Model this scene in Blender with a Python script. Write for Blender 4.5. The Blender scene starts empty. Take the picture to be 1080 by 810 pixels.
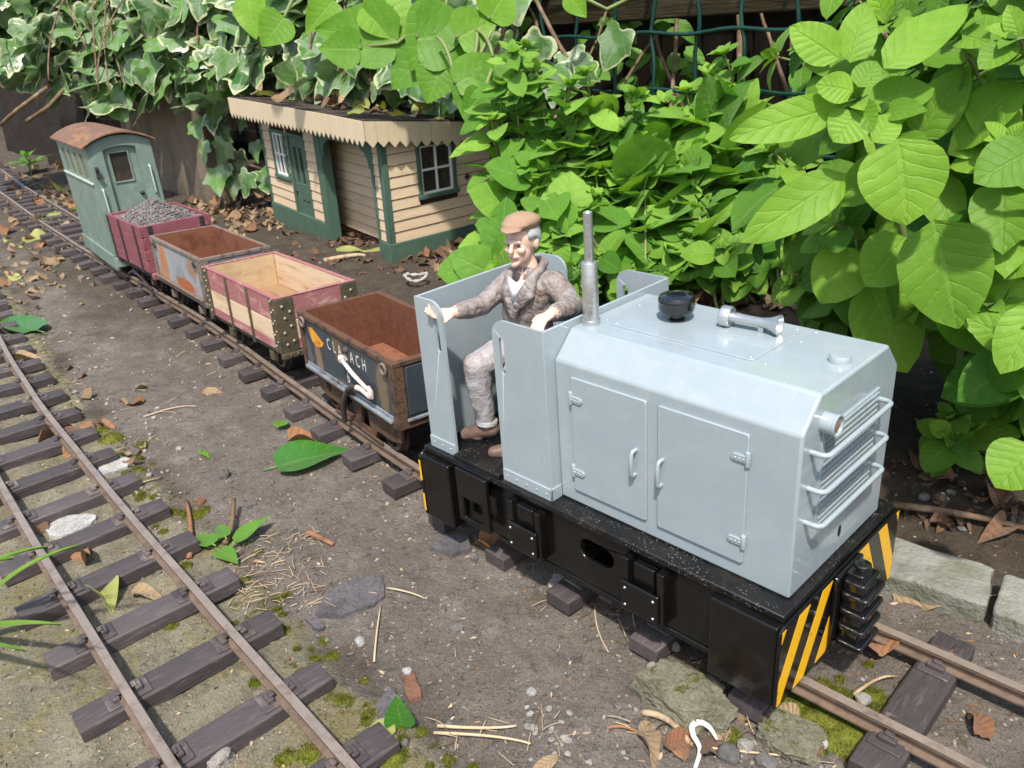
import bpy, bmesh, math, random
import numpy as np
from mathutils import Vector, Matrix, noise as mnoise
from mathutils.geometry import tessellate_polygon

SC = bpy.context.scene
COL = SC.collection
PI = math.pi

# ------------------------------------------------------------------ camera
# one unit is about 4 cm of the garden railway; z = -1.2 is the top of the rails
R_CAM = np.array([[0.70087841, 0.70967764, -0.07160372], [0.24993042, -0.33836624, -0.90721721], [-0.66806006, 0.61795301, -0.41452362]])
P_CAM = np.array([2.803182, -6.988646, 5.29698])
F_PX = 851.2834
cam_data = bpy.data.cameras.new('camera')
cam = bpy.data.objects.new('camera', cam_data)
COL.objects.link(cam)
cam.matrix_world = Matrix(((R_CAM[0][0], -R_CAM[1][0], -R_CAM[2][0], P_CAM[0]),
                           (R_CAM[0][1], -R_CAM[1][1], -R_CAM[2][1], P_CAM[1]),
                           (R_CAM[0][2], -R_CAM[1][2], -R_CAM[2][2], P_CAM[2]),
                           (0, 0, 0, 1)))
cam_data.sensor_width = 36.0
cam_data.lens = F_PX / 1080.0 * 36.0
cam_data.clip_start = 0.05
cam_data.clip_end = 2000.0
cam_data.dof.use_dof = True
cam_data.dof.focus_distance = 9.0
cam_data.dof.aperture_fstop = 2.0
SC.camera = cam

# ------------------------------------------------------------------ light
SUN = Vector((0.343, -0.386, 0.857)).normalized()
world = bpy.data.worlds.new('World')
SC.world = world
world.use_nodes = True
wn = world.node_tree.nodes
sky = wn.new('ShaderNodeTexSky')
sky.sky_type = 'NISHITA'
sky.sun_disc = False
sky.sun_elevation = math.asin(SUN.z)
sky.sun_rotation = math.atan2(SUN.x, SUN.y)
sky.air_density = 1.3
sky.dust_density = 2.5
world.node_tree.links.new(sky.outputs[0], wn['Background'].inputs[0])
wn['Background'].inputs[1].default_value = 0.15
sun_data = bpy.data.lights.new('sun', 'SUN')
sun_data.energy = 3.7
sun_data.angle = math.radians(2.5)
sun_data.color = (1.0, 0.95, 0.875)
sun = bpy.data.objects.new('sun', sun_data)
COL.objects.link(sun)
sun.rotation_euler = SUN.to_track_quat('Z', 'Y').to_euler()
SC.view_settings.view_transform = 'Standard'
SC.view_settings.look = 'None'
SC.view_settings.gamma = 1.0
SC.view_settings.exposure = 0.6
SC.cycles.max_bounces = 8
SC.cycles.transparent_max_bounces = 8
SC.cycles.caustics_reflective = False
SC.cycles.caustics_refractive = False


def at(u, v, depth):
    """world point seen at pixel (u, v) of the 1080 x 810 photograph, depth along the optical axis"""
    c = np.array([(u - 540) / F_PX * depth, (v - 405) / F_PX * depth, depth])
    p = R_CAM.T @ c + P_CAM
    return Vector(p)


def at_z(u, v, z):
    d = R_CAM.T @ np.array([(u - 540) / F_PX, (v - 405) / F_PX, 1.0])
    k = (z - P_CAM[2]) / d[2]
    return Vector(P_CAM + d * k)


# ------------------------------------------------------------------ node helpers
class NT:
    def __init__(s, name):
        s.m = bpy.data.materials.new(name)
        s.m.use_nodes = True
        s.t = s.m.node_tree
        s.b = s.t.nodes['Principled BSDF']
        s.out = s.t.nodes['Material Output']

    def n(s, typ, **k):
        nd = s.t.nodes.new(typ)
        for a, v in k.items():
            setattr(nd, a, v)
        return nd

    def l(s, a, b):
        s.t.links.new(a, b)

    def setin(s, nd, idx, v):
        if hasattr(v, 'is_output') or isinstance(v, bpy.types.NodeSocket):
            s.l(v, nd.inputs[idx])
        else:
            nd.inputs[idx].default_value = v

    def coord(s, kind='Object', scale=(1, 1, 1), rnd=False):
        tc = s.n('ShaderNodeTexCoord')
        o = tc.outputs[kind]
        if rnd:
            oi = s.n('ShaderNodeObjectInfo')
            mu = s.n('ShaderNodeMath', operation='MULTIPLY')
            s.l(oi.outputs['Random'], mu.inputs[0]); mu.inputs[1].default_value = 50
            ad = s.n('ShaderNodeVectorMath', operation='ADD')
            s.l(o, ad.inputs[0]); s.l(mu.outputs[0], ad.inputs[1])
            o = ad.outputs[0]
        if tuple(scale) != (1, 1, 1):
            mp = s.n('ShaderNodeVectorMath', operation='MULTIPLY')
            s.l(o, mp.inputs[0]); mp.inputs[1].default_value = scale
            o = mp.outputs[0]
        return o

    def noise(s, vec, scale, detail=4, rough=.6, out='Fac', dist=0):
        nd = s.n('ShaderNodeTexNoise')
        s.l(vec, nd.inputs['Vector'])
        nd.inputs['Scale'].default_value = scale
        nd.inputs['Detail'].default_value = detail
        nd.inputs['Roughness'].default_value = rough
        nd.inputs['Distortion'].default_value = dist
        return nd.outputs[out]

    def voro(s, vec, scale, feature='F1', out='Distance'):
        nd = s.n('ShaderNodeTexVoronoi', feature=feature)
        s.l(vec, nd.inputs['Vector'])
        nd.inputs['Scale'].default_value = scale
        return nd.outputs[out]

    def ramp(s, fac, lo, hi, a=0.0, b=1.0):
        mr = s.n('ShaderNodeMapRange')
        s.setin(mr, 0, fac)
        mr.inputs[1].default_value = lo; mr.inputs[2].default_value = hi
        mr.inputs[3].default_value = a; mr.inputs[4].default_value = b
        return mr.outputs[0]

    def math(s, op, a, b=0.0):
        nd = s.n('ShaderNodeMath', operation=op)
        s.setin(nd, 0, a); s.setin(nd, 1, b)
        return nd.outputs[0]

    def mix(s, fac, a, b, blend='MIX'):
        nd = s.n('ShaderNodeMix', data_type='RGBA', blend_type=blend)
        s.setin(nd, 0, fac)
        for i, v in ((6, a), (7, b)):
            if isinstance(v, bpy.types.NodeSocket):
                s.l(v, nd.inputs[i])
            else:
                nd.inputs[i].default_value = (*v, 1)
        return nd.outputs[2]

    def attr(s, name, out='Fac'):
        nd = s.n('ShaderNodeAttribute'); nd.attribute_name = name
        return nd.outputs[out]

    def bump(s, h, strength, dist=.05, prev=None):
        nd = s.n('ShaderNodeBump')
        s.l(h, nd.inputs['Height'])
        nd.inputs['Strength'].default_value = strength
        nd.inputs['Distance'].default_value = dist
        if prev is not None:
            s.l(prev, nd.inputs['Normal'])
        return nd.outputs[0]

    def fin(s, col=None, rough=None, normal=None, **k):
        for nm, v in (('Base Color', col), ('Roughness', rough), ('Normal', normal)):
            if v is None:
                continue
            if isinstance(v, bpy.types.NodeSocket):
                s.l(v, s.b.inputs[nm])
            else:
                s.b.inputs[nm].default_value = (*v, 1) if nm == 'Base Color' else v
        for a, v in k.items():
            s.b.inputs[a.replace('_', ' ')].default_value = v
        return s.m


def simple(name, col, rough=.5, metal=0.0, *, var=.25, vs=3.0, bump=.15, bs=25.0, col2=None, lo=.5, hi=.65, ms=4.0,
           coat=0.0, rnd=False, stretch=(1, 1, 1), rvar=.1, bd=.03):
    t = NT(name)
    v = t.coord('Object', stretch, rnd)
    n1 = t.noise(v, vs, 5)
    c = t.mix(n1, tuple(x * (1 - var) for x in col), tuple(min(1, x * (1 + var)) for x in col))
    if col2 is not None:
        k = t.ramp(t.noise(v, ms, 6, .65), lo, hi)
        c = t.mix(k, c, col2)
    if rnd:   # every piece its own shade
        oi = t.n('ShaderNodeObjectInfo')
        sh = t.ramp(oi.outputs['Random'], 0, 1, .72, 1.3)
        cb = t.n('ShaderNodeCombineXYZ')
        for i in range(3): t.l(sh, cb.inputs[i])
        c = t.mix(1.0, c, cb.outputs[0], 'MULTIPLY')
    nb = t.noise(v, bs, 5, .65)
    r = t.ramp(n1, .3, .7, max(0.02, rough - rvar), min(1, rough + rvar))
    nrm = t.bump(nb, bump, bd) if bump > 0 else None
    t.fin(c, r, nrm, Metallic=metal)
    if rough >= .7:
        t.b.inputs['Specular IOR Level'].default_value = .12
    if coat:
        t.b.inputs['Coat Weight'].default_value = coat
        t.b.inputs['Coat Roughness'].default_value = .08
    return t.m


# ------------------------------------------------------------------ mesh builder
BASE = {}


class MB:
    def __init__(s):
        s.v = []; s.f = []; s.m = []; s.uv = None; s.attrs = {}

    def add(s, verts, faces, m=0):
        o = len(s.v)
        s.v.extend([tuple(p) for p in verts])
        for f in faces:
            s.f.append([i + o for i in f]); s.m.append(m)
        return s

    def box(s, x0, x1, y0, y1, z0, z1, m=0):
        x0, x1 = min(x0, x1), max(x0, x1); y0, y1 = min(y0, y1), max(y0, y1); z0, z1 = min(z0, z1), max(z0, z1)
        vs = [(x0, y0, z0), (x1, y0, z0), (x1, y1, z0), (x0, y1, z0), (x0, y0, z1), (x1, y0, z1), (x1, y1, z1), (x0, y1, z1)]
        return s.add(vs, [(0, 3, 2, 1), (4, 5, 6, 7), (0, 1, 5, 4), (1, 2, 6, 5), (2, 3, 7, 6), (3, 0, 4, 7)], m)

    def hexa(s, b, t, m=0):
        """b, t: four bottom and four top points, counter-clockwise from above"""
        return s.add(list(b) + list(t), [(0, 3, 2, 1), (4, 5, 6, 7), (0, 1, 5, 4), (1, 2, 6, 5), (2, 3, 7, 6), (3, 0, 4, 7)], m)

    def prism(s, loops, axis, a0, a1, m=0):
        """extrude 2-D loops (outer, holes...) along an axis; loop coords are the two other axes in xyz order"""
        if not isinstance(loops[0][0], (tuple, list)):
            loops = [loops]
        def mk(p, a):
            if axis == 'x': return (a, p[0], p[1])
            if axis == 'y': return (p[0], a, p[1])
            return (p[0], p[1], a)
        flat = [p for L in loops for p in L]
        n = len(flat)
        if len(loops) == 1:
            caps = [tuple(range(n))]
        else:
            caps = [tuple(t) for t in tessellate_polygon([[Vector((p[0], p[1], 0)) for p in L] for L in loops])]
        vs = [mk(p, a0) for p in flat] + [mk(p, a1) for p in flat]
        fs = [tuple(reversed(c)) for c in caps] + [tuple(i + n for i in c) for c in caps]
        o = 0
        for L in loops:
            k = len(L)
            for i in range(k):
                j = (i + 1) % k
                fs.append((o + i, o + j, o + j + n, o + i + n))
            o += k
        return s.add(vs, fs, m)

    def tube(s, path, r, n=8, m=0, cap=True, closed=False):
        P = [Vector(p) for p in path]
        N = len(P)
        rr = r if isinstance(r, (list, tuple)) else [r] * N
        tang = []
        for i in range(N):
            if closed:
                t = P[(i + 1) % N] - P[i - 1]
            else:
                t = P[min(i + 1, N - 1)] - P[max(i - 1, 0)]
            tang.append(t.normalized() if t.length > 1e-9 else Vector((0, 0, 1)))
        t0 = tang[0]
        nrm = t0.orthogonal().normalized()
        vs = []
        for i in range(N):
            t = tang[i]
            nrm = (nrm - t * nrm.dot(t))
            if nrm.length < 1e-6:
                nrm = t.orthogonal()
            nrm.normalize()
            b = t.cross(nrm)
            for k in range(n):
                a = 2 * PI * k / n
                vs.append(P[i] + (nrm * math.cos(a) + b * math.sin(a)) * rr[i])
        fs = []
        for i in range(N - 1 + (1 if closed else 0)):
            i2 = (i + 1) % N
            for k in range(n):
                k2 = (k + 1) % n
                fs.append((i * n + k, i * n + k2, i2 * n + k2, i2 * n + k))
        if cap and not closed:
            fs.append(tuple(range(n - 1, -1, -1)))
            fs.append(tuple((N - 1) * n + k for k in range(n)))
        return s.add(vs, fs, m)

    def cyl(s, p0, p1, r0, r1=None, n=16, m=0):
        return s.tube([p0, p1], [r0, r0 if r1 is None else r1], n, m)

    def lathe(s, prof, origin, axis=(0, 0, 1), n=20, m=0):
        """prof: (radius, height) pairs from bottom to top"""
        ax = Vector(axis).normalized(); u = ax.orthogonal().normalized(); w = ax.cross(u)
        o = Vector(origin); vs = []; fs = []
        for (r, h) in prof:
            for k in range(n):
                a = 2 * PI * k / n
                vs.append(o + ax * h + (u * math.cos(a) + w * math.sin(a)) * max(r, 1e-4))
        for i in range(len(prof) - 1):
            for k in range(n):
                k2 = (k + 1) % n
                fs.append((i * n + k, i * n + k2, (i + 1) * n + k2, (i + 1) * n + k))
        fs.append(tuple(range(n - 1, -1, -1)))
        fs.append(tuple((len(prof) - 1) * n + k for k in range(n)))
        return s.add(vs, fs, m)

    def dome(s, c, r, axis, h=None, n=10, m=0):
        h = h or r
        return s.lathe([(r, 0), (r * .92, h * .4), (r * .7, h * .75), (r * .35, h * .95), (0.0, h)], c, axis, n, m)

    def build(s, name, mats, parent=None, bevel=0, seg=2, smooth=40, xf=None, recalc=True, thing=None):
        me = bpy.data.meshes.new(name)
        vs = s.v
        if xf is not None:
            vs = [xf @ Vector(p) for p in vs]
        base = BASE.get(parent.name, Vector((0, 0, 0))) if parent is not None else Vector((0, 0, 0))
        loc = Vector((0, 0, 0))
        if parent is None and thing is not None:
            loc = Vector(thing)
            base = loc
        if base.length > 0:
            vs = [Vector(p) - base for p in vs]
        me.from_pydata([tuple(p) for p in vs], [], s.f)
        if not isinstance(mats, (list, tuple)):
            mats = [mats]
        for mm in mats:
            me.materials.append(mm)
        if len(mats) > 1:
            me.polygons.foreach_set('material_index', s.m)
        for an, vals in s.attrs.items():
            a = me.attributes.new(an, 'FLOAT', 'POINT')
            a.data.foreach_set('value', vals)
        if s.uv is not None:
            ul = me.uv_layers.new(name='UVMap')
            li = np.empty(len(me.loops), dtype=np.int32)
            me.loops.foreach_get('vertex_index', li)
            ul.data.foreach_set('uv', np.array(s.uv, dtype=np.float32)[li].ravel())
        if recalc:
            bm = bmesh.new(); bm.from_mesh(me)
            bmesh.ops.recalc_face_normals(bm, faces=bm.faces)
            bm.to_mesh(me); bm.free()
        me.update()
        if smooth:
            me.polygons.foreach_set('use_smooth', [True] * len(me.polygons))
            if smooth < 180:
                me.set_sharp_from_angle(angle=math.radians(smooth))
        o = bpy.data.objects.new(name, me)
        COL.objects.link(o)
        if parent is not None:
            o.parent = parent
            BASE[o.name] = BASE.get(parent.name, Vector((0, 0, 0)))
        else:
            o.location = loc
            BASE[o.name] = loc
        if bevel:
            b = o.modifiers.new('bevel', 'BEVEL')
            b.width = bevel; b.segments = seg; b.limit_method = 'ANGLE'; b.angle_limit = math.radians(35)
            b.harden_normals = False
        return o


def tag(o, label=None, cat=None, group=None, kind=None):
    if label: o['label'] = label
    if cat: o['category'] = cat
    if group: o['group'] = group
    if kind: o['kind'] = kind
    return o


def thing(name, label, cat, loc=(0, 0, 0), group=None):
    """an Empty at the thing's base; parts are given in world coordinates and shifted"""
    o = bpy.data.objects.new(name, None)
    o.empty_display_size = .3
    COL.objects.link(o)
    o.location = loc
    BASE[o.name] = Vector(loc)
    return tag(o, label, cat, group)


def local_thing(name, label, cat, loc, rot=(0, 0, 0), group=None):
    """an Empty whose parts are given in its own local coordinates"""
    o = bpy.data.objects.new(name, None)
    o.empty_display_size = .3
    COL.objects.link(o)
    o.location = loc
    o.rotation_euler = rot
    BASE[o.name] = Vector((0, 0, 0))
    return tag(o, label, cat, group)


def copy_tree(o, parent=None):
    c = o.copy()
    COL.objects.link(c)
    c.parent = parent
    for ch in list(o.children):
        copy_tree(ch, c)
    return c


def rrect(x0, x1, y0, y1, r, n=4, corners=(1, 1, 1, 1)):
    """rounded rectangle; corners: bl, br, tr, tl"""
    pts = []
    for k, (cx, cy, a0) in enumerate(((x0 + r, y0 + r, PI), (x1 - r, y0 + r, 1.5 * PI), (x1 - r, y1 - r, 0), (x0 + r, y1 - r, .5 * PI))):
        if corners[k]:
            for i in range(n + 1):
                a = a0 + .5 * PI * i / n
                pts.append((cx + r * math.cos(a), cy + r * math.sin(a)))
        else:
            pts.append(((x0, y0), (x1, y0), (x1, y1), (x0, y1))[k])
    return pts


def ellipse(cx, cy, rx, ry, n=14):
    return [(cx + rx * math.cos(2 * PI * i / n), cy + ry * math.sin(2 * PI * i / n)) for i in range(n)]


def nz(x, y, z=0.0, s=1.0):
    return mnoise.noise(Vector((x * s, y * s, z * s)))


def fbm(x, y, z=0.0, s=1.0, o=4):
    return mnoise.fractal(Vector((x * s, y * s, z * s)), 1.0, 2.0, o)


# ================================================================== materials
def ground_material():
    t = NT('ground')
    g = t.n('ShaderNodeNewGeometry').outputs['Position']
    big = t.noise(g, .35, 5, .6)
    mid = t.noise(g, 2.2, 6, .65)
    fine = t.noise(g, 14, 6, .7)
    tar = t.mix(t.ramp(mid, .32, .68), (.145, .126, .109), (.262, .233, .203))
    tar = t.mix(t.ramp(big, .4, .66), tar, (.165, .139, .115))
    tar = t.mix(t.ramp(t.noise(g, 1.3, 6, .72), .57, .7), tar, (.285, .25, .21))
    tar = t.mix(t.ramp(t.noise(g, 5.5, 5, .7), .56, .72), tar, (.085, .072, .06))
    # fine grit: pale and dark specks
    v = t.voro(g, 16)
    cell = t.voro(g, 16, out='Color')
    sp = t.math('MULTIPLY', t.math('LESS_THAN', v, .3), t.ramp(t.math('MULTIPLY', cell, 1.0), .80, .84))
    tar = t.mix(sp, tar, (.36, .33, .29))
    v2 = t.voro(g, 34)
    c2 = t.voro(g, 34, out='Color')
    tar = t.mix(t.math('MULTIPLY', t.math('LESS_THAN', v2, .32), t.ramp(c2, .7, .75)), tar, (.07, .06, .052))
    stone = t.mix(t.ramp(mid, .3, .7), (.19, .172, .118), (.37, .335, .25))
    stone = t.mix(t.ramp(t.noise(g, 1.1, 6, .72), .5, .62), stone, (.235, .205, .105))
    stone = t.mix(t.ramp(t.noise(g, .8, 7, .75), .55, .66), stone, (.155, .14, .105))
    stone = t.mix(t.ramp(t.noise(g, 7, 5, .7), .58, .7), stone, (.11, .105, .085))
    stone = t.mix(t.ramp(t.noise(g, 3.1, 5, .75), .62, .7), stone, (.47, .44, .38))
    soil = t.mix(t.ramp(mid, .3, .7), (.045, .034, .025), (.105, .082, .06))
    soil = t.mix(t.ramp(fine, .6, .75), soil, (.19, .15, .11))
    moss = t.mix(fine, (.05, .055, .012), (.15, .145, .035))
    col = t.mix(t.attr('stone'), tar, stone)
    col = t.mix(t.attr('soil'), col, soil)
    gr = t.noise(g, 55, 4, .75)
    cg = t.mix(t.ramp(gr, .36, .64), (.68, .67, .65), (1.25, 1.24, 1.22))
    col = t.mix(1.0, col, cg, 'MULTIPLY')
    pk = t.math('MULTIPLY', t.ramp(t.voro(g, 9, out='Color'), .8, .84), t.math('LESS_THAN', t.voro(g, 9), .22))
    col = t.mix(pk, col, (.11, .10, .092))
    mk = t.ramp(t.math('ADD', t.attr('moss'), t.math('MULTIPLY', t.math('SUBTRACT', t.noise(g, 5.5, 7, .75), .5), 2.6)), .72, .95)
    col = t.mix(mk, col, moss)
    h = t.math('ADD', t.math('MULTIPLY', fine, .5), t.math('MULTIPLY', t.noise(g, 45, 4, .7), .35))
    h = t.math('ADD', h, t.math('MULTIPLY', v, .25))
    pit = t.ramp(t.noise(g, 6.5, 6, .75), .35, .62)
    n = t.bump(h, 1.0, .08)
    n = t.bump(pit, .55, .09, n)
    n = t.bump(mid, .5, .18, n)
    t.b.inputs['Specular IOR Level'].default_value = .15
    return t.fin(col, t.ramp(fine, .3, .7, .75, .98), n)


M_GROUND = ground_material()
M_SLEEPER = simple('sleeper_plastic', (.06, .048, .048), .62, var=.25, vs=2.5, bump=.5, bs=9, col2=(.115, .095, .09), lo=.54, hi=.75, ms=5, rnd=True, stretch=(5, .7, 3), bd=.03)
M_CHAIR = simple('chair_plastic', (.06, .048, .048), .55, bump=.2, bs=20, col2=(.15, .12, .1), rnd=True)
M_RAIL = simple('rusty_rail', (.17, .118, .085), .6, .25, var=.3, vs=4, bump=.35, bs=40, col2=(.105, .07, .05), ms=6)
M_RAILTOP = simple('worn_rail_head', (.33, .265, .215), .42, .45, var=.18, vs=3, bump=.2, bs=40, col2=(.2, .145, .11), lo=.5, hi=.7, ms=5)
M_CONC = simple('weathered_concrete', (.25, .245, .215), .9, var=.25, vs=3, bump=.8, bs=12, col2=(.16, .165, .115), lo=.45, hi=.65, ms=2.2, bd=.08)
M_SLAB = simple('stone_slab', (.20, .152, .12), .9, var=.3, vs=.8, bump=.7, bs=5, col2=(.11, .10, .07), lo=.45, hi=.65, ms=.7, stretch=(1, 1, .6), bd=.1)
M_SHADESLAB = simple('shaded_stone_slab', (.03, .023, .019), .9, var=.3, vs=1, bump=.7, bs=5, col2=(.035, .03, .03), ms=1, bd=.1)  # stone darkened, the shade under the ivy put into its colour
M_BOARD = simple('shade_black_boards', (.009, .007, .005), .9, var=.4, vs=1, bump=.5, bs=4, col2=(.016, .012, .008), ms=1.2, stretch=(1, 1, .25), bd=.1)  # near black stands for the hedge's deep shade
M_BOARD.node_tree.nodes['Principled BSDF'].inputs['Specular IOR Level'].default_value = .1
M_BEAM = simple('old_timber', (.032, .025, .013), .85, var=.35, vs=2, bump=.6, bs=6, col2=(.06, .05, .03), ms=2, stretch=(.3, 3, 3), bd=.08)
M_WIRE = simple('green_wire', (.004, .036, .026), .35, var=.2, vs=4, bump=.05, bs=30)
M_MOSSROCK = None


def rock_material(name, col, moss=.0, col2=None):
    t = NT(name)
    v = t.coord('Object', rnd=True)
    n1 = t.noise(v, 3.0, 6, .7)
    c = t.mix(t.ramp(n1, .3, .7), tuple(x * .6 for x in col), tuple(min(1, x * 1.35) for x in col))
    c = t.mix(t.ramp(t.noise(v, 14, 5, .7), .55, .72), c, tuple(x * .45 for x in col))
    if moss > 0:
        g = t.n('ShaderNodeNewGeometry').outputs['Normal']
        sx = t.n('ShaderNodeSeparateXYZ'); t.l(g, sx.inputs[0])
        mk = t.ramp(t.math('ADD', t.math('MULTIPLY', sx.outputs[2], .18), t.noise(v, 5.0, 8, .78)), .92 - .3 * moss, 1.0 - .3 * moss)
        c = t.mix(mk, c, (.13, .13, .03))
    n = t.bump(t.noise(v, 6, 8, .75), 1.0, .14)
    n = t.bump(t.noise(v, 30, 5, .75), .8, .04, n)
    t.b.inputs['Specular IOR Level'].default_value = .15
    return t.fin(c, .92, n)


M_MOSSROCK = rock_material('mossy_rock', (.30, .285, .20), .75)
M_PEBBLE = rock_material('pale_pebble', (.52, .48, .43))
M_GREYSTONE = rock_material('grey_stone', (.24, .225, .21))
M_WHITESTONE = rock_material('white_stone', (.66, .64, .60))
M_SLATE = rock_material('slate_chip', (.185, .17, .175))
M_BRICKBIT = rock_material('brick_bit', (.33, .17, .11))


# ================================================================== ground and terrain
def spaced(lo, hi, c, d0, g):
    """grid lines: step d0 near c, growing with distance"""
    out = [c]; x = c; d = d0
    while x < hi:
        x += d; d = d0 * (1 + abs(x - c) * g); out.append(x)
    x = c; d = d0
    while x > lo:
        x -= d; d = d0 * (1 + abs(x - c) * g); out.insert(0, x)
    return out


def smooth01(a, b, x):
    t = min(1, max(0, (x - a) / (b - a)))
    return t * t * (3 - 2 * t)


TX = [(-70, 7.6), (-60, 5.9), (-48, 4.3), (-35.7, 2.95), (-28.6, 2.27), (-22, 1.8), (-16.6, 1.38), (-15.5, 1.24), (-10.5, .58), (-6.7, .13), (-3, -.08), (0, -.05), (4, .05), (9, .3)]
LX = [(-60, 2.6), (-45, .3), (-30, -2.3), (-19.6, -3.92), (-15, -4.42), (-10, -4.77), (-6, -4.98), (-3, -5.12), (0, -5.28), (4, -5.5)]


def smooth_path(pts, step=.25, win=9):
    a = np.array(pts)
    xs = np.arange(a[0, 0], a[-1, 0], step)
    ys = np.interp(xs, a[:, 0], a[:, 1])
    k = int(win / step)
    pad = np.concatenate([2 * ys[0] - ys[1:k + 1][::-1], ys, 2 * ys[-1] - ys[-k - 1:-1][::-1]])
    ker = np.hanning(2 * k + 1); ker /= ker.sum()
    return xs, np.convolve(pad, ker, 'valid')


TPX, TPY = smooth_path(TX, win=3)
LPX, LPY = smooth_path(LX, win=3)


def ty(x): return float(np.interp(x, TPX, TPY))
def ly(x): return float(np.interp(x, LPX, LPY))


def y_edge(x):
    """edge of the old stone paving under the left track"""
    return ly(x) + 1.45 + .35 * nz(x, 3.1, 0, .6) + .12 * nz(x, 7.7, 0, 2.3)


def gz(x, y):
    z = -1.60 + .05 * fbm(x, y, 0, .35, 3) + .018 * fbm(x, y, 4, 1.8, 4)
    e = y_edge(x)
    s = smooth01(e + .12, e - .12, y)
    if s > 0:
        z += s * (.045 + .05 * fbm(x, y, 9, .9, 3))
    # soft ground hollow between the paving and the tarmac
    z -= .05 * math.exp(-((y - e - .25) / .25) ** 2)
    # ballast shoulder of the loco's track
    c = ty(x)
    z += .03 * smooth01(1.5, .6, abs(y - c))
    # planted bank on the right, and a low bank before the wall
    if x > -16:
        b = smooth01(2.7, 6.5, y) * smooth01(-16, -7, x)
        z += b * (.75 + .25 * fbm(x, y, 2, .7, 4))
    z += .35 * smooth01(7.5, 12, y) * smooth01(-26, -34, x) * (1 + .4 * fbm(x, y, 5, .8, 3))
    d = smooth01(-1.2, .2, x) * smooth01(-1.6, -2.4, y)
    z += d * .05 * fbm(x, y, 12, 2.2, 4)
    return z


def make_ground():
    xs = spaced(-110, 45, -3.0, .085, .055)
    ys = spaced(-45, 60, -2.5, .075, .075)
    nx, ny = len(xs), len(ys)
    V = []; st = []; so = []; mo = []
    for y in ys:
        for x in xs:
            V.append((x, y, gz(x, y)))
            e = y_edge(x)
            st.append(smooth01(e + .1, e - .1, y + .15 * fbm(x, y, 1, 2.0, 3)))
            n = fbm(x, y, 3, .6, 4)
            s = smooth01(1.5, 3.2, y + .9 * n) * smooth01(-14, -5, x + 2 * n)
            s = max(s, .8 * smooth01(1.2, 2.6, y - ty(x) + 1.1 * n) * smooth01(-3, -9, x))
            s = max(s, .7 * smooth01(-12, -22, x + 3 * n) * smooth01(-1.2, .6, y - ty(x) + 2.0 + 1.2 * n))
            s = max(s, .9 * smooth01(-1.0, .3, x + .5 * n) * smooth01(-1.9, -2.5, y + .6 * n))
            s = max(s, .6 * math.exp(-((y - e - .2) / .3) ** 2) * smooth01(-.2, .3, fbm(x, y, 6, .5, 3)))
            so.append(s)
            m = .18 + .35 * math.exp(-((y - e) / .5) ** 2) + .25 * smooth01(e + .3, e - .4, y)
            m += .6 * math.exp(-(((x - .75) / .7) ** 2 + ((y + .75) / .55) ** 2)) + .35 * math.exp(-(((x - 1.1) / .8) ** 2 + ((y - .1) / .5) ** 2))
            m += .28 * smooth01(3.2, .8, abs(y - ty(x))) * smooth01(-8, -22, x)
            mo.append(min(1, m))
    F = []
    for j in range(ny - 1):
        for i in range(nx - 1):
            a = j * nx + i
            F.append((a, a + 1, a + nx + 1, a + nx))
    b = MB(); b.v = V; b.f = F; b.m = [0] * len(F)
    b.attrs = {'stone': st, 'soil': so, 'moss': mo}
    o = b.build('ground', M_GROUND, smooth=180, recalc=False)
    tag(o, 'grey brown trodden tarmac and soil between the model railway tracks', 'ground', kind='structure')
    return o


make_ground()


# ================================================================== railway track
RAIL_PROF = [(-.085, -.16), (.085, -.16), (.085, -.138), (.02, -.125), (.02, -.05), (.05, -.04), (.05, 0), (-.05, 0), (-.05, -.04), (-.02, -.05), (-.02, -.125), (-.085, -.138)]


def rail_mesh(px, py, off, z=-1.2):
    b = MB()
    n = len(RAIL_PROF)
    vs = []
    for i in range(len(px)):
        j0, j1 = max(i - 1, 0), min(i + 1, len(px) - 1)
        tx, tyy = px[j1] - px[j0], py[j1] - py[j0]
        L = math.hypot(tx, tyy); nx_, ny_ = -tyy / L, tx / L
        wob = .012 * nz(px[i], off, 0, .5)
        for (a, h) in RAIL_PROF:
            vs.append((px[i] + nx_ * (off + a + wob), py[i] + ny_ * (off + a + wob), z + h))
    b.v = vs
    for i in range(len(px) - 1):
        for k in range(n):
            k2 = (k + 1) % n
            b.f.append((i * n + k, i * n + k2, (i + 1) * n + k2, (i + 1) * n + k))
            b.m.append(1 if k == 6 else 0)
    b.f.append(tuple(range(n))); b.m.append(0)
    b.f.append(tuple((len(px) - 1) * n + k for k in range(n - 1, -1, -1))); b.m.append(0)
    return b


def sleeper_mesh(half):
    b = MB()
    # bottom, then a slightly chamfered top outline with worn ends
    w, h = .205, .2
    n = 12
    secs = []
    for i in range(n + 1):
        y = -half + 2 * half * i / n
        e = .012 * (i in (0, n))
        ww = w + .006 * nz(y, 1.3, 0, 3)
        hz = .008 * nz(y, 5.3, 0, 3)
        secs.append([(-ww + e, y, -h), (ww - e, y, -h), (ww - e, y, -.02 + hz), (ww - .025, y, 0 + hz - e), (-ww + .025, y, 0 + hz - e), (-ww + e, y, -.02 + hz)])
    vs = [p for s_ in secs for p in s_]
    fs = []
    for i in range(n):
        for k in range(6):
            k2 = (k + 1) % 6
            fs.append((i * 6 + k, i * 6 + k2, (i + 1) * 6 + k2, (i + 1) * 6 + k))
    fs.append((0, 1, 2, 3, 4, 5)); fs.append(tuple(n * 6 + k for k in (5, 4, 3, 2, 1, 0)))
    b.add(vs, fs)
    # raised chair pads moulded along the top
    return b


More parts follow.
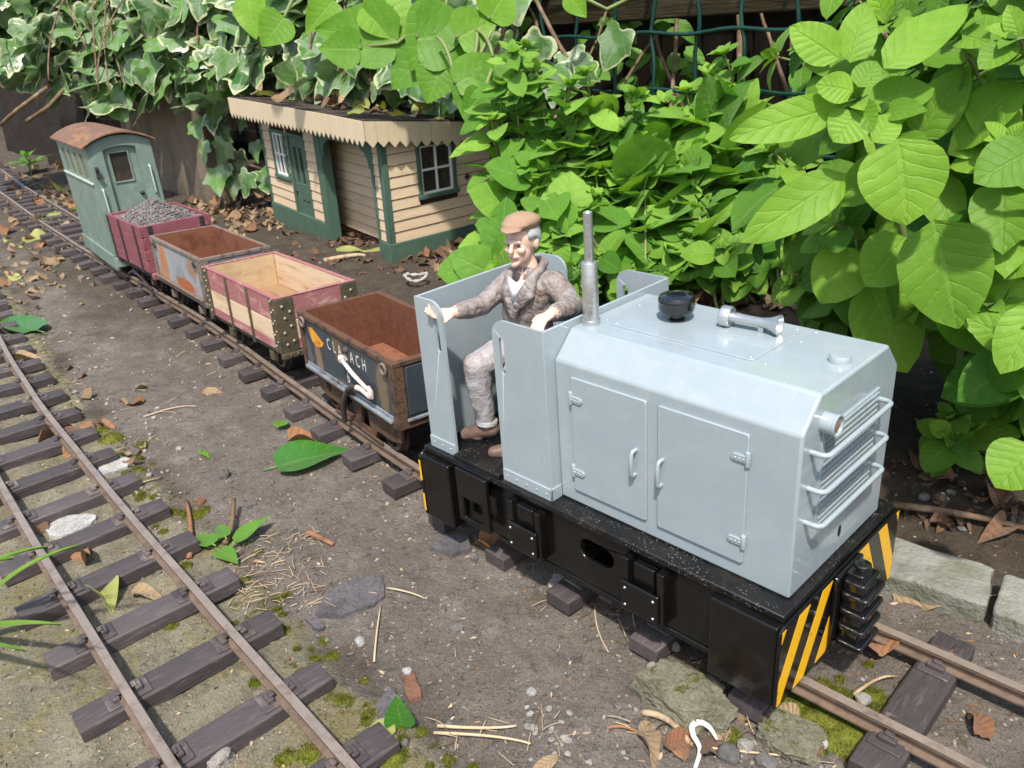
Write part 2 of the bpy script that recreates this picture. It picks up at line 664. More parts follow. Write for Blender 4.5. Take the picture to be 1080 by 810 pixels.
def chair_mesh(y):
    b = MB()
    b.box(-.16, .16, y - .24, y + .24, -.004, .022)
    for s in (-1, 1):
        b.box(-.085, .085, y + s * .09, y + s * .165, .02, .075)
        b.box(-.045, .045, y + s * .06, y + s * .12, .07, .1)
    return b


GAUGE = 1.16
PATHT = []


def make_track(name, label, px, py, x0, x1, first, step, rng, half=1.16):
    t = thing(name, label, 'railway track', (px[0], py[0], -1.5))
    sel = [i for i in range(len(px)) if x0 <= px[i] <= x1]
    ax, ay = px[sel], py[sel]
    for s in (-1, 1):
        rail_mesh(ax, ay, s * (GAUGE / 2 + .05)).build('rail', [M_RAIL, M_RAILTOP], t, smooth=30)
    proto = None
    x = first
    k = 0
    while x > x0 and k < 95:
        y = float(np.interp(x, px, py)); d = float(np.interp(x + .5, px, py) - np.interp(x - .5, px, py))
        if proto is None:
            o = sleeper_mesh(half).build('sleeper', M_SLEEPER, None, bevel=.012, smooth=50)
            proto = o
            o.parent = t
            BASE[o.name] = Vector((0, 0, 0))
            for s in (-1, 1):
                chair_mesh(s * (GAUGE / 2 + .05)).build('rail_chair', M_CHAIR, o, bevel=.008)
            c = o
        else:
            c = copy_tree(proto, t)
        zoff = -.0
        c.location = Vector((x, y, -1.36 + zoff)) - Vector((px[0], py[0], -1.5)) + Vector((0, rng.uniform(-.03, .03), 0))
        c.rotation_euler = (rng.uniform(-.006, .006), rng.uniform(-.012, .012), math.atan(d) + rng.uniform(-.02, .02))
        x -= step * rng.uniform(.985, 1.015)
        k += 1
    return t


RNG = random.Random(5)
make_track('railway_track', 'model railway track carrying the grey locomotive and its wagons', TPX, TPY, -66, 6.5, 3.55, 1.275, RNG)
make_track('railway_track', 'empty model railway track on mossy stone at the left', LPX, LPY, -40, 3.5, 1.02, 1.285, RNG, 1.19)


# ================================================================== walls, fence, edging
def rough_block(x0, x1, y0, y1, z0, z1, nsub=8, amp=.05, seed=0, freq=2.0):
    """box with a worn, uneven surface"""
    bm = bmesh.new()
    bmesh.ops.create_cube(bm, size=1)
    bmesh.ops.bevel(bm, geom=bm.edges[:], offset=.06, segments=2, profile=.5, affect='EDGES')
    bmesh.ops.subdivide_edges(bm, edges=bm.edges[:], cuts=nsub, use_grid_fill=True)
    L = (x1 - x0, y1 - y0, z1 - z0)
    for v in bm.verts:
        p = Vector((x0 + (v.co.x + .5) * L[0], y0 + (v.co.y + .5) * L[1], z0 + (v.co.z + .5) * L[2]))
        n = mnoise.noise_vector(p * freq + Vector((seed * 7.1, 0, 0)))
        n2 = mnoise.noise_vector(p * freq * 4 + Vector((seed * 3.1, 5, 0)))
        v.co = p + n * amp + n2 * amp * .35
    b = MB()
    bm.verts.ensure_lookup_table()
    b.v = [tuple(v.co) for v in bm.verts]
    b.f = [[v.index for v in f.verts] for f in bm.faces]
    b.m = [0] * len(b.f)
    bm.free()
    return b


def block_thing(name, mat, label, cat, c, size, yaw=0, tilt=(0, 0), group=None, amp=.05, seed=0, freq=2.0, nsub=7):
    b = rough_block(-size[0] / 2, size[0] / 2, -size[1] / 2, size[1] / 2, 0, size[2], nsub, amp, seed, freq)
    o = b.build(name, mat, smooth=60)
    o.location = c
    o.rotation_euler = (tilt[0], tilt[1], yaw)
    return tag(o, label, cat, group)


# concrete kerb pieces by the loco's front corner
block_thing('concrete_edging', M_CONC, 'pale mossy concrete edging block beside the locomotive front', 'edging block', (-.35, 2.0, -1.66), (2.7, .78, .40), .13, (.03, .0), seed=1, amp=.05)
block_thing('concrete_edging', M_CONC, 'short grey concrete edging block at the right frame edge', 'edging block', (1.62, 2.24, -1.66), (1.15, .8, .37), .17, (.02, .03), seed=4, amp=.05)

# stone slabs standing behind the brake van
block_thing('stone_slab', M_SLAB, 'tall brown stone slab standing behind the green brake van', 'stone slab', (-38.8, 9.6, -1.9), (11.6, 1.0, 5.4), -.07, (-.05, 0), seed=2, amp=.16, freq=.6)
block_thing('stone_slab', M_SHADESLAB, 'leaning stone slab coloured dark for the ivy shade at far left', 'stone slab', (-54.5, 9.9, -1.9), (7.5, 1.0, 5.0), .05, (-.08, .04), seed=3, amp=.2, freq=.6)
block_thing('stone_slab', M_SHADESLAB, 'stone slab coloured dark for ivy shade at the far left behind the small green plant', 'stone slab', (-65, 10.6, -1.9), (11, 1.0, 5.5), .04, (-.05, -.03), seed=6, amp=.2, freq=.6)
block_thing('stone_slab', M_SHADESLAB, 'stone slab coloured dark as the shaded void between brown slab and station building', 'stone slab', (-30.2, 13.2, -1.9), (7, 1.0, 4.6), .1, (-.05, -.03), seed=8, amp=.2, freq=.6)


def make_boards():  # added backdrop, in place of the shaded hedge interior
    t = thing('backdrop_boards', 'added near black board fence standing for deep hedge shade behind the green wire mesh', 'board fence', (-25, 15.5, -2))
    x = -95.0
    r = random.Random(3)
    b = MB()
    while x < 30:
        w = r.uniform(1.5, 2.0)
        y = 15.5 + r.uniform(-.06, .06)
        b.box(x, x + w - r.uniform(.03, .10), y, y + .25, -2.2, 9.5 + r.uniform(-.2, .2))
        x += w
    b.build('boards', M_BOARD, t, bevel=.03)
    rl = MB()
    rl.box(-95, 30, 15.15, 15.42, 5.2, 5.95); rl.box(-95, 30, 15.15, 15.42, -.2, .5)
    rl.build('backdrop_rail', M_BOARD, t, bevel=.04)
    return t


make_boards()


def make_wire_fence():
    t = thing('wire_fence', 'green plastic coated wire mesh fence behind the leafy plants', 'wire fence', (-8, 12, -1.5))
    r = random.Random(9)
    b = MB()
    x0, x1, step = -34.0, 12.0, 1.34
    k = 0
    x = x0
    while x < x1:
        ph = r.uniform(0, 6)
        path = [(x + .07 * math.sin(z * 2.2 + ph) + .03 * math.sin(z * 5 + ph), 12 + .05 * math.sin(z * 1.3 + ph) + .09, z) for z in np.arange(-1.6, 7.6, .3)]
        b.tube(path, .055, 6)
        x += step
    z = -1.1
    while z < 7.6:
        ph = r.uniform(0, 6)
        path = [(x, 12 + .05 * math.sin(x * .7 + ph), z + .05 * math.sin(x * 2.3 + ph)) for x in np.arange(x0, x1, .35)]
        b.tube(path, .05, 6)
        z += 1.42
    b.build('wire_mesh', M_WIRE, t, smooth=180)
    for px in (-21.5, -1.0):
        p = MB(); p.cyl((px, 12.3, -1.8), (px, 12.3, 7.9), .16, n=12)
        p.build('post', M_WIRE, t)
    return t


make_wire_fence()
bb = MB(); bb.box(-20, 3, 12.9, 13.5, 4.9, 5.9)
tag(bb.build('timber_beam', M_BEAM, bevel=.06, thing=(-8, 13, 4.9)), 'olive brown timber beam behind the top of the wire fence', 'timber beam')

# ================================================================== locomotive
def paint_material():
    t = NT('grey_loco_paint')
    v = t.coord('Object')
    n1 = t.noise(v, 1.1, 4)
    c = t.mix(n1, (.275, .328, .355), (.32, .375, .40))
    # faint dust and wipe marks
    d = t.ramp(t.noise(v, 4.5, 6, .7), .46, .8, 0, .38)
    c = t.mix(d, c, (.43, .44, .42))
    st = t.ramp(t.noise(t.coord('Object', (5, 5, .35)), 3.0, 5, .7), .55, .75, 0, .3)
    c = t.mix(st, c, (.29, .32, .325))
    r = t.ramp(t.noise(v, 2.2, 5, .7), .35, .7, .16, .3)
    n = t.bump(t.noise(v, 3.0, 2), .04, .05)
    n = t.bump(t.noise(v, 90, 2), .03, .01, n)
    m = t.fin(c, r, n)
    t.b.inputs['Coat Weight'].default_value = .6
    t.b.inputs['Coat Roughness'].default_value = .1
    return m


def black_material(name, speck, dust=.25):
    t = NT(name)
    v = t.coord('Object')
    c = t.mix(t.noise(v, 3, 5), (.003, .003, .0032), (.007, .0066, .006))
    d = t.ramp(t.noise(v, 2.6, 6, .75), .52, .8, 0, dust)
    c = t.mix(d, c, (.13, .105, .08))
    if speck:
        cell = t.voro(v, 44, out='Color'); dist = t.voro(v, 44)
        k = t.math('MULTIPLY', t.math('LESS_THAN', dist, .28), t.math('MULTIPLY', t.ramp(cell, .66, .72), t.ramp(t.noise(v, 2.2, 3), .4, .55)))
        c = t.mix(k, c, (.2, .18, .165))
    r = t.ramp(t.noise(v, 4, 5, .7), .35, .7, .07 if not speck else .3, .2 if not speck else .6)
    n = t.bump(t.noise(v, 22, 4), .12, .02)
    return t.fin(c, r, n)


M_PAINT = paint_material()
M_BLACK = black_material('black_gloss_paint', False, .10)
M_PLATE = black_material('dusty_black_footplate', True, .22)
M_YELLOW = simple('yellow_stripe_paint', (.80, .43, .008), .35, var=.06, vs=4, bump=.05, bs=20, col2=(.30, .17, .02), lo=.62, hi=.70, ms=9)
M_SILVER = simple('satin_aluminium', (.56, .57, .57), .33, .85, var=.08, vs=6, bump=.05, bs=60, stretch=(1, 1, 6))
M_BOLT = simple('steel_bolt', (.45, .45, .44), .35, .8, var=.1, bump=0)
M_BLACKPLASTIC = simple('black_plastic', (.008, .008, .008), .12, var=.2, bump=.03, bs=10, coat=.6)
M_DARKVOID = simple('radiator_core', (.02, .024, .028), .7, var=.3, bump=.2)
M_LENS = simple('lamp_lens', (.2, .14, .12), .12, var=.2, bump=0, coat=1.0)
M_IRON = simple('wheel_iron', (.03, .026, .023), .55, .3, var=.4, vs=4, bump=.3, bs=20, col2=(.10, .065, .045), lo=.5, hi=.7)

LOCO = thing('diesel_locomotive', 'pale grey model diesel locomotive with black frames and yellow striped buffer beam', 'locomotive', (-2.6, 0, -1.23))
HL, HH = 2.95, 2.08      # hood length, height
CX, CZ = .295, .30       # chamfer


def loco():
    P = LOCO
    # ---- hood: an eight sided section, shell without floor
    sec = [(-1, 0), (-1, HH - CZ), (-1 + CX, HH), (1 - CX, HH), (1, HH - CZ), (1, 0)]
    b = MB(); b.prism(list(reversed(sec)), 'x', -HL, 0)
    hood = b.build('hood', M_PAINT, P, bevel=.028, seg=3)
    # ---- side doors
    for (x0, x1, hinge_x, hx, sgn) in ((-2.70, -1.67, -2.70, -1.80, 1), (-1.53, -.50, -.50, -1.46, -1)):
        for side in (-1, 1):
            y = side
            d = MB()
            d.prism(rrect(x0, x1, .19, 1.645, .03), 'y', y - .002 * side, y + .028 * side)
            door = d.build('door', M_PAINT, P, bevel=.009)
            for hz in (.45, 1.38):
                h = MB()
                kx0, kx1 = (hinge_x - .015, hinge_x + .17) if sgn > 0 else (hinge_x - .17, hinge_x + .015)
                h.prism(rrect(kx0, kx1, hz - .035, hz + .04, .035), 'y', y + .026 * side, y + .048 * side)
                for q in range(3):
                    bx = (kx0 + kx1) / 2 + (q - 1) * .045
                    h.dome((bx, y + .046 * side, hz), .014, (0, side, 0), .012, 8)
                h.cyl((hinge_x, y + .03 * side, hz - .07), (hinge_x, y + .03 * side, hz + .085), .026, n=10)
                h.build('hinge', M_PAINT, door, bevel=.004)
            g = MB()
            g.tube([(hx, y + .02 * side, 1.04), (hx, y + .085 * side, 1.04), (hx - .005, y + .10 * side, 1.02), (hx - .015, y + .10 * side, .76), (hx - .015, y + .085 * side, .735), (hx - .015, y + .02 * side, .735)], .023, 8)
            g.build('handle', M_PAINT, door, smooth=60)
    # ---- roof hatch panel and rivets
    b = MB(); b.prism(rrect(-2.62, -.84, -.42, .62, .03), 'z', HH - .002, HH + .016)
    b.build('roof_panel', M_PAINT, P, bevel=.006)
    rv = MB()
    for (x, y) in ((-.9, -.36), (-.9, .56), (-2.56, -.36), (-2.56, .56)):
        rv.dome((x, y, HH + .014), .02, (0, 0, 1), .014, 8)
    for (x, y) in ((-.72, -.4), (-.72, .3), (-.72, .62), (-2.75, -.3), (-2.75, .3)):
        rv.dome((x, y, HH - .002), .018, (0, 0, 1), .014, 8)
    rv.build('rivet', M_PAINT, P)
    # ---- air filter, horn, filler cap, exhaust
    b = MB()
    b.lathe([(.09, HH), (.10, HH + .03), (.075, HH + .05), (.075, HH + .10), (.16, HH + .115), (.195, HH + .13), (.205, HH + .17), (.20, HH + .215), (.205, HH + .235), (.205, HH + .265), (.185, HH + .295), (.12, HH + .31), (.11, HH + .30), (.0, HH + .302)], (-2.10, .11, 0), n=32)
    b.build('air_filter', M_BLACKPLASTIC, P)
    b = MB()
    ax = Vector((1, .10, 0)).normalized()
    o0 = Vector((-1.60, .235, HH + .125))
    b.lathe([(.0, -.005), (.105, 0), (.115, .01), (.115, .10), (.105, .115), (.052, .12), (.048, .16), (.05, .45), (.062, .52), (.085, .58), (.108, .625), (.112, .64), (.10, .64), (.07, .58), (.03, .50), (.0, .48)], o0, ax, 28)
    b.box(-1.58, -1.50, .20, .28, HH - .002, HH + .05)
    b.box(-1.18, -1.12, .25, .31, HH - .002, HH + .08)
    b.build('horn', M_SILVER, P)
    b = MB(); b.lathe([(.105, HH - .002), (.105, HH + .055), (.095, HH + .07), (0, HH + .072)], (-.20, .06, 0), n=24)
    b.build('filler_cap', M_PAINT, P)
    b = MB()
    b.lathe([(.105, HH - .002), (.105, HH + .05), (.092, HH + .055), (.092, HH + .70), (.085, HH + .715), (.052, HH + .717), (.051, HH + 1.255), (.044, HH + 1.262), (.040, HH + 1.255), (.036, HH + 1.20), (0, HH + 1.19)], (-2.83, -.49, 0), n=28)
    b.build('exhaust_pipe', M_SILVER, P)
    # ---- radiator grille on the front
    b = MB()
    b.box(.002, .006, -.60, .52, .54, 1.64)
    gr = b.build('radiator_core', M_DARKVOID, P, smooth=0)
    b = MB()
    r = random.Random(4)
    n = 26
    for i in range(n + 1):
        y = -.60 + 1.12 * i / n
        b.box(.012, .026, y - .009, y + .009, .54, 1.64)
    n = 17
    for i in range(n + 1):
        z = .54 + 1.10 * i / n
        b.box(.022, .034, -.60, .52, z - .007, z + .007)
    b.build('grille', M_PAINT, P, smooth=0)
    b = MB()
    fr = [(-.64, .50), (.56, .50), (.56, 1.68), (-.64, 1.68)]; inn = [(-.60, .54), (.52, .54), (.52, 1.64), (-.60, 1.64)]
    b.prism([fr, inn], 'x', -.002, .020)
    b.build('grille_frame', M_PAINT, P, bevel=.004)
    for z in (.80, 1.17, 1.55):
        b = MB()
        pts = [(-.002, -.82, z), (.09, -.82, z), (.125, -.81, z), (.148, -.785, z), (.155, -.75, z)]
        pts += [(.155, .49, z), (.148, .525, z), (.125, .55, z), (.09, .56, z), (-.002, .56, z)]
        b.tube(pts, .028, 10)
        b.build('guard_rail', M_PAINT, P, smooth=70)
    b = MB()
    b.lathe([(.0, 0), (.1, 0), (.1, .115), (.106, .12), (.106, .145), (.093, .145), (.085, .115)], (-.002, -.62, 1.775), (1, 0, 0), 24)
    lamp = b.build('headlamp', M_PAINT, P)
    b = MB(); b.lathe([(.092, .118), (.075, .13), (.04, .138), (0, .14)], (-.002, -.62, 1.775), (1, 0, 0), 24)
    b.build('lens', M_LENS, lamp)
    b = MB(); b.prism(ellipse(.0, .26, .035, .07), 'x', .0015, .004)
    b.build('coupling_hole', M_DARKVOID, P)

    # ---- cab sheets
    cw, ch, xr, xf, th = 1.166, 2.154, -5.20, -2.95, .035
    # front sheet (spectacle plate, full width behind the hood)
    b = MB(); b.prism(rrect(-cw, cw, .0, ch, .02), 'x', xf - th, xf)
    b.build('front_sheet', M_PAINT, P, bevel=.012)
    b = MB(); b.prism(rrect(-cw, cw, .0, ch, .02), 'x', xr, xr + th)
    b.build('rear_sheet', M_PAINT, P, bevel=.012)
    for s in (-1, 1):
        y0, y1 = (-cw, -cw + th) if s < 0 else (cw - th, cw)
        rear = rrect(xr + .004, -4.68, .0, ch, .20, 6, (0, 0, 1, 0))
        slot = rrect(-4.835, -4.755, 1.47, 1.94, .04, 5)
        b = MB(); b.prism([rear, slot[::-1]], 'y', y0 + .001 * s, y1 + .001 * s)
        b.build('rear_side_sheet', M_PAINT, P, bevel=.010)
        frontp = rrect(-3.77, xf - .004, .0, ch, .20, 6, (0, 0, 0, 1))
        slot = rrect(-3.66, -3.58, 1.47, 1.94, .04, 5)
        b = MB(); b.prism([frontp, slot[::-1]], 'y', y0 + .001 * s, y1 + .001 * s)
        b.build('front_side_sheet', M_PAINT, P, bevel=.010)
        # skirt strips with rivets
        ya, yb = (-cw - .02, -cw + .002) if s < 0 else (cw - .002, cw + .02)
        for (a, c, nr) in ((xr, -4.69, 3), (-3.76, xf + .02, 5)):
            b = MB(); b.box(a, c, ya, yb, .0, .165)
            for q in range(nr):
                b.dome((a + (c - a) * (q + .5) / nr, ya if s < 0 else yb, .085), .017, (0, s, 0), .013, 8)
            b.build('skirt_strip', M_PAINT, P, bevel=.005)
    b = MB(); b.box(xf - .002, xf + .02, -cw - .02, -1.0, .0, .165); b.box(xf - .002, xf + .02, 1.0, cw + .02, .0, .165)
    b.build('skirt_strip', M_PAINT, P, bevel=.005)
    # hood end casing visible above the chamfer
    # ---- seat bench inside
    b = MB(); b.box(-4.55, -3.05, -.05, 1.10, .0, 1.0)
    b.build('seat_box', M_BLACK, P, bevel=.03)
    b = MB(); b.cyl((-3.05, -.75, 0), (-3.2, -.8, .8), .03, n=8); b.dome((-3.2, -.8, .8), .06, (0, 0, 1), .08, 10)
    b.build('control_lever', M_BLACKPLASTIC, P)
    # ---- footplate
    b = MB()
    b.box(-5.29, .085, -1.25, 1.25, -.085, -.003)
    b.build('footplate', M_PLATE, P, bevel=.012)
    b = MB(); b.box(-4.66, -3.80, -1.245, -.60, .0, .07)
    b.build('step_plate', M_PLATE, P, bevel=.01)
    # ---- frames
    for s in (-1, 1):
        def sp(b, loops, y0, y1):
            b.prism(loops, 'y', s * y0, s * y1)
        b = MB()
        holes = [rrect(-2.52, -2.02, -.58, -.30, .13, 6)]
        sp(b, [[(-4.7, -.95), (-.66, -.95), (-.66, -.09), (-4.7, -.09)]] + [h[::-1] for h in holes], 1.13, 1.18)
        frame = b.build('side_frame', M_BLACK, P, bevel=.012)
        b = MB()
        sp(b, [[(-3.95, -1.0), (-.66, -1.0), (-.66, -.93), (-3.95, -.93)]], 1.10, 1.2)
        b.build('frame_edge', M_BLACK, frame, bevel=.01)
        # weights at both ends
        for (x0, x1) in ((-5.27, -4.69), (-.655, .075)):
            b = MB(); sp(b, rrect(x0, x1, -1.08, -.095, .02), 1.06, 1.345)
            b.build('ballast_weight', M_BLACK, P, bevel=.045, seg=3)
        # step with a rectangular opening
        b = MB()
        sp(b, [[(-4.56, -.86), (-3.96, -.86), (-3.96, -.04), (-4.56, -.04)], [(-4.45, -.78), (-4.45, -.46), (-4.08, -.46), (-4.08, -.78)]], 1.27, 1.335)
        b.prism([(-4.56, -.10), (-3.96, -.10), (-3.96, -.03), (-4.56, -.03)], 'y', s * 1.15, s * 1.27)
        b.build('step', M_BLACK, P, bevel=.016)
        # axleboxes with horn guides
        for ax_ in (-3.33, -1.52):
            b = MB()
            sp(b, rrect(ax_ - .28, ax_ - .19, -.86, -.17, .01), 1.18, 1.31)
            b.build('horn_guide', M_BLACK, P, bevel=.012)
            b = MB()
            sp(b, rrect(ax_ + .19, ax_ + .28, -.86, -.17, .01), 1.18, 1.31)
            b.build('horn_guide', M_BLACK, P, bevel=.012)
            b = MB()
            sp(b, rrect(ax_ - .15, ax_ + .13, -.50, -.20, .02), 1.18, 1.27)
            sp(b, rrect(ax_ - .27, ax_ + .23, -.84, -.46, .015), 1.30, 1.345)
            box = b.build('axlebox', M_BLACK, P, bevel=.014)
            b = MB()
            for (dx, dz) in ((-.21, -.54), (.17, -.54), (-.21, -.77), (.17, -.77)):
                b.dome((ax_ + dx, s * 1.344, dz), .020, (0, s, 0), .016, 8)
            b.build('bolt', M_BOLT, box)
    # ---- wheels and axles
    for ax_ in (-3.33, -1.52):
        for s in (-1, 1):
            b = MB()
            b.lathe([(.36, .0), (.36, .03), (.31, .04), (.30, .12), (.22, .12), (.22, .07), (.07, .07), (.07, .13), (0, .13)], (ax_, s * .55, -.915), (0, s, 0), 28)
            b.build('wheel', M_IRON, P)
    b = MB(); b.box(-4.6, -.7, -.9, .9, -.62, -.1)
    b.build('motor_block', M_BLACK, P)
    # ---- buffer beams: black plate, chevron stripes as raised paint sheets
    for (x0, x1, face, sg) in ((.078, .118, .121, 1), (-5.33, -5.28, -5.333, -1)):
        b = MB(); b.prism(rrect(-1.345, 1.345, -1.085, -.088, .10, 6, (0, 0, 1, 1)), 'x', x0, x1)
        beam = b.build('buffer_beam', M_BLACK, P, bevel=.012)
        b = MB()
        zt, zb = -.13, -1.06
        w, pitch, slope = .215, .47, .48
        def clip(poly, axis, lim, keep_less):
            out = []
            for i in range(len(poly)):
                p, q = poly[i], poly[(i + 1) % len(poly)]
                pin = (p[axis] <= lim) if keep_less else (p[axis] >= lim)
                qin = (q[axis] <= lim) if keep_less else (q[axis] >= lim)
                if pin: out.append(p)
                if pin != qin:
                    k = (lim - p[axis]) / (q[axis] - p[axis])
                    out.append((p[0] + (q[0] - p[0]) * k, p[1] + (q[1] - p[1]) * k))
            return out
        for sd in (-1, 1):
            for k in range(-3, 8):
                # stripes lean outwards at the bottom, mirrored about the coupler
                c0 = 1.47 - k * pitch
                poly = [(c0, zb), (c0 - w, zb), (c0 - w - slope, zt), (c0 - slope, zt)]
                for (axn, lim, less) in ((0, 1.318, True), (0, .06, False)):
                    if poly: poly = clip(poly, axn, lim, less)
                if len(poly) >= 3:
                    b.prism([(sd * p[0], p[1]) for p in poly], 'x', face - .0035 * sg, face)
        b.build('warning_stripes', M_YELLOW, beam, smooth=0, bevel=.0)
        if sg < 0:
            b = MB(); b.box(x0 + .006, x1 - .006, -1.3495, -1.3465, -.52, -.20); b.box(x0 + .006, x1 - .006, -1.3495, -1.3465, -1.02, -.74)
            b.build('edge_stripe', M_YELLOW, beam, smooth=0)
    # ---- coupler: stepped block with four pockets
    b = MB()
    b.prism(rrect(-.30, .30, -1.02, -.10, .05), 'x', .12, .17)
    pk = b.build('coupler_plate', M_BLACK, P, bevel=.012)
    for k in range(4):
        z = -.975 + k * .205
        b = MB()
        ou = rrect(.17, .46, -.23, .23, .05, 4)
        b.prism(ou, 'z', z, z + .075)
        b.prism(rrect(.17, .40, -.19, .19, .04, 4), 'z', z + .075, z + .205)
        b.build('coupler_pocket', M_BLACKPLASTIC, pk, bevel=.022, seg=3)
    b = MB()
    b.cyl((.28, 0, -.16), (.28, 0, -.06), .06, n=14); b.lathe([(.06, -.06), (.085, -.055), (.09, -.03), (.075, -.01), (0, 0)], (.28, 0, 0), n=16)
    b.box(.17, .34, -.12, .12, -.16, -.10)
    b.build('coupler_pin', M_BLACKPLASTIC, pk, bevel=.012)
    b = MB(); b.prism(rrect(-.2, .2, -.9, -.3, .04), 'x', -5.55, -5.33)
    b.build('rear_coupler', M_BLACKPLASTIC, P, bevel=.02)


loco()


# ================================================================== driver
def person_materials():
    t = NT('sculpted_clothing')
    v = t.coord('Object')
    n = t.noise(v, 5, 6, .7, dist=.6)
    c = t.mix(t.ramp(n, .35, .62), (.20, .145, .115), (.30, .27, .26))
    c = t.mix(t.ramp(t.noise(v, 9, 6, .75), .52, .66), c, (.12, .08, .065))
    c = t.mix(t.ramp(t.noise(v, 3.2, 5, .7), .56, .68), c, (.37, .365, .37))
    h = t.noise(v, 10, 6, .7)
    b_ = t.bump(h, .6, .05)
    b_ = t.bump(t.noise(v, 4, 3, .5, dist=1.5), .6, .1, b_)
    j = t.fin(c, .5, b_)
    t = NT('sculpted_trousers')
    v = t.coord('Object')
    n = t.noise(v, 4, 6, .7, dist=.5)
    c = t.mix(t.ramp(n, .35, .65), (.29, .245, .225), (.38, .385, .415))
    c = t.mix(t.ramp(t.noise(v, 7, 6, .75), .58, .7), c, (.17, .125, .10))
    b_ = t.bump(t.noise(v, 8, 5, .7), .6, .06)
    tr = t.fin(c, .5, b_)
    sk = simple('painted_skin', (.66, .44, .34), .5, var=.18, vs=6, bump=.15, bs=12)
    sh = simple('brown_shoe', (.135, .085, .068), .3, var=.25, vs=6, bump=.2, bs=12, col2=(.28, .2, .17))
    cp = simple('tan_cap', (.33, .215, .145), .8, var=.18, vs=8, bump=.35, bs=25)
    hr = simple('grey_hair', (.42, .43, .43), .7, var=.3, vs=14, bump=.5, bs=25)
    st = simple('white_shirt', (.78, .78, .80), .6, var=.08, bump=.1)
    ey = simple('eye_dark', (.05, .045, .05), .3, var=.2, bump=0)
    lp = simple('lip', (.5, .22, .18), .5, var=.1, bump=0)
    return j, tr, sk, sh, cp, hr, st, ey, lp


M_JACKET, M_TROUSER, M_SKIN, M_SHOE, M_CAP, M_HAIR, M_SHIRT, M_EYE, M_LIP = person_materials()


class Sculpt:
    """overlapping tapered volumes with a region id, fused into one continuous skin by a voxel remesh"""
    def __init__(s):
        s.b = MB(); s.reg = []

    def _mark(s, n0, r):
        s.reg.extend([r] * (len(s.b.v) - n0))

    def ball(s, c, rx, ry, rz, reg, rot=None, n=14):
        n0 = len(s.b.v)
        vs = []; fs = []
        c = Vector(c)
        for i in range(n + 1):
            th = PI * i / n
            for k in range(2 * n):
                a = PI * k / n
                p = Vector((rx * math.sin(th) * math.cos(a), ry * math.sin(th) * math.sin(a), rz * math.cos(th)))
                if rot is not None: p = rot @ p
                vs.append(c + p)
        m = 2 * n
        for i in range(n):
            for k in range(m):
                fs.append((i * m + k, (i + 1) * m + k, (i + 1) * m + (k + 1) % m, i * m + (k + 1) % m))
        s.b.add(vs, fs); s._mark(n0, reg)

    def limb(s, pts, rad, reg, n=12):
        """tapered limb along a polyline with round ends"""
        n0 = len(s.b.v)
        s.b.tube(pts, rad, n)
        s._mark(n0, reg)
        for p, r in zip(pts, rad):
            s.ball(p, r, r, r, reg, n=8)

    def loft(s, secs, reg, n=22):
        """secs: (cx, cy, cz, rx, ry)"""
        n0 = len(s.b.v)
        vs = []; fs = []
        for (cx, cy, cz, rx, ry) in secs:
            for k in range(n):
                a = 2 * PI * k / n
                ca, sa = math.cos(a), math.sin(a)
                ex = math.copysign(abs(ca) ** .8, ca); ey = math.copysign(abs(sa) ** .9, sa)
                vs.append((cx + rx * ex, cy + ry * ey, cz))
        for i in range(len(secs) - 1):
            for k in range(n):
                fs.append((i * n + k, i * n + (k + 1) % n, (i + 1) * n + (k + 1) % n, (i + 1) * n + k))
        fs.append(tuple(range(n - 1, -1, -1))); fs.append(tuple((len(secs) - 1) * n + k for k in range(n)))
        s.b.add(vs, fs); s._mark(n0, reg)

    def fuse(s, name, mats, parent, voxel, smooth=6, bumpfn=None, xf=None):
        me = bpy.data.meshes.new('tmp'); me.from_pydata([tuple(v) for v in s.b.v], [], s.b.f)
        bm = bmesh.new(); bm.from_mesh(me); bmesh.ops.recalc_face_normals(bm, faces=bm.faces); bm.to_mesh(me); bm.free()
        o = bpy.data.objects.new('tmp', me); COL.objects.link(o)
        r = o.modifiers.new('r', 'REMESH'); r.mode = 'VOXEL'; r.voxel_size = voxel
        sm = o.modifiers.new('s', 'SMOOTH'); sm.iterations = smooth; sm.factor = .5
        dg = bpy.context.evaluated_depsgraph_get(); dg.update()
        ev = o.evaluated_get(dg).to_mesh()
        V = np.empty(len(ev.vertices) * 3); ev.vertices.foreach_get('co', V); V = V.reshape(-1, 3)
        F = [tuple(p.vertices) for p in ev.polygons]
        o.evaluated_get(dg).to_mesh_clear()
        bpy.data.objects.remove(o); bpy.data.meshes.remove(me)
        from mathutils.kdtree import KDTree
        kd = KDTree(len(s.b.v))
        for i, p in enumerate(s.b.v): kd.insert(p, i)
        kd.balance()
        out = MB()
        out.v = [tuple(p) for p in V]
        for f in F:
            c = V[list(f)].mean(axis=0)
            out.f.append(f); out.m.append(s.reg[kd.find(c)[1]])
        if bumpfn:
            out.v = [bumpfn(Vector(p)) for p in out.v]
        return out.build(name, mats, parent, smooth=180, xf=xf)


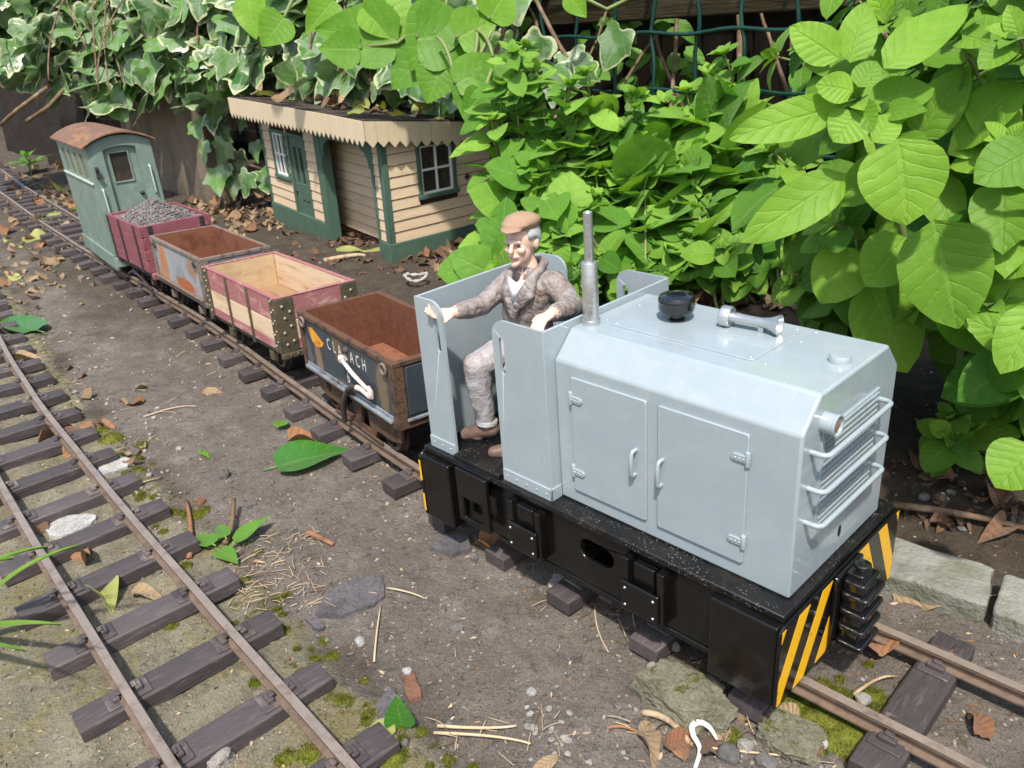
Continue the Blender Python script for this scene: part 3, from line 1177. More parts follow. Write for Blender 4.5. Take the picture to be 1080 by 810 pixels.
def make_driver():
    hx, hy, hz_ = -4.24, -.12, 2.735
    turn = math.radians(14)
    HX = Matrix.Translation((hx, hy, 0)) @ Matrix.Rotation(turn, 4, 'Z') @ Matrix.Translation((-hx, -hy, 0))
    T = thing('person', 'seated figure in flat cap and worn brown jacket at the open cab', 'person', (-4.35, 0, 1.0))
    S = Sculpt()
    J, TR, SK, SH = 0, 1, 2, 3
    # torso
    S.loft([(-4.45, .06, 1.0, .38, .30), (-4.43, .04, 1.25, .37, .28), (-4.38, .02, 1.5, .345, .245), (-4.31, -.01, 1.8, .385, .26), (-4.25, -.02, 2.05, .415, .265), (-4.22, 0, 2.22, .39, .235), (-4.21, .0, 2.33, .27, .19), (-4.21, -.02, 2.40, .15, .15)], J)
    S.ball((-4.57, .0, 2.17), .17, .17, .17, J); S.ball((-3.88, .03, 2.21), .18, .18, .17, J)
    # right arm reaching towards the camera side of the cab
    S.limb([(-4.58, -.02, 2.17), (-4.68, -.25, 2.02), (-4.70, -.45, 1.92)], [.155, .145, .13], J)
    S.limb([(-4.70, -.45, 1.92), (-4.70, -.68, 1.93), (-4.69, -.86, 1.96)], [.135, .125, .105], J)
    # left arm resting on the front sheet
    S.limb([(-3.87, .03, 2.21), (-3.66, .0, 2.11), (-3.45, -.12, 2.05)], [.165, .15, .135], J)
    S.limb([(-3.45, -.12, 2.05), (-3.30, -.42, 2.12), (-3.22, -.66, 2.17)], [.14, .13, .105], J)
    # neck and head
    S.limb([(-4.21, -.04, 2.34), (-4.225, -.07, 2.54)], [.125, .115], SK)
    S.ball((hx, hy + .03, hz_ + .06), .185, .225, .235, SK)            # skull
    S.ball((hx, hy - .06, hz_ - .10), .145, .15, .18, SK)              # jaw
    S.ball((hx, hy - .17, hz_ - .235), .065, .055, .05, SK)            # chin
    S.ball((hx, hy - .215, hz_ + .055), .135, .035, .03, SK)           # brow
    S.limb([(hx, hy - .225, hz_ + .03), (hx, hy - .272, hz_ - .055)], [.024, .036], SK)   # nose
    S.ball((hx, hy - .20, hz_ - .135), .07, .035, .035, SK)            # mouth mound
    for s in (-1, 1):
        S.ball((hx + s * .085, hy - .17, hz_ - .055), .06, .05, .05, SK)   # cheeks
        S.ball((hx + s * .192, hy + .04, hz_ - .01), .026, .05, .075, SK)  # ears
    # hands
    def hand(w, d, up, side, curl, spread, L=.30):
        w = Vector(w); d = Vector(d).normalized(); up = Vector(up); up = (up - d * up.dot(d)).normalized(); sd = d.cross(up) * side
        rot = Matrix((sd, d, up)).transposed()
        S.ball(w + d * .10, .085, .12, .042, SK, rot)
        S.limb([w + d * .0, w + d * .06], [.07, .065], SK, 10)
        for i, (o, l) in enumerate(((-.066, .15), (-.022, .175), (.022, .165), (.064, .13))):
            r0 = w + d * .17 + sd * o
            dr = (d + sd * o * spread).normalized()
            p1 = r0 + dr * l * .45 - up * curl * .03
            p2 = p1 + dr * l * .35 - up * curl * .06
            p3 = p2 + dr * l * .22 - up * curl * .075
            S.limb([r0 - d * .04, r0, p1, p2, p3], [.026, .025, .024, .022, .018], SK, 8)
        t0 = w + d * .05 - sd * .075
        t1 = t0 - sd * .055 + d * .06 - up * .01
        t2 = t1 + d * .075 - sd * .01 - up * .02
        S.limb([t0, t1, t2], [.03, .026, .02], SK, 8)
    hand((-4.70, -.94, 1.965), (-.62, -.78, .02), (.25, -.45, .85), 1, -.6, 1.2)
    hand((-3.20, -.74, 2.19), (.12, -1, -.10), (-.05, -.1, 1), -1, .55, 1.5)
    # legs
    S.limb([(-4.56, .02, 1.14), (-4.60, -.38, 1.22), (-4.62, -.72, 1.17)], [.24, .215, .185], TR)
    S.limb([(-4.62, -.72, 1.17), (-4.62, -.70, .78), (-4.60, -.66, .36)], [.19, .165, .125], TR)
    S.limb([(-4.28, .02, 1.14), (-4.13, -.36, 1.22), (-3.98, -.64, 1.17)], [.24, .215, .185], TR)
    S.limb([(-3.98, -.64, 1.17), (-3.98, -.65, .78), (-3.99, -.66, .30)], [.19, .165, .125], TR)
    # shoes
    for (ax, ay, az, dx, dy, dz) in ((-4.60, -.64, .235, -.80, -.58, -.13), (-4.00, -.67, .16, -.72, -.70, -.03)):
        d = Vector((dx, dy, dz)).normalized()
        a = Vector((ax, ay, az))
        S.limb([a - d * .05 + Vector((0, 0, -.02)), a + d * .13 + Vector((0, 0, -.035)), a + d * .33 + Vector((0, 0, -.055))], [.115, .105, .085], SH)
        S.ball(a + Vector((0, 0, .06)), .12, .12, .11, SH)
        S.ball(a + d * .15 + Vector((0, 0, -.115)), .10, .10, .03, SH)
    def wrinkle(p):
        if p.z > 2.42:
            a = turn * smooth01(2.42, 2.54, p.z)
            q = Matrix.Rotation(a, 3, 'Z') @ Vector((p.x - hx, p.y - hy, 0))
            return (hx + q.x, hy + q.y, p.z)
        w = .018 * mnoise.noise(p * 4.0) + .012 * mnoise.noise(p * 9.0)
        c = Vector((-4.35, 0, p.z)); d = (p - c)
        return tuple(p + (d.normalized() * w if d.length > 1e-4 else d * 0))
    body = S.fuse('body', [M_JACKET, M_TROUSER, M_SKIN, M_SHOE], T, .0165, 3, wrinkle)

    # hair round the back and sides
    H = Sculpt()
    H.ball((hx, hy + .05, hz_ + .07), .198, .232, .225, 0)
    o = MB()
    # cut the hair cap: keep the back and sides only
    for f in H.b.f:
        c = sum((Vector(H.b.v[i]) for i in f), Vector()) / len(f)
        if (c.y > hy + .07 and c.z > hz_ - .13) or (c.y > hy - .10 and c.z > hz_ + .07):
            o.f.append(f); o.m.append(0)
    o.v = H.b.v
    hair = o.build('hair', M_HAIR, T, smooth=180, xf=HX)
    sol = hair.modifiers.new('thick', 'SOLIDIFY'); sol.thickness = .03; sol.offset = 0
    # flat cap with a short peak
    K = Sculpt()
    tl = Matrix.Rotation(math.radians(-3), 3, 'X')
    K.ball((hx, hy + .04, hz_ + .262), .222, .265, .105, 0, tl)
    K.ball((hx, hy - .10, hz_ + .245), .19, .19, .065, 0, tl)
    K.ball((hx, hy - .235, hz_ + .205), .15, .12, .022, 0, Matrix.Rotation(math.radians(6), 3, 'X'))
    K.ball((hx, hy + .05, hz_ + .215), .205, .24, .08, 0)
    K.fuse('cap', [M_CAP], T, .02, 4, xf=HX)
    # shirt front and jacket collar
    b = MB()
    b.add([(-4.36, -.235, 2.30), (-4.08, -.235, 2.30), (-4.15, -.285, 2.16), (-4.25, -.31, 2.00), (-4.31, -.285, 2.14), (-4.23, -.262, 2.25)],
          [(0, 4, 5), (1, 5, 2), (5, 4, 3, 2)])
    sh = b.build('shirt', M_SHIRT, T, smooth=180)
    sol = sh.modifiers.new('thick', 'SOLIDIFY'); sol.thickness = .05; sol.offset = 1
    C = Sculpt()
    for s in (-1, 1):
        pts = [(-4.21, .17, 2.44), (-4.21 + s * .13, .10, 2.44), (-4.21 + s * .19, -.06, 2.40), (-4.22 + s * .185, -.20, 2.31), (-4.23 + s * .15, -.285, 2.16), (-4.255 + s * .075, -.325, 1.99), (-4.275 + s * .02, -.325, 1.80)]
        C.limb(pts, [.05, .055, .06, .07, .075, .06, .03], 0, 10)
        pts2 = [(-4.22 + s * .22, -.20, 2.27), (-4.23 + s * .23, -.275, 2.12), (-4.25 + s * .13, -.315, 1.98)]
        C.limb(pts2, [.05, .06, .035], 0, 10)
    C.fuse('collar', [M_JACKET], T, .018, 4)
    # the trouser cuff
    b = MB(); b.lathe([(.135, 0), (.15, .0), (.145, .05), (.13, .06)], (-4.60, -.655, .31), (0, .08, 1), 18)
    b.build('cuff', M_TROUSER, T)
    # eyes, brows, lips
    for s in (-1, 1):
        b = MB()
        b.lathe([(.015, 0), (.013, .005), (.007, .008), (0, .009)], (hx + s * .074, hy - .203, hz_ + .008), (s * .25, -1, 0), 10)
        b.build('eye', M_EYE, T, xf=HX)
        b = MB(); b.tube([(hx + s * .03, hy - .245, hz_ + .058), (hx + s * .08, hy - .236, hz_ + .07), (hx + s * .125, hy - .205, hz_ + .056)], [.006, .008, .005], 6)
        b.build('eyebrow', M_HAIR, T, xf=HX)
    b = MB(); b.tube([(hx - .055, hy - .222, hz_ - .128), (hx - .02, hy - .237, hz_ - .137), (hx + .02, hy - .237, hz_ - .137), (hx + .055, hy - .222, hz_ - .128)], [.006, .012, .012, .006], 6)
    b.build('mouth', M_LIP, T, xf=HX)


make_driver()

# ================================================================== wagons
M_RUSTIN = simple('rusty_lining', (.155, .065, .038), .85, var=.3, vs=4, bump=.45, bs=26, col2=(.12, .048, .03), lo=.48, hi=.66, ms=7, bd=.03)
M_RUSTFLOOR = simple('rusty_floor', (.22, .095, .056), .9, var=.3, vs=4, bump=.6, bs=18, col2=(.15, .06, .035), ms=6)
M_RUSTIRON = simple('rusty_iron', (.13, .075, .05), .75, .15, var=.4, vs=5, bump=.5, bs=25, col2=(.055, .04, .034), lo=.48, hi=.62, ms=5)
M_DARKIRON = simple('dark_iron', (.05, .04, .034), .65, .2, var=.4, vs=5, bump=.4, bs=22, col2=(.15, .10, .065), lo=.52, hi=.7, ms=5)
M_BLUELIP = simple('worn_blue_edge', (.20, .225, .25), .55, var=.3, vs=3, bump=.3, bs=20, col2=(.09, .07, .055), ms=4)
M_LEVER = simple('pinkish_white_lever', (.66, .55, .51), .55, var=.15, vs=6, bump=.25, bs=20, col2=(.45, .36, .31), ms=8)
M_LETTER = simple('chalky_lettering', (.66, .64, .60), .8, var=.2, vs=12, bump=0, col2=(.16, .16, .16), lo=.55, hi=.72, ms=16)
M_EMBLEM = simple('orange_emblem_paint', (.70, .30, .03), .6, var=.3, vs=8, bump=.2, bs=25, col2=(.38, .13, .025), lo=.5, hi=.62, ms=10)
M_STAIN = simple('rust_streak', (.23, .145, .09), .8, var=.4, vs=5, bump=.2, bs=25, col2=(.10, .08, .07), lo=.45, hi=.65, ms=5, stretch=(2, 1, .5))
M_PINK = simple('pink_paint_on_planks', (.33, .135, .135), .75, var=.3, vs=3, bump=.4, bs=14, col2=(.48, .33, .28), lo=.54, hi=.70, ms=3.0, stretch=(.5, 1, 2))
M_PALEWOOD = simple('pale_wood', (.60, .455, .31), .75, var=.14, vs=2, bump=.3, bs=10, col2=(.46, .30, .16), ms=2.5, stretch=(.35, 2, 3))
M_INWOOD = simple('shaded_end_wood', (.52, .38, .225), .8, var=.15, vs=2, bump=.3, bs=10, col2=(.40, .28, .16), ms=1.6, stretch=(.4, 1, 1.5))  # end linings: wood toned down, less lit than the sides
M_SHADEFLOOR = simple('shaded_floor_wood', (.30, .19, .105), .85, var=.2, vs=2, bump=.3, bs=10, col2=(.2, .125, .07), ms=2, stretch=(.3, 2, 1))  # floor wood darkened, the wagon's inside shade put into the colour
M_BRASS = simple('mossy_iron_plate', (.115, .088, .05), .6, .2, var=.4, vs=4, bump=.4, bs=20, col2=(.06, .055, .035), lo=.45, hi=.6, ms=4)
M_RIVET = simple('worn_rivet', (.30, .25, .18), .5, .3, var=.3, bump=0)


def patched(name, base, patches, rough=.65, dark=None, bump=.35):
    """paint with rust patches of a shape of their own: (x, z, rx, rz, colour) in the wagon's frame"""
    t = NT(name)
    v = t.coord('Object')
    n1 = t.noise(v, 2.2, 5)
    c = t.mix(n1, tuple(x * .75 for x in base), tuple(x * 1.25 for x in base))
    c = t.mix(t.ramp(t.noise(v, 5, 6, .75), .55, .72, 0, .6), c, dark or tuple(x * .5 for x in base))
    sx = t.n('ShaderNodeSeparateXYZ'); t.l(v, sx.inputs[0])
    for i, (x, z, rx, rz, col) in enumerate(patches):
        dx = t.math('DIVIDE', t.math('SUBTRACT', sx.outputs[0], x), rx)
        dz = t.math('DIVIDE', t.math('SUBTRACT', sx.outputs[2], z), rz)
        d = t.math('SQRT', t.math('ADD', t.math('MULTIPLY', dx, dx), t.math('MULTIPLY', dz, dz)))
        d = t.math('ADD', d, t.math('MULTIPLY', t.math('SUBTRACT', t.noise(v, 3.5 + i, 7, .75), .5), 1.9))
        k = t.ramp(d, .75, 1.05, 1, 0)
        cc = t.mix(t.noise(v, 9, 5, .7), tuple(q * .6 for q in col), tuple(min(1, q * 1.35) for q in col))
        c = t.mix(k, c, cc)
    return t.fin(c, t.ramp(n1, .3, .7, rough - .12, rough + .12), t.bump(t.noise(v, 18, 5, .7), bump, .03))


M_GREYRUST = patched('grey_rusty_panel', (.27, .275, .29), [(-1.12, 1.2, .34, .52, (.40, .17, .07)), (1.15, 1.4, .4, .3, (.27, .17, .12)), (.2, 1.0, .4, .3, (.22, .23, .25)), (.45, .86, .85, .17, (.33, .10, .03)), (-1.5, .8, .5, .3, (.33, .2, .13))])
M_NAVY = patched('faded_navy_paint', (.036, .048, .058), [(-1.12, 1.02, .16, .36, (.22, .14, .085)), (1.35, 1.25, .20, .6, (.15, .11, .065)), (-.22, 1.5, .22, .25, (.13, .085, .05)), (-1.6, .95, .2, .5, (.10, .10, .105)), (.1, .85, .7, .1, (.09, .085, .08))], .45)
M_GREYFRAME = simple('grey_brown_frame', (.19, .155, .135), .75, var=.3, vs=4, bump=.35, bs=20, col2=(.11, .075, .055), ms=4)
M_BROWNIN = simple('brown_lining', (.20, .085, .05), .85, var=.25, vs=2, bump=.35, bs=12, col2=(.13, .055, .035), ms=2)
M_MAROON = simple('maroon_paint', (.215, .062, .078), .6, var=.25, vs=2.5, bump=.35, bs=12, col2=(.30, .13, .14), lo=.55, hi=.72, ms=3, stretch=(.5, 1, 2))
M_STRAP = simple('black_strap', (.035, .03, .03), .55, .2, var=.3, bump=.2)
M_GRAVEL = rock_material('grey_gravel', (.29, .26, .25))
M_GREENVAN = simple('sage_green_paint', (.155, .215, .18), .55, var=.18, vs=1.6, bump=.25, bs=10, col2=(.22, .275, .23), lo=.5, hi=.68, ms=2)
M_VANROOF = simple('rust_streaked_roof', (.175, .105, .075), .8, var=.3, vs=3, bump=.4, bs=12, col2=(.30, .16, .08), lo=.52, hi=.68, ms=1.6, stretch=(.5, 1.6, 1))
M_PALEGREEN = simple('pale_worn_edge', (.45, .52, .47), .6, var=.15, bump=.2)
M_GLASS = simple('dark_window_glass', (.035, .03, .024), .08, var=.3, bump=0, col2=(.07, .05, .035), ms=2)
M_OLIVEGLASS = simple('olive_window_glass', (.10, .095, .07), .15, var=.3, bump=0, col2=(.16, .14, .08), ms=1.5)  # opaque tint standing for the brown interior and a greenish reflection

GAUGE_HALF = .58


def text_mb(txt, size, xs=1.0, depth=.004):
    cu = bpy.data.curves.new('t', 'FONT'); cu.body = txt; cu.size = size; cu.align_x = 'CENTER'; cu.align_y = 'CENTER'
    cu.resolution_u = 3
    o = bpy.data.objects.new('t', cu); COL.objects.link(o)
    dg = bpy.context.evaluated_depsgraph_get(); dg.update()
    me = o.evaluated_get(dg).to_mesh()
    V = [Vector(v.co) for v in me.vertices]; F = [tuple(p.vertices) for p in me.polygons]
    o.evaluated_get(dg).to_mesh_clear()
    bpy.data.objects.remove(o); bpy.data.curves.remove(cu)
    return [(v.x * xs, v.y) for v in V], F


def letters_on_side(b, txt, x, y, z, size, xs=.7, rot=0.0):
    """lettering sheet standing 3 mm off a side that faces -y"""
    V, F = text_mb(txt, size, xs)
    c, s = math.cos(rot), math.sin(rot)
    b.add([(x + p[0] * c - p[1] * s, y, z + p[0] * s + p[1] * c) for p in V], F)


def running_gear(T, L, axles, r=.31, guard=M_DARKIRON, guard_x=.28, sole_z=.66, wm=None):
    for ax in axles:
        b = MB(); b.cyl((ax, -.72, r), (ax, .72, r), .045, n=10)
        b.build('axle', M_IRON, T)
        for s in (-1, 1):
            b = MB()
            b.lathe([(r + .05, 0), (r + .05, .03), (r, .045), (r - .01, .14), (r - .07, .145), (r - .07, .10), (.09, .10), (.09, .15), (0, .15)], (ax, s * .53, r), (0, s, 0), 26)
            for k in range(6):
                a = 2 * PI * k / 6 + .3
                b.tube([(ax + .07 * math.cos(a), s * .64, r + .07 * math.sin(a)), (ax + (r - .05) * math.cos(a), s * .64, r + (r - .05) * math.sin(a))], .022, 6)
            b.build('wheel', wm or M_IRON, T)
            if guard is not None:
                b = MB()
                yo = s * .745
                b.prism([(ax - guard_x, sole_z), (ax - .09, r - .08), (ax - .07, r - .14), (ax + .07, r - .14), (ax + .09, r - .08), (ax + guard_x, sole_z)], 'y', yo - .02, yo + .02)
                b.box(ax - .085, ax + .085, yo + .02 * s, yo + .09 * s, r - .09, r + .12)
                b.build('axle_guard', guard, T, bevel=.012)
    for s in (-1, 1):
        b = MB()
        b.box(s * (L / 2 + .02), s * (L / 2 + .32), -.07, .07, .44, .56)
        b.prism(ellipse(0, .5, .13, .11), 'x', s * (L / 2 + .32), s * (L / 2 + .38))
        b.tube([(s * (L / 2 + .30), 0, .47), (s * (L / 2 + .42), .02, .36), (s * (L / 2 + .55), .0, .42), (s * (L / 2 + .42), -.02, .5)], .025, 6, closed=True)
        b.build('coupler', M_DARKIRON, T, bevel=.01)


def ring(x, y, z, R, r, axis='y', n=16):
    b = MB()
    pts = []
    for k in range(n):
        a = 2 * PI * k / n
        pts.append((x + R * math.cos(a), y, z + R * math.sin(a)))
    b.tube(pts, r, 7, closed=True)
    return b


def box_shell(L, W, z0, z1, th, m=0):
    """four walls butted end to end"""
    b = MB()
    b.box(-L / 2, L / 2, -W / 2, -W / 2 + th, z0, z1, m)
    b.box(-L / 2, L / 2, W / 2 - th, W / 2, z0, z1, m)
    b.box(-L / 2, -L / 2 + th, -W / 2 + th, W / 2 - th, z0, z1, m)
    b.box(L / 2 - th, L / 2, -W / 2 + th, W / 2 - th, z0, z1, m)
    return b


def ring_prism(L, W, th, z0, z1, out=0.0):
    b = MB()
    o = [(-L / 2 - out, -W / 2 - out), (L / 2 + out, -W / 2 - out), (L / 2 + out, W / 2 + out), (-L / 2 - out, W / 2 + out)]
    i = [(-L / 2 + th, -W / 2 + th), (-L / 2 + th, W / 2 - th), (L / 2 - th, W / 2 - th), (L / 2 - th, -W / 2 + th)]
    b.prism([o, i], 'z', z0, z1)
    return b


def black_tub():
    L, W, zb, zt = 3.558, 1.672, .673, 1.811
    T = local_thing('mine_wagon', 'dark navy steel wagon lettered in white with rusty red inside, next to the locomotive', 'wagon', (-8.39, .42, -1.2), (-.024, 0, -.137))
    box_shell(L, W, zb + .06, zt - .06, .045).build('tub_side', M_NAVY, T)
    ring_prism(L - .10, W - .10, .03, zb + .1, zt - .005).build('lining', M_RUSTIN, T, smooth=0)
    b = MB(); b.box(-L / 2 + .05, L / 2 - .05, -W / 2 + .05, W / 2 - .05, zb + .04, zb + .1); b.build('floor', M_RUSTFLOOR, T)
    ring_prism(L, W, .055, zt - .085, zt, .03).build('rim', M_RUSTIRON, T, bevel=.012)
    ring_prism(L, W, .06, zb - .02, zb + .07, .02).build('bottom_frame', M_RUSTIRON, T, bevel=.012)
    for s in (-1, 1):
        b = MB(); b.box(-L / 2 + .12, L / 2 - .14, s * (W / 2 + .018), s * (W / 2 + .075), zb + .075, zb + .13)
        b.box(-L / 2 + .12, L / 2 - .14, s * (W / 2 + .0), s * (W / 2 + .020), zb + .08, zb + .19)
        b.build('edge_strip', M_BLUELIP, T, bevel=.01)
        b = MB(); b.box(s * (L / 2 + .018), s * (L / 2 + .065), -W / 2 + .14, W / 2 - .14, zb + .11, zb + .16)
        b.build('edge_strip', M_BLUELIP, T, bevel=.01)
        for e in (-1, 1):
            b = MB()
            b.prism([(e * (L / 2 + .024), s * (W / 2 + .024)), (e * (L / 2 - .13), s * (W / 2 + .024)), (e * (L / 2 - .13), s * (W / 2 + .002)), (e * (L / 2 + .002), s * (W / 2 + .002)), (e * (L / 2 + .002), s * (W / 2 - .17)), (e * (L / 2 + .024), s * (W / 2 - .17))], 'z', zb + .0, zt - .087)
            for q in range(5):
                zz = zb + .12 + q * .19
                b.dome((e * (L / 2 - .06), s * (W / 2 + .024), zz), .016, (0, s, 0), .012, 7)
                b.dome((e * (L / 2 + .024), s * (W / 2 - .07), zz), .016, (e, 0, 0), .012, 7)
            b.build('corner_post', M_RUSTIRON, T, bevel=.008)
            ring(e * 1.55, s * (W / 2 + .05), zt - .15, .085, .025).build('tie_ring', M_GREYFRAME, T, smooth=180)
        b = MB(); b.box(s * (L / 2 + .002), s * (L / 2 + .022), -W / 2 + .2, W / 2 - .2, zb + .2, zt - .12)
        b.build('end_panel', M_NAVY, T, bevel=.01)
        # frames with shaped openings
        y = s * .70
        outer = [(-1.62, .63), (-1.55, .30), (-1.25, .22), (-.75, .22), (-.62, .03), (.58, .03), (.72, .22), (1.2, .22), (1.55, .30), (1.62, .63)]
        h1 = [(-.52, .16), (-.12, .16), (-.16, .50), (-.44, .54)][::-1]
        h2 = [(.10, .13), (.46, .13), (.42, .50), (.30, .56), (.18, .50)][::-1]
        h3 = ellipse(-1.13, .46, .13, .10, 12)[::-1]
        b = MB(); b.prism([outer, h1, h2, h3], 'y', y - .03, y + .03)
        b.box(-.9, .9, y + s * .03, y + s * .07, .035, .085)
        for q in range(9):
            b.dome((-1.4 + q * .35, y + s * .03, .60), .022, (0, s, 0), .018, 7)
        b.build('side_frame', M_RUSTIRON, T, bevel=.01)
    # lettering, emblem and streaks on the near side
    yy = -W / 2 - .004
    b = MB()
    for ch, x in zip('CLARACH', (-.57, -.345, -.13, .10, .33, .55, .775)):
        letters_on_side(b, ch, x, yy, 1.475, .30, .68)
    letters_on_side(b, 'No', .13, yy, 1.27, .19, .7)
    letters_on_side(b, '6', .085, yy, 1.05, .31, .72)
    b.build('lettering', M_LETTER, T, smooth=0, recalc=False)
    b = MB(); b.prism([(-1.42, 1.58), (-1.33, 1.36), (-1.2, 1.27), (-1.02, 1.29), (-.86, 1.36), (-.80, 1.43), (-.92, 1.47), (-1.08, 1.54), (-1.27, 1.61)], 'y', yy, yy + .003)
    b.build('emblem', M_EMBLEM, T, smooth=0)
    b = MB()
    yl = -W / 2 - .10
    b.tube([(.12, yl, 1.42), (.56, yl - .02, 1.29), (1.0, yl, 1.155)], [.034, .038, .034], 8)
    b.cyl((.06, yl + .02, 1.44), (.15, yl - .01, 1.41), .055, n=10)
    b.tube([(1.02, yl, 1.2), (1.10, yl, 1.15), (1.10, yl, 1.05), (1.02, yl, 1.03)], [.04, .045, .045, .035], 8)
    b.box(.05, .13, yl + .02, -W / 2 + .01, 1.38, 1.47)
    b.build('brake_lever', M_LEVER, T, smooth=60)
    b = MB()
    pts = [(-.18, yl + .02, .14), (-.12, yl, .42), (.02, yl, .68), (.22, yl, .90), (.45, yl, 1.02), (.62, yl, 1.06)]
    b.tube(pts, [.055, .055, .052, .05, .048, .045], 8)
    b.build('lever_arm', M_DARKIRON, T, smooth=60)
    b = MB(); b.tube([(.60, yl, 1.06), (.8, yl, 1.09), (1.02, yl, 1.05)], [.052, .055, .045], 8)
    b.build('lever_tip', M_LEVER, T, smooth=60)
    b = MB(); b.dome((.14, -.74, 1.57), .09, (0, -1, 0), .18, 12)
    b.build('door_catch', M_DARKIRON, T)
    running_gear(T, L, (-1.13, 1.13), .31, None)


black_tub()


def plank_wagon():
    L, W, zb, zt = 3.788, 1.796, .60, 1.727
    T = local_thing('plank_wagon', 'wooden wagon with faded pink top plank, bare middle plank and riveted corner plates', 'wagon', (-13.329, 1.044, -1.2), (-.035, 0, -.077))
    zs = (zb, .80, 1.225, zt)
    for k, m in enumerate((M_PINK, M_PALEWOOD, M_PINK)):
        box_shell(L, W, zs[k], zs[k + 1] - .008, .055).build('plank', m, T, bevel=.008)
    for s in (-1, 1):
        b = MB(); b.box(-L / 2 + .062, L / 2 - .062, s * (W / 2 - .058), s * (W / 2 - .078), zb + .11, zt - .012); b.build('lining', M_PALEWOOD, T)
        b = MB(); b.box(s * (L / 2 - .058), s * (L / 2 - .078), -W / 2 + .095, W / 2 - .095, zb + .11, zt - .012); b.build('lining', M_INWOOD, T)
    b = MB(); b.box(-L / 2 + .06, L / 2 - .06, -W / 2 + .085, W / 2 - .085, zb + .30, zb + .36); b.build('floor', M_SHADEFLOOR, T)
    ring_prism(L, W, .085, zt - .008, zt + .012, .012).build('rim', M_PINK, T, bevel=.006)
    for s in (-1, 1):
        for x in (-.60, .53):
            b = MB(); b.box(x - .05, x + .05, s * (W / 2 + .002), s * (W / 2 + .028), zb - .1, zt - .03)
            for q in range(6): b.dome((x, s * (W / 2 + .028), zb + .05 + q * .2), .022, (0, s, 0), .018, 8)
            b.build('iron_strap', M_BRASS, T, bevel=.006)
        for e in (-1, 1):
            b = MB()
            b.box(e * (L / 2 - .24), e * (L / 2 + .03), s * (W / 2 + .002), s * (W / 2 + .032), zb - .02, zt - .015)
            b.box(e * (L / 2 + .002), e * (L / 2 + .032), s * (W / 2 + .0), s * (W / 2 - .36), zb - .02, zt - .015)
            pl = b.build('corner_plate', M_BRASS, T, bevel=.008)
            b = MB()
            for q in range(5):
                b.dome((e * (L / 2 - .16), s * (W / 2 + .032), zb + .12 + q * .235), .032, (0, s, 0), .024, 9)
                b.dome((e * (L / 2 - .06), s * (W / 2 + .032), zb + .22 + q * .225), .026, (0, s, 0), .02, 9)
            for (yy, zz) in ((.12, .15), (.27, .2), (.1, .4), (.26, .52), (.15, .7), (.27, .82), (.12, .95)):
                b.dome((e * (L / 2 + .032), s * (W / 2 - yy), zb + zz), .036, (e, 0, 0), .028, 10)
            b.build('rivet', M_RIVET, pl)
    for e in (-1, 1):
        b = MB(); b.box(e * (L / 2 - .06), e * (L / 2 + .06), -W / 2 - .02, W / 2 + .02, zb - .14, zb - .025)
        for yy in (-.75, -.6, .6, .75): b.dome((e * (L / 2 + .06), yy, zb - .08), .035, (e, 0, 0), .03, 10)
        b.build('headstock', M_BRASS, T, bevel=.01)
    for s in (-1, 1):
        b = MB(); b.box(-L / 2 + .06, L / 2 - .06, s * (W / 2 - .2), s * (W / 2 - .07), zb - .14, zb - .01)
        b.build('sole_bar', M_BRASS, T, bevel=.01)
    b = MB()
    letters_on_side(b, 'H', .10, -W / 2 - .004, 1.47, .36, .4)
    letters_on_side(b, 'A', 1.17, -W / 2 - .004, 1.45, .36, .4)
    b.build('faded_lettering', simple('faded_pink_lettering', (.58, .40, .38), .8, var=.2, vs=8, bump=0, col2=(.36, .15, .16), lo=.45, hi=.6, ms=14), T, smooth=0, recalc=False)
    running_gear(T, L, (-1.05, 1.12), .31, M_BRASS, .25, zb - .02)


plank_wagon()


def rust_wagon():
    L, W, zb, zt = 3.757, 1.74, .613, 1.772
    T = local_thing('steel_wagon', 'grey steel wagon with orange rust patches and empty brown inside', 'wagon', (-17.633, 1.514, -1.2), (-.036, 0, -.094))
    box_shell(L, W, zb + .05, zt - .05, .045).build('tub_side', M_GREYRUST, T)
    ring_prism(L - .10, W - .10, .03, zb + .1, zt - .005).build('lining', M_BROWNIN, T, smooth=0)
    b = MB(); b.box(-L / 2 + .05, L / 2 - .05, -W / 2 + .05, W / 2 - .05, zb + .04, zb + .1); b.build('floor', M_RUSTFLOOR, T)
    ring_prism(L, W, .055, zt - .09, zt, .03).build('rim', M_GREYFRAME, T, bevel=.012)
    ring_prism(L, W, .06, zb - .05, zb + .09, .035).build('bottom_frame', M_GREYFRAME, T, bevel=.012)
    for s in (-1, 1):
        b = MB(); b.box(-L / 2 + .1, L / 2 - .1, s * (W / 2 + .03), s * (W / 2 + .10), zb + .1, zb + .14)
        b.build('edge_strip', M_STAIN, T, bevel=.01)
        for e in (-1, 1):
            b = MB()
            b.box(e * (L / 2 - .19), e * (L / 2 + .02), s * (W / 2 + .002), s * (W / 2 + .03), zb + .092, zt - .092)
            b.box(e * (L / 2 + .002), e * (L / 2 + .03), s * (W / 2 + .0), s * (W / 2 - .2), zb + .092, zt - .092)
            b.build('corner_post', M_GREYFRAME, T, bevel=.008)
            ring(e * 1.52, s * (W / 2 + .045), zt - .2, .07, .02).build('tie_ring', M_DARKIRON, T, smooth=180)
        b = MB(); b.box(s * (L / 2 + .002), s * (L / 2 + .025), -W / 2 + .24, W / 2 - .24, zb + .25, zt - .14)
        b.build('end_panel', M_GREYFRAME, T, bevel=.01)
    running_gear(T, L, (-1.05, 1.05), .31, M_GREYFRAME, .3, zb - .04)
    return T


rust_wagon()


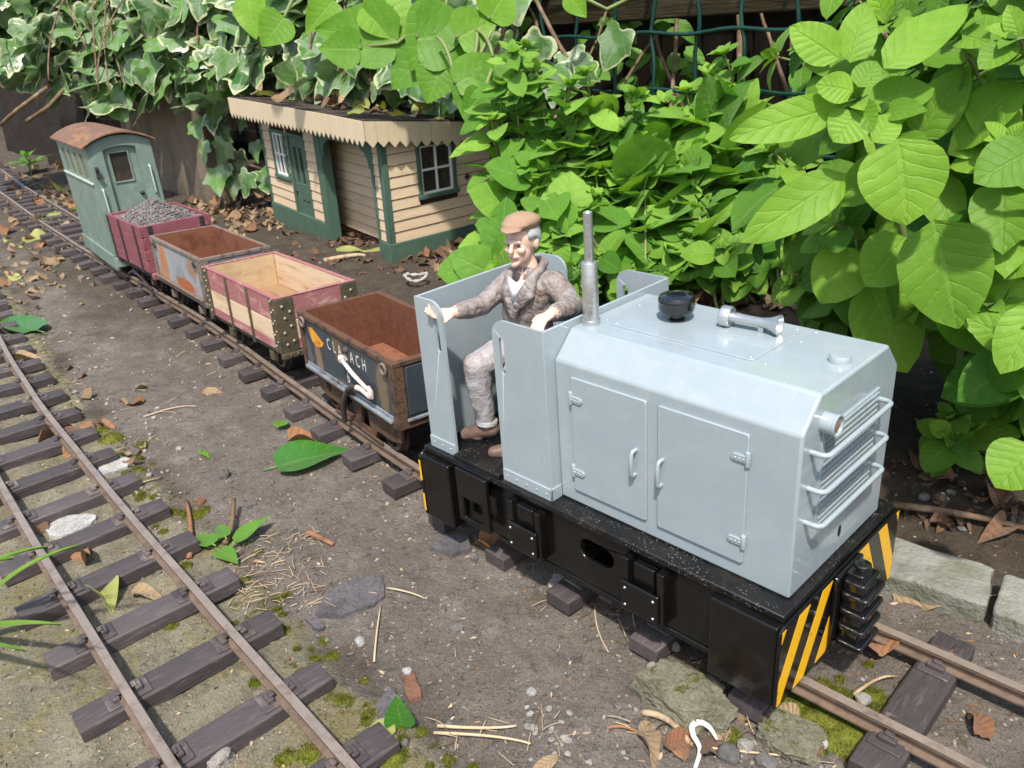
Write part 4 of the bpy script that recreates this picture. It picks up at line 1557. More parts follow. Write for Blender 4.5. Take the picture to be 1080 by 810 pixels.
def gravel_wagon():
    L, W, zb, zt = 3.015, 1.983, .74, 2.03
    cx, cy = -21.275, 1.816
    T = local_thing('open_wagon', 'maroon plank wagon with black iron straps, filled with grey gravel', 'wagon', (cx, cy, -1.2), (-.007, 0, -.074))
    n = 4
    for k in range(n):
        z0 = zb + (zt - zb) * k / n; z1 = zb + (zt - zb) * (k + 1) / n
        box_shell(L, W, z0, z1 - .012, .07).build('plank', M_MAROON, T, bevel=.012)
    b = MB(); b.box(-L / 2 + .07, L / 2 - .07, -W / 2 + .07, W / 2 - .07, zb, zb + .06); b.build('floor', M_MAROON, T)
    for s in (-1, 1):
        for x in (-1.42, -.36, 1.16):
            if x == 1.16: x = 1.0
            b = MB(); b.box(x - .05, x + .05, s * (W / 2 + .002), s * (W / 2 + .03), zb - .05, zt - .02)
            for q in range(4): b.dome((x, s * (W / 2 + .03), zb + .16 + q * .32), .025, (0, s, 0), .02, 8)
            b.build('iron_strap', M_STRAP, T, bevel=.006)
        for y in (-.72, .72):
            b = MB(); b.box(s * (L / 2 + .002), s * (L / 2 + .03), y - .06, y + .06, zb - .02, zt - .02)
            for q in range(4): b.dome((s * (L / 2 + .03), y, zb + .16 + q * .32), .025, (s, 0, 0), .02, 8)
            b.build('iron_strap', M_STRAP, T, bevel=.006)
        b = MB(); b.box(s * (L / 2 - .05), s * (L / 2 + .12), -W / 2 + .04, W / 2 - .04, zb - .2, zb - .012)
        b.build('headstock', M_MAROON, T, bevel=.02)
        b = MB(); b.box(-L / 2 + .06, L / 2 - .06, s * (W / 2 - .25), s * (W / 2 - .1), zb - .2, zb - .03)
        b.build('sole_bar', M_STRAP, T, bevel=.015)
        b = MB(); b.tube([(-.9, s * .95, .3), (-.2, s * .97, .5), (.55, s * .97, .38), (1.35, s * .99, .22)], .035, 6)
        b.build('brake_lever', M_STRAP, T)
    running_gear(T, L, (-.8, .85), .33, M_DARKIRON, .28, zb - .05)
    # the gravel load
    r = random.Random(11)
    b = MB()
    nx, ny = 44, 30
    lx, ly_ = L / 2 - .075, W / 2 - .075
    def hgt(x, y):
        d = math.hypot((x + .15) / lx, y / ly_)
        return zt - .10 + .52 * max(0, 1 - d) ** 1.05 + .035 * fbm(x * 3, y * 3, 3)
    for j in range(ny + 1):
        for i in range(nx + 1):
            x = -lx + 2 * lx * i / nx; y = -ly_ + 2 * ly_ * j / ny
            b.v.append((x, y, hgt(x, y) - .03))
    for j in range(ny):
        for i in range(nx):
            a = j * (nx + 1) + i
            b.f.append((a, a + 1, a + nx + 2, a + nx + 1)); b.m.append(0)
    for k in range(1500):
        x, y = r.uniform(-lx + .03, lx - .03), r.uniform(-ly_ + .03, ly_ - .03)
        s = r.uniform(.02, .05)
        add_rock(b, (x, y, hgt(x, y) + s * .1), s, r)
    o = b.build('gravel_load', M_GRAVEL, smooth=25, recalc=False)
    o.location = (cx, cy, -1.2); o.rotation_euler = (-.007, 0, -.074)
    tag(o, 'heap of pale grey gravel filling the maroon wagon', 'gravel', kind='stuff')


ICO = None


def add_rock(b, c, s, r, flat=.75):
    """a small angular stone"""
    phi = (1 + 5 ** .5) / 2
    vs = [(-1, phi, 0), (1, phi, 0), (-1, -phi, 0), (1, -phi, 0), (0, -1, phi), (0, 1, phi), (0, -1, -phi), (0, 1, -phi), (phi, 0, -1), (phi, 0, 1), (-phi, 0, -1), (-phi, 0, 1)]
    fs = [(0, 11, 5), (0, 5, 1), (0, 1, 7), (0, 7, 10), (0, 10, 11), (1, 5, 9), (5, 11, 4), (11, 10, 2), (10, 7, 6), (7, 1, 8), (3, 9, 4), (3, 4, 2), (3, 2, 6), (3, 6, 8), (3, 8, 9), (4, 9, 5), (2, 4, 11), (6, 2, 10), (8, 6, 7), (9, 8, 1)]
    R = Matrix.Rotation(r.uniform(0, 6.28), 3, Vector((r.uniform(-1, 1), r.uniform(-1, 1), r.uniform(-1, 1) + .01)).normalized())
    ex = (r.uniform(.7, 1.3), r.uniform(.7, 1.2), r.uniform(.5, .9))
    out = []
    for v in vs:
        p = Vector(v).normalized() * s * r.uniform(.8, 1.2)
        p = R @ Vector((p.x * ex[0], p.y * ex[1], p.z * ex[2]))
        out.append((c[0] + p.x, c[1] + p.y, c[2] + p.z * flat))
    b.add(out, fs)


gravel_wagon()


def brake_van():
    L, W, zb, ze = 4.5, 1.803, .70, 3.93
    T = local_thing('brake_van', 'tall sage green guard van with curved rusty roof at the end of the train', 'brake van', (-25.1, 2.095, -1.2), (0, 0, -.128))
    th = .07
    hw, hl = W / 2, L / 2
    # side walls with four openings each under the eaves
    wins = [(-1.72 + k * .92, -1.72 + k * .92 + .70) for k in range(4)]
    for s in (-1, 1):
        outer = [(-hl, zb), (hl, zb), (hl, ze), (-hl, ze)]
        holes = [[(a, 2.92), (a, 3.66), (c, 3.66), (c, 2.92)] for a, c in wins]
        b = MB(); b.prism([outer] + holes, 'y', s * (hw - th), s * hw)
        w = b.build('side_wall', M_GREENVAN, T, bevel=.01)
        for a, c in wins:
            b = MB(); b.box(a - .005, c + .005, s * (hw - .05), s * (hw - .035), 2.915, 3.665)
            b.build('window_pane', M_OLIVEGLASS, w)
        b = MB(); b.box(-hl + .1, hl - .1, s * (hw + .002), s * (hw + .05), 2.84, 2.90)
        b.build('window_sill', M_PALEGREEN, w, bevel=.008)
        b = MB(); b.box(-hl - .04, hl + .06, s * (hw - .05), s * (hw + .06), zb - .42, zb + .0)
        b.box(-hl - .02, hl + .03, s * (hw + .002), s * (hw + .075), zb + .003, zb + .05)
        b.build('sole_bar', M_GREENVAN, T, bevel=.02)
    # end walls with an arched top and a recessed door
    def arch(x): return ze + .25 * (1 - (x / hw) ** 2)
    for e in (-1, 1):
        pts = [(-hw, zb), (hw, zb)] + [(x, arch(x) - .02) for x in np.linspace(hw, -hw, 13)]
        door = [(-.47, zb + .12), (-.47, 3.78), (-.25, 3.84), (0, 3.86), (.25, 3.84), (.45, 3.78), (.45, zb + .12)]
        b = MB(); b.prism([pts, door], 'x', e * (hl - .02), e * (hl - .02 + th))
        b.build('end_wall', M_GREENVAN, T, bevel=.012)
        b = MB()
        inn = [(-.30, 2.84), (-.30, 3.66), (.20, 3.66), (.20, 2.84)]
        dr = [(-.50, zb + .1), (.48, zb + .1), (.48, 3.88), (-.50, 3.88)]
        b.prism([dr, inn], 'x', e * (hl - .12), e * (hl - .065))
        d = b.build('door', M_GREENVAN, T, bevel=.01)
        b = MB(); b.prism([[(-.34, 2.80), (.24, 2.80), (.24, 3.70), (-.34, 3.70)], inn], 'x', e * (hl - .064), e * (hl - .03))
        b.build('window_frame', M_GREENVAN, d, bevel=.008)
        b = MB(); b.box(e * (hl - .105), e * (hl - .095), -.31, .21, 2.83, 3.67)
        b.build('window_pane', M_GLASS, d)
        b = MB(); b.dome((e * (hl - .06), .34, 2.42), .07, (e, 0, 0), .09, 12)
        b.build('door_knob', M_STRAP, d)
        for (y, z0, z1) in ((-.74, 2.0, 2.72), (.70, 2.36, 3.2)):
            b = MB(); x = e * (hl + .05)
            b.tube([(x, y, z0), (x + e * .09, y, z0 + .05), (x + e * .09, y, z1 - .05), (x, y, z1)], .024, 7)
            b.build('handrail', M_PALEGREEN, T)
        b = MB(); x = e * (hl + .05)
        b.box(x, x + e * .05, -.80, -.72, 3.02, 3.36); b.box(x + e * .05, x + e * .14, -.82, -.70, 3.05, 3.12); b.cyl((x + e * .05, -.76, 3.3), (x + e * .13, -.76, 3.3), .05, n=10)
        b.build('lamp_bracket', M_STRAP, T, bevel=.008)
        b = MB(); b.box(e * (hl + .04), e * (hl + .14), -hw - .02, hw + .02, zb - .32, zb - .02)
        b.build('buffer_plank', M_GREENVAN, T, bevel=.02)
    # curved roof
    prof = []
    nn = 17
    for k in range(nn):
        x = -hw - .13 + (2 * hw + .26) * k / (nn - 1)
        prof.append((x, ze + .035 + .25 * (1 - (x / hw) ** 2)))
    loop = prof + [(x, z + .055) for x, z in reversed(prof)]
    b = MB(); b.prism(loop, 'x', -hl - .22, hl + .20)
    b.build('roof', M_VANROOF, T, bevel=.01)
    b = MB(); b.box(-hl + .03, hl - .05, -hw + .08, hw - .08, zb + .0, zb + .06); b.build('floor', M_GREYFRAME, T)
    running_gear(T, L, (-1.3, 1.3), .31, M_DARKIRON, .28, zb - .4)


brake_van()


# ================================================================== station building
M_CREAM = simple('cream_clapboard', (.66, .51, .345), .75, var=.1, vs=1.5, bump=.25, bs=14, col2=(.52, .37, .25), lo=.5, hi=.75, ms=2.2, stretch=(.4, .4, 3))
M_VALANCE = simple('cream_valance', (.62, .505, .345), .75, var=.08, vs=1.5, bump=.2, bs=14, col2=(.52, .40, .27), lo=.54, hi=.75, ms=2.5, stretch=(2, 2, .6))
M_STGREEN = simple('station_green', (.07, .128, .09), .6, var=.2, vs=2, bump=.2, bs=12, col2=(.08, .16, .11), lo=.55, hi=.72, ms=3)
M_GAP = simple('board_gap', (.06, .035, .025), .9, bump=0)
M_WHITE = simple('white_window_paint', (.74, .74, .72), .6, var=.08, bump=.15)
M_ROOF = simple('felt_roof', (.05, .042, .036), .95, var=.4, vs=2, bump=.7, bs=12, col2=(.12, .09, .06), ms=3)


def station():
    T = local_thing('station_building', 'cream clapboard station shelter with green trim and sawtooth valance under the ivy', 'station building', (-18.22, 7.68, -1.5), (0, .05, -.103))
    Hh = 3.75
    Dp = 4.2
    X0 = -8.95

    def boards(name, axis, a0, a1, fixed, holes, z0=.5, z1=Hh, step=.345, face=-1, th=.05, mat=M_CREAM):
        """clapboards along one wall, cut round openings; every board tilts out at its lower edge"""
        b = MB()
        z = z0
        while z < z1 - .02:
            zt = min(z + step - .03, z1)
            segs = [(a0, a1)]
            for (h0, h1, hz0, hz1) in holes:
                if hz0 < zt - .02 and hz1 > z + .02:
                    ns = []
                    for (p, q) in segs:
                        if h1 <= p or h0 >= q: ns.append((p, q)); continue
                        if h0 > p: ns.append((p, h0))
                        if h1 < q: ns.append((h1, q))
                    segs = ns
            for (p, q) in segs:
                if q - p < .03: continue
                o1, o2 = fixed + face * .045, fixed + face * .015
                if axis == 'x':
                    b.hexa([(p, min(o1, fixed), z), (q, min(o1, fixed), z), (q, max(o1, fixed), z), (p, max(o1, fixed), z)], [(p, min(o2, fixed), zt), (q, min(o2, fixed), zt), (q, max(o2, fixed), zt), (p, max(o2, fixed), zt)])
                else:
                    b.hexa([(min(o1, fixed), p, z), (max(o1, fixed), p, z), (max(o1, fixed), q, z), (min(o1, fixed), q, z)], [(min(o2, fixed), p, zt), (max(o2, fixed), p, zt), (max(o2, fixed), q, zt), (min(o2, fixed), q, zt)])
            z += step
        return b.build(name, mat, T, smooth=0)

    # backing walls (show dark in the gaps)
    hw_ = (-8.0, -6.98, 1.55, 3.10); hd = (-6.62, -5.40, .0, 3.1); ho = (-3.75, -.62, .0, 3.42)
    outer = [(X0, -.3), (-6.62, -.3), (-6.62, 3.1), (-5.40, 3.1), (-5.40, -.3), (-4.08, -.3), (-4.08, 3.42), (-.62, 3.42), (-.62, -.3), (0, -.3), (0, Hh), (X0, Hh)]
    win = [(-8.0, 1.55), (-8.0, 3.1), (-6.98, 3.1), (-6.98, 1.55)]
    b = MB(); b.prism([outer, win], 'y', .0, .12); b.build('front_wall', M_GAP, T, smooth=0)
    boards('front_boards', 'x', X0 + .1, -4.46, 0, [(-8.12, -6.86, 1.42, 3.25), (-6.75, -5.28, -1, 3.25)], z0=.33)
    boards('front_boards', 'x', -.50, -.14, 0, [])
    # end wall
    we = (1.34, 2.55, 1.78, 3.3)
    b = MB(); b.prism([[(.12, -.3), (Dp, -.3), (Dp, Hh), (.12, Hh)], [(1.34, 1.78), (1.34, 3.3), (2.55, 3.3), (2.55, 1.78)]], 'x', -.12, .0)
    b.build('end_wall', M_GAP, T, smooth=0)
    boards('end_boards', 'y', .14, Dp - .12, 0, [(1.2, 2.7, 1.62, 3.45)], face=1, z0=.46)
    b = MB(); b.box(X0, X0 + .12, .12, Dp, -.3, Hh); b.box(X0 + .12, -.12, Dp - .12, Dp, -.3, Hh); b.build('rear_wall', M_CREAM, T)
    # shelter recess
    boards('recess_boards', 'x', -5.2, -.13, .85, [], z0=.0, z1=3.6, face=-1)
    b = MB(); b.box(-5.2, -.13, .852, .95, -.3, 3.6); b.box(-5.4, -5.2, .13, .9, -.3, 3.6); b.box(-.19, -.125, .13, .8, -.3, 3.6); b.build('recess_wall', M_GAP, T)
    # green trim
    def trim(boxes, name='trim', mat=M_STGREEN, bev=.012):
        b = MB()
        for q in boxes: b.box(*q)
        return b.build(name, mat, T, bevel=bev)
    trim([(-.15, .062, -.062, -.002, .0, Hh), (.002, .06, .0, .16, .0, Hh)], 'corner_trim')
    trim([(X0 - .06, X0 + .10, -.062, -.002, -.3, Hh)], 'corner_trim')
    trim([(-.64, -.50, -.075, .1, .0, 3.5)], 'opening_post')
    trim([(-4.45, -4.10, -.07, -.002, -.3, 3.5), (-4.11, -4.02, -.065, .32, -.3, 3.42)], 'opening_post')
    trim([(-4.01, -.65, -.07, .08, 3.34, 3.54)], 'opening_lintel')
    for (x, d) in ((-4.0, 1), (-.66, -1)):
        b = MB(); b.prism([(x, 2.72), (x + d * .12, 2.72), (x + d * .16, 2.98), (x + d * .30, 3.18), (x + d * .55, 3.28), (x + d * .55, 3.34), (x, 3.34)], 'y', -.05, .03)
        b.build('opening_bracket', M_STGREEN, T)
    trim([(X0 - .07, -4.46, -.085, -.002, -.5, .30)], 'skirting')
    trim([(-.49, .075, -.085, -.002, -.4, .46), (.002, .085, .0, Dp, -.4, .45)], 'skirting')
    # door with two tall glazed slots
    b = MB()
    o_ = [(-6.60, -.02), (-5.42, -.02), (-5.42, 3.08), (-6.60, 3.08)]
    s1 = [(-6.36, 1.45), (-6.36, 2.75), (-6.10, 2.75), (-6.10, 1.45)]; s2 = [(-5.92, 1.45), (-5.92, 2.75), (-5.66, 2.75), (-5.66, 1.45)]
    b.prism([o_, s1, s2], 'y', -.01, .06)
    d = b.build('door', M_STGREEN, T, bevel=.01)
    b = MB(); b.box(-6.4, -5.6, .045, .055, 1.4, 2.8); b.build('glass', M_GLASS, d)
    b = MB(); b.dome((-6.5, -.012, 1.12), .06, (0, -1, 0), .08, 10); b.box(-6.1, -5.9, -.02, -.011, .82, .88); b.box(-5.75, -5.6, -.02, -.011, .82, .88); b.build('handle', M_STRAP, d)
    trim([(-6.75, -6.61, -.065, .02, -.3, 3.22), (-5.41, -5.27, -.065, .02, -.3, 3.22), (-6.60, -5.42, -.065, .02, 3.10, 3.22)], 'door_frame')
    # windows
    def window(axis, a0, a1, z0, z1, face, name='window', bars=2):
        T2 = MB()
        f = .13
        def bx(b, p0, p1, d0, d1, q0, q1):
            if axis == 'x': b.box(p0, p1, face * d0, face * d1, q0, q1)
            else: b.box(face * d0, face * d1, p0, p1, q0, q1)
        bx(T2, a0 - f, a0, -.02, .075, z0, z1); bx(T2, a1, a1 + f, -.02, .075, z0, z1)
        bx(T2, a0 - f, a1 + f, -.02, .075, z1, z1 + f); bx(T2, a0 - f - .05, a1 + f + .05, -.02, .11, z0 - f, z0)
        w = T2.build(name, M_STGREEN, T, bevel=.01)
        s = MB(); t = .065
        bx(s, a0, a0 + t, -.05, .03, z0, z1); bx(s, a1 - t, a1, -.05, .03, z0, z1)
        bx(s, a0 + t, a1 - t, -.05, .03, z0, z0 + t); bx(s, a0 + t, a1 - t, -.05, .03, z1 - t, z1)
        m = (z0 + z1) / 2
        bx(s, a0 + t, a1 - t, -.045, .025, m - t / 2, m + t / 2)
        for k in range(1, bars):
            c = a0 + (a1 - a0) * k / bars
            bx(s, c - t / 2, c + t / 2, -.04, .028, z0 + t, z1 - t)
        s.build('sash', M_WHITE, w, bevel=.006)
        g = MB(); bx(g, a0 + .01, a1 - .01, -.06, -.05, z0 + .01, z1 - .01)
        g.build('glass', M_GLASS, w)
    window('x', -8.0, -6.98, 1.55, 3.10, -1, bars=3)
    window('y', 1.34, 2.55, 1.78, 3.30, 1)
    # small iron fitting on the end wall
    b = MB(); b.box(.045, .08, 3.0, 3.2, 2.05, 2.11); b.box(.045, .09, 3.05, 3.10, 1.98, 2.18); b.build('wall_bracket', M_STRAP, T)

    # ---- roof and valance
    def zt(x, y): return 4.33 - .13 * max(0, y + .63) - .012 * max(0, -x - 2)
    yf, xe, xl = -.63, .30, -10.05
    b = MB()
    b.hexa([(xl, yf + .03, zt(xl, yf) - .16), (xe - .03, yf + .03, zt(xe, yf) - .16), (xe - .03, Dp + .2, zt(xe, Dp) - .16), (xl, Dp + .2, zt(xl, Dp) - .16)],
           [(xl, yf + .03, zt(xl, yf) + .03), (xe - .03, yf + .03, zt(xe, yf) + .03), (xe - .03, Dp + .2, zt(xe, Dp) + .03), (xl, Dp + .2, zt(xl, Dp) + .03)])
    roof = b.build('roof', M_ROOF, T)
    r = random.Random(8)
    v = MB()
    def plank(p0, p1, n, hgt, tooth):
        for k in range(n):
            a = Vector(p0).lerp(Vector(p1), (k + .012) / n); c = Vector(p0).lerp(Vector(p1), (k + .988) / n)
            d = (c - a).normalized(); nn = Vector((d.y, -d.x, 0))
            za, zc = zt(a.x, a.y), zt(c.x, c.y)
            j = r.uniform(-.012, .012)
            m_ = (a + c) / 2; zm = (za + zc) / 2 - hgt - tooth + j
            front = [(a, za), (c, zc), (c, zc - hgt), (m_, zm), (a, za - hgt)]
            o = r.uniform(0, .012)
            vs = [(p.x + nn.x * (.04 + o), p.y + nn.y * (.04 + o), z) for p, z in front] + [(p.x + nn.x * o, p.y + nn.y * o, z) for p, z in front]
            v.add(vs, [(0, 1, 2, 3, 4), (9, 8, 7, 6, 5), (0, 5, 6, 1), (1, 6, 7, 2), (2, 7, 8, 3), (3, 8, 9, 4), (4, 9, 5, 0)])
    plank((xl, yf, 0), (xe, yf, 0), 34, .56, .17)
    plank((xe, yf, 0), (xe, Dp + .1, 0), 13, .56, .19)
    v.build('valance', M_VALANCE, T, smooth=0)
    return T


station()

# ================================================================== plants
def leaf_material(name, c1, c2, vein=(.3, .45, .1), trans=.32, rough=.45, bump=.35, spec=.22, veinamt=.16):
    t = NT(name)
    rnd = t.attr('rnd')
    v = t.coord('Object')
    uv = t.n('ShaderNodeUVMap'); uv.uv_map = 'UVMap'
    sx = t.n('ShaderNodeSeparateXYZ'); t.l(uv.outputs[0], sx.inputs[0])
    au = t.math('ABSOLUTE', sx.outputs[0])
    c = t.mix(rnd, c1, c2)
    # here and there a browned spot
    c = t.mix(t.ramp(t.noise(v, 5.5, 5, .7), .70, .76, 0, .55), c, (.20, .15, .05))
    c = t.mix(t.ramp(t.noise(v, 2.5, 4), .35, .65), t.mix(1.0, c, (.80, .85, .8), 'MULTIPLY'), c)
    # side veins run forward from the midrib
    k = t.math('SUBTRACT', sx.outputs[1], t.math('MULTIPLY', t.math('POWER', au, .75), .24))
    k = t.math('ADD', k, t.math('MULTIPLY', t.math('SUBTRACT', t.noise(v, 3.0, 3), .5), .16))
    fr = t.math('ABSOLUTE', t.math('SUBTRACT', t.math('FRACT', t.math('MULTIPLY', k, 6.5)), .5))
    side = t.ramp(fr, .0, .10, 1, 0)
    mid = t.ramp(au, .03, .09, 1, 0)
    vn = t.math('MAXIMUM', t.math('MULTIPLY', side, .6), mid)
    col = t.mix(t.math('MULTIPLY', vn, veinamt), c, vein)
    hh = t.math('ADD', t.math('MULTIPLY', side, -.3), t.math('MULTIPLY', t.noise(v, 7, 4), .9))
    hh = t.math('ADD', hh, t.math('MULTIPLY', fr, .55))
    hh = t.math('SUBTRACT', hh, t.math('MULTIPLY', mid, .6))
    n = t.bump(hh, bump, .03)
    t.fin(col, rough, n)
    t.b.inputs['Specular IOR Level'].default_value = spec
    t.b.inputs['Sheen Weight'].default_value = .12
    tr = t.n('ShaderNodeBsdfTranslucent')
    tc = t.mix(1.0, col, (1.25, 1.25, .55), 'MULTIPLY')
    t.l(tc, tr.inputs['Color'])
    mx = t.n('ShaderNodeMixShader'); mx.inputs[0].default_value = trans
    t.l(t.b.outputs[0], mx.inputs[1]); t.l(tr.outputs[0], mx.inputs[2])
    t.l(mx.outputs[0], t.out.inputs['Surface'])
    return t.m


def ivy_material():
    t = NT('variegated_ivy_leaf')
    rnd = t.attr('rnd'); edge = t.attr('edge')
    v = t.coord('Object')
    n1 = t.noise(v, 2.6, 5, .65)
    g = t.mix(rnd, (.04, .12, .03), (.13, .26, .055))
    g = t.mix(t.ramp(t.noise(v, 1.9, 3, .5), .46, .56, 0, .8), g, (.20, .28, .16))
    plain = t.math('GREATER_THAN', rnd, .72)
    thr = t.math('ADD', edge, t.math('MULTIPLY', t.math('SUBTRACT', n1, .5), 1.3))
    thr = t.math('SUBTRACT', thr, t.math('MULTIPLY', plain, 2.0))
    thr = t.math('ADD', thr, t.math('MULTIPLY', t.math('LESS_THAN', rnd, .3), .22))
    k = t.ramp(thr, .80, 1.0)
    c = t.mix(k, g, (.47, .50, .28))
    uv = t.n('ShaderNodeUVMap'); uv.uv_map = 'UVMap'
    sx = t.n('ShaderNodeSeparateXYZ'); t.l(uv.outputs[0], sx.inputs[0])
    ang = t.math('ARCTAN2', sx.outputs[0], sx.outputs[1])
    vn = t.ramp(t.math('ABSOLUTE', t.math('SUBTRACT', t.math('FRACT', t.math('MULTIPLY', ang, 1.45)), .5)), .42, .5)
    c = t.mix(t.math('MULTIPLY', vn, .35), c, (.35, .42, .25))
    n = t.bump(t.math('ADD', t.noise(v, 4, 3), t.math('MULTIPLY', vn, -.3)), .4, .05)
    t.fin(c, .3, n)
    tr = t.n('ShaderNodeBsdfTranslucent'); t.l(c, tr.inputs['Color'])
    mx = t.n('ShaderNodeMixShader'); mx.inputs[0].default_value = .18
    t.l(t.b.outputs[0], mx.inputs[1]); t.l(tr.outputs[0], mx.inputs[2])
    t.l(mx.outputs[0], t.out.inputs['Surface'])
    return t.m


M_MARJORAM_LIGHT = leaf_material('brightened_marjoram_leaf', (.095, .255, .024), (.285, .49, .065), (.38, .54, .14), .40, .55, .6, .2)  # rear clumps' leaf colour brightened against their own shadowing
M_MARJORAM = leaf_material('marjoram_leaf', (.05, .165, .010), (.235, .42, .035), (.36, .54, .12), .36, .5, .45, .25, .13)
M_MARJORAM_B = leaf_material('shrub_leaf', (.075, .20, .022), (.16, .33, .035), (.3, .45, .12), .28)
M_BIND = leaf_material('climber_leaf', (.09, .24, .012), (.19, .37, .028), (.33, .48, .13), .35)
M_GRASS = leaf_material('grass_blade', (.10, .23, .02), (.20, .34, .04), (.25, .4, .08), .3)
M_IVY = ivy_material()
M_STEM = simple('green_stem', (.16, .22, .06), .6, var=.3, vs=6, bump=.2, col2=(.18, .12, .07), lo=.5, hi=.7, ms=3)
M_TWIG = simple('brown_twig', (.16, .105, .065), .8, var=.4, vs=4, bump=.4, bs=20, col2=(.25, .19, .13), lo=.5, hi=.65, ms=4)
M_PALETWIG = simple('pale_dry_stem', (.42, .32, .21), .8, var=.25, vs=4, bump=.3, bs=20, col2=(.27, .19, .12), ms=5)


class LeafMB(MB):
    def __init__(s):
        super().__init__()
        s.uv = []; s.attrs = {'rnd': [], 'edge': []}

    def leaf(s, base, d, up, L, W, rnd, bend=.15, fold=.18, wave=.03, ns=7, shape='ovate', ph=0.0):
        base = Vector(base); d = Vector(d).normalized(); up = Vector(up)
        up = up - d * up.dot(d)
        if up.length < 1e-4: up = d.orthogonal()
        up.normalize(); sd = d.cross(up)
        ts = (-1, -.55, 0, .55, 1)
        o = len(s.v)
        for i in range(ns + 1):
            q = i / ns
            if shape == 'ovate':
                w = math.sin(PI * min(1, q ** .78)) ** .62
            elif shape == 'heart':
                w = (math.sin(PI * min(1, (q * .93 + .07) ** .62)) ** .85)
            elif shape == 'lance':
                w = math.sin(PI * min(1, q ** .85)) ** .9
            else:
                w = (1 - q) ** .6 * min(1, .5 + q * 3)
            w = max(w, .02) * W * .5
            b = -bend * L * q * q
            for t in ts:
                zz = b + fold * abs(t) * w + wave * L * math.sin(ph + q * 7 + 2.2 * t) * abs(t)
                p = base + d * (L * q) + sd * (t * w) + up * zz
                s.v.append(tuple(p)); s.uv.append((t, q)); s.attrs['rnd'].append(rnd); s.attrs['edge'].append(abs(t))
        n = len(ts)
        for i in range(ns):
            for k in range(n - 1):
                a = o + i * n + k
                s.f.append((a, a + 1, a + n + 1, a + n)); s.m.append(0)

    IVY = [(0, .02), (.20, -.13), (.40, -.06), (.45, .10), (.44, .20), (.60, .36), (.40, .43), (.30, .52), (.24, .70), (.10, .88), (0, 1.02)]

    def ivy(s, base, d, up, L, rnd, r, bend=.12):
        base = Vector(base); d = Vector(d).normalized(); up = Vector(up)
        up = up - d * up.dot(d)
        if up.length < 1e-4: up = d.orthogonal()
        up.normalize(); sd = d.cross(up)
        sp = r.uniform(.75, 1.1)
        half = [(x * sp * r.uniform(.88, 1.12), y + r.uniform(-.04, .04)) for x, y in s.IVY]
        pts = half + [(-x * r.uniform(.85, 1.15), y + r.uniform(-.03, .03)) for x, y in half[-2:0:-1]]
        ck = []
        for i in range(len(pts)):   # round the corners once
            (ax, ay), (bx, by) = pts[i], pts[(i + 1) % len(pts)]
            ck += [(ax * .75 + bx * .25, ay * .75 + by * .25), (ax * .25 + bx * .75, ay * .25 + by * .75)]
        pts = ck
        c = (0, .32)
        o = len(s.v)
        ph = r.uniform(0, 6)
        def put(x, y, e):
            zz = -bend * L * (y - .3) ** 2 - .25 * L * x * x * .6 + .035 * L * math.sin(ph + 5 * x + 6 * y)
            p = base + d * (L * y) + sd * (x * L) + up * zz
            s.v.append(tuple(p)); s.uv.append((x, y)); s.attrs['rnd'].append(rnd); s.attrs['edge'].append(e)
        put(c[0], c[1], 0)
        n = len(pts)
        for f_, e in ((.5, .25), (.8, .62), (1.0, 1.0)):
            for (x, y) in pts:
                put(c[0] + (x - c[0]) * f_, c[1] + (y - c[1]) * f_, e)
        for k in range(n):
            k2 = (k + 1) % n
            s.f.append((o, o + 1 + k, o + 1 + k2)); s.m.append(0)
            for q in range(2):
                a = o + 1 + q * n
                s.f.append((a + k, a + n + k, a + n + k2, a + k2)); s.m.append(0)

    def done(s, name, mat, parent):
        return s.build(name, mat, parent, smooth=180, recalc=False)


def bez(p0, p1, p2, n):
    return [p0 * (1 - t) ** 2 + p1 * 2 * t * (1 - t) + p2 * t * t for t in [i / (n - 1) for i in range(n)]]


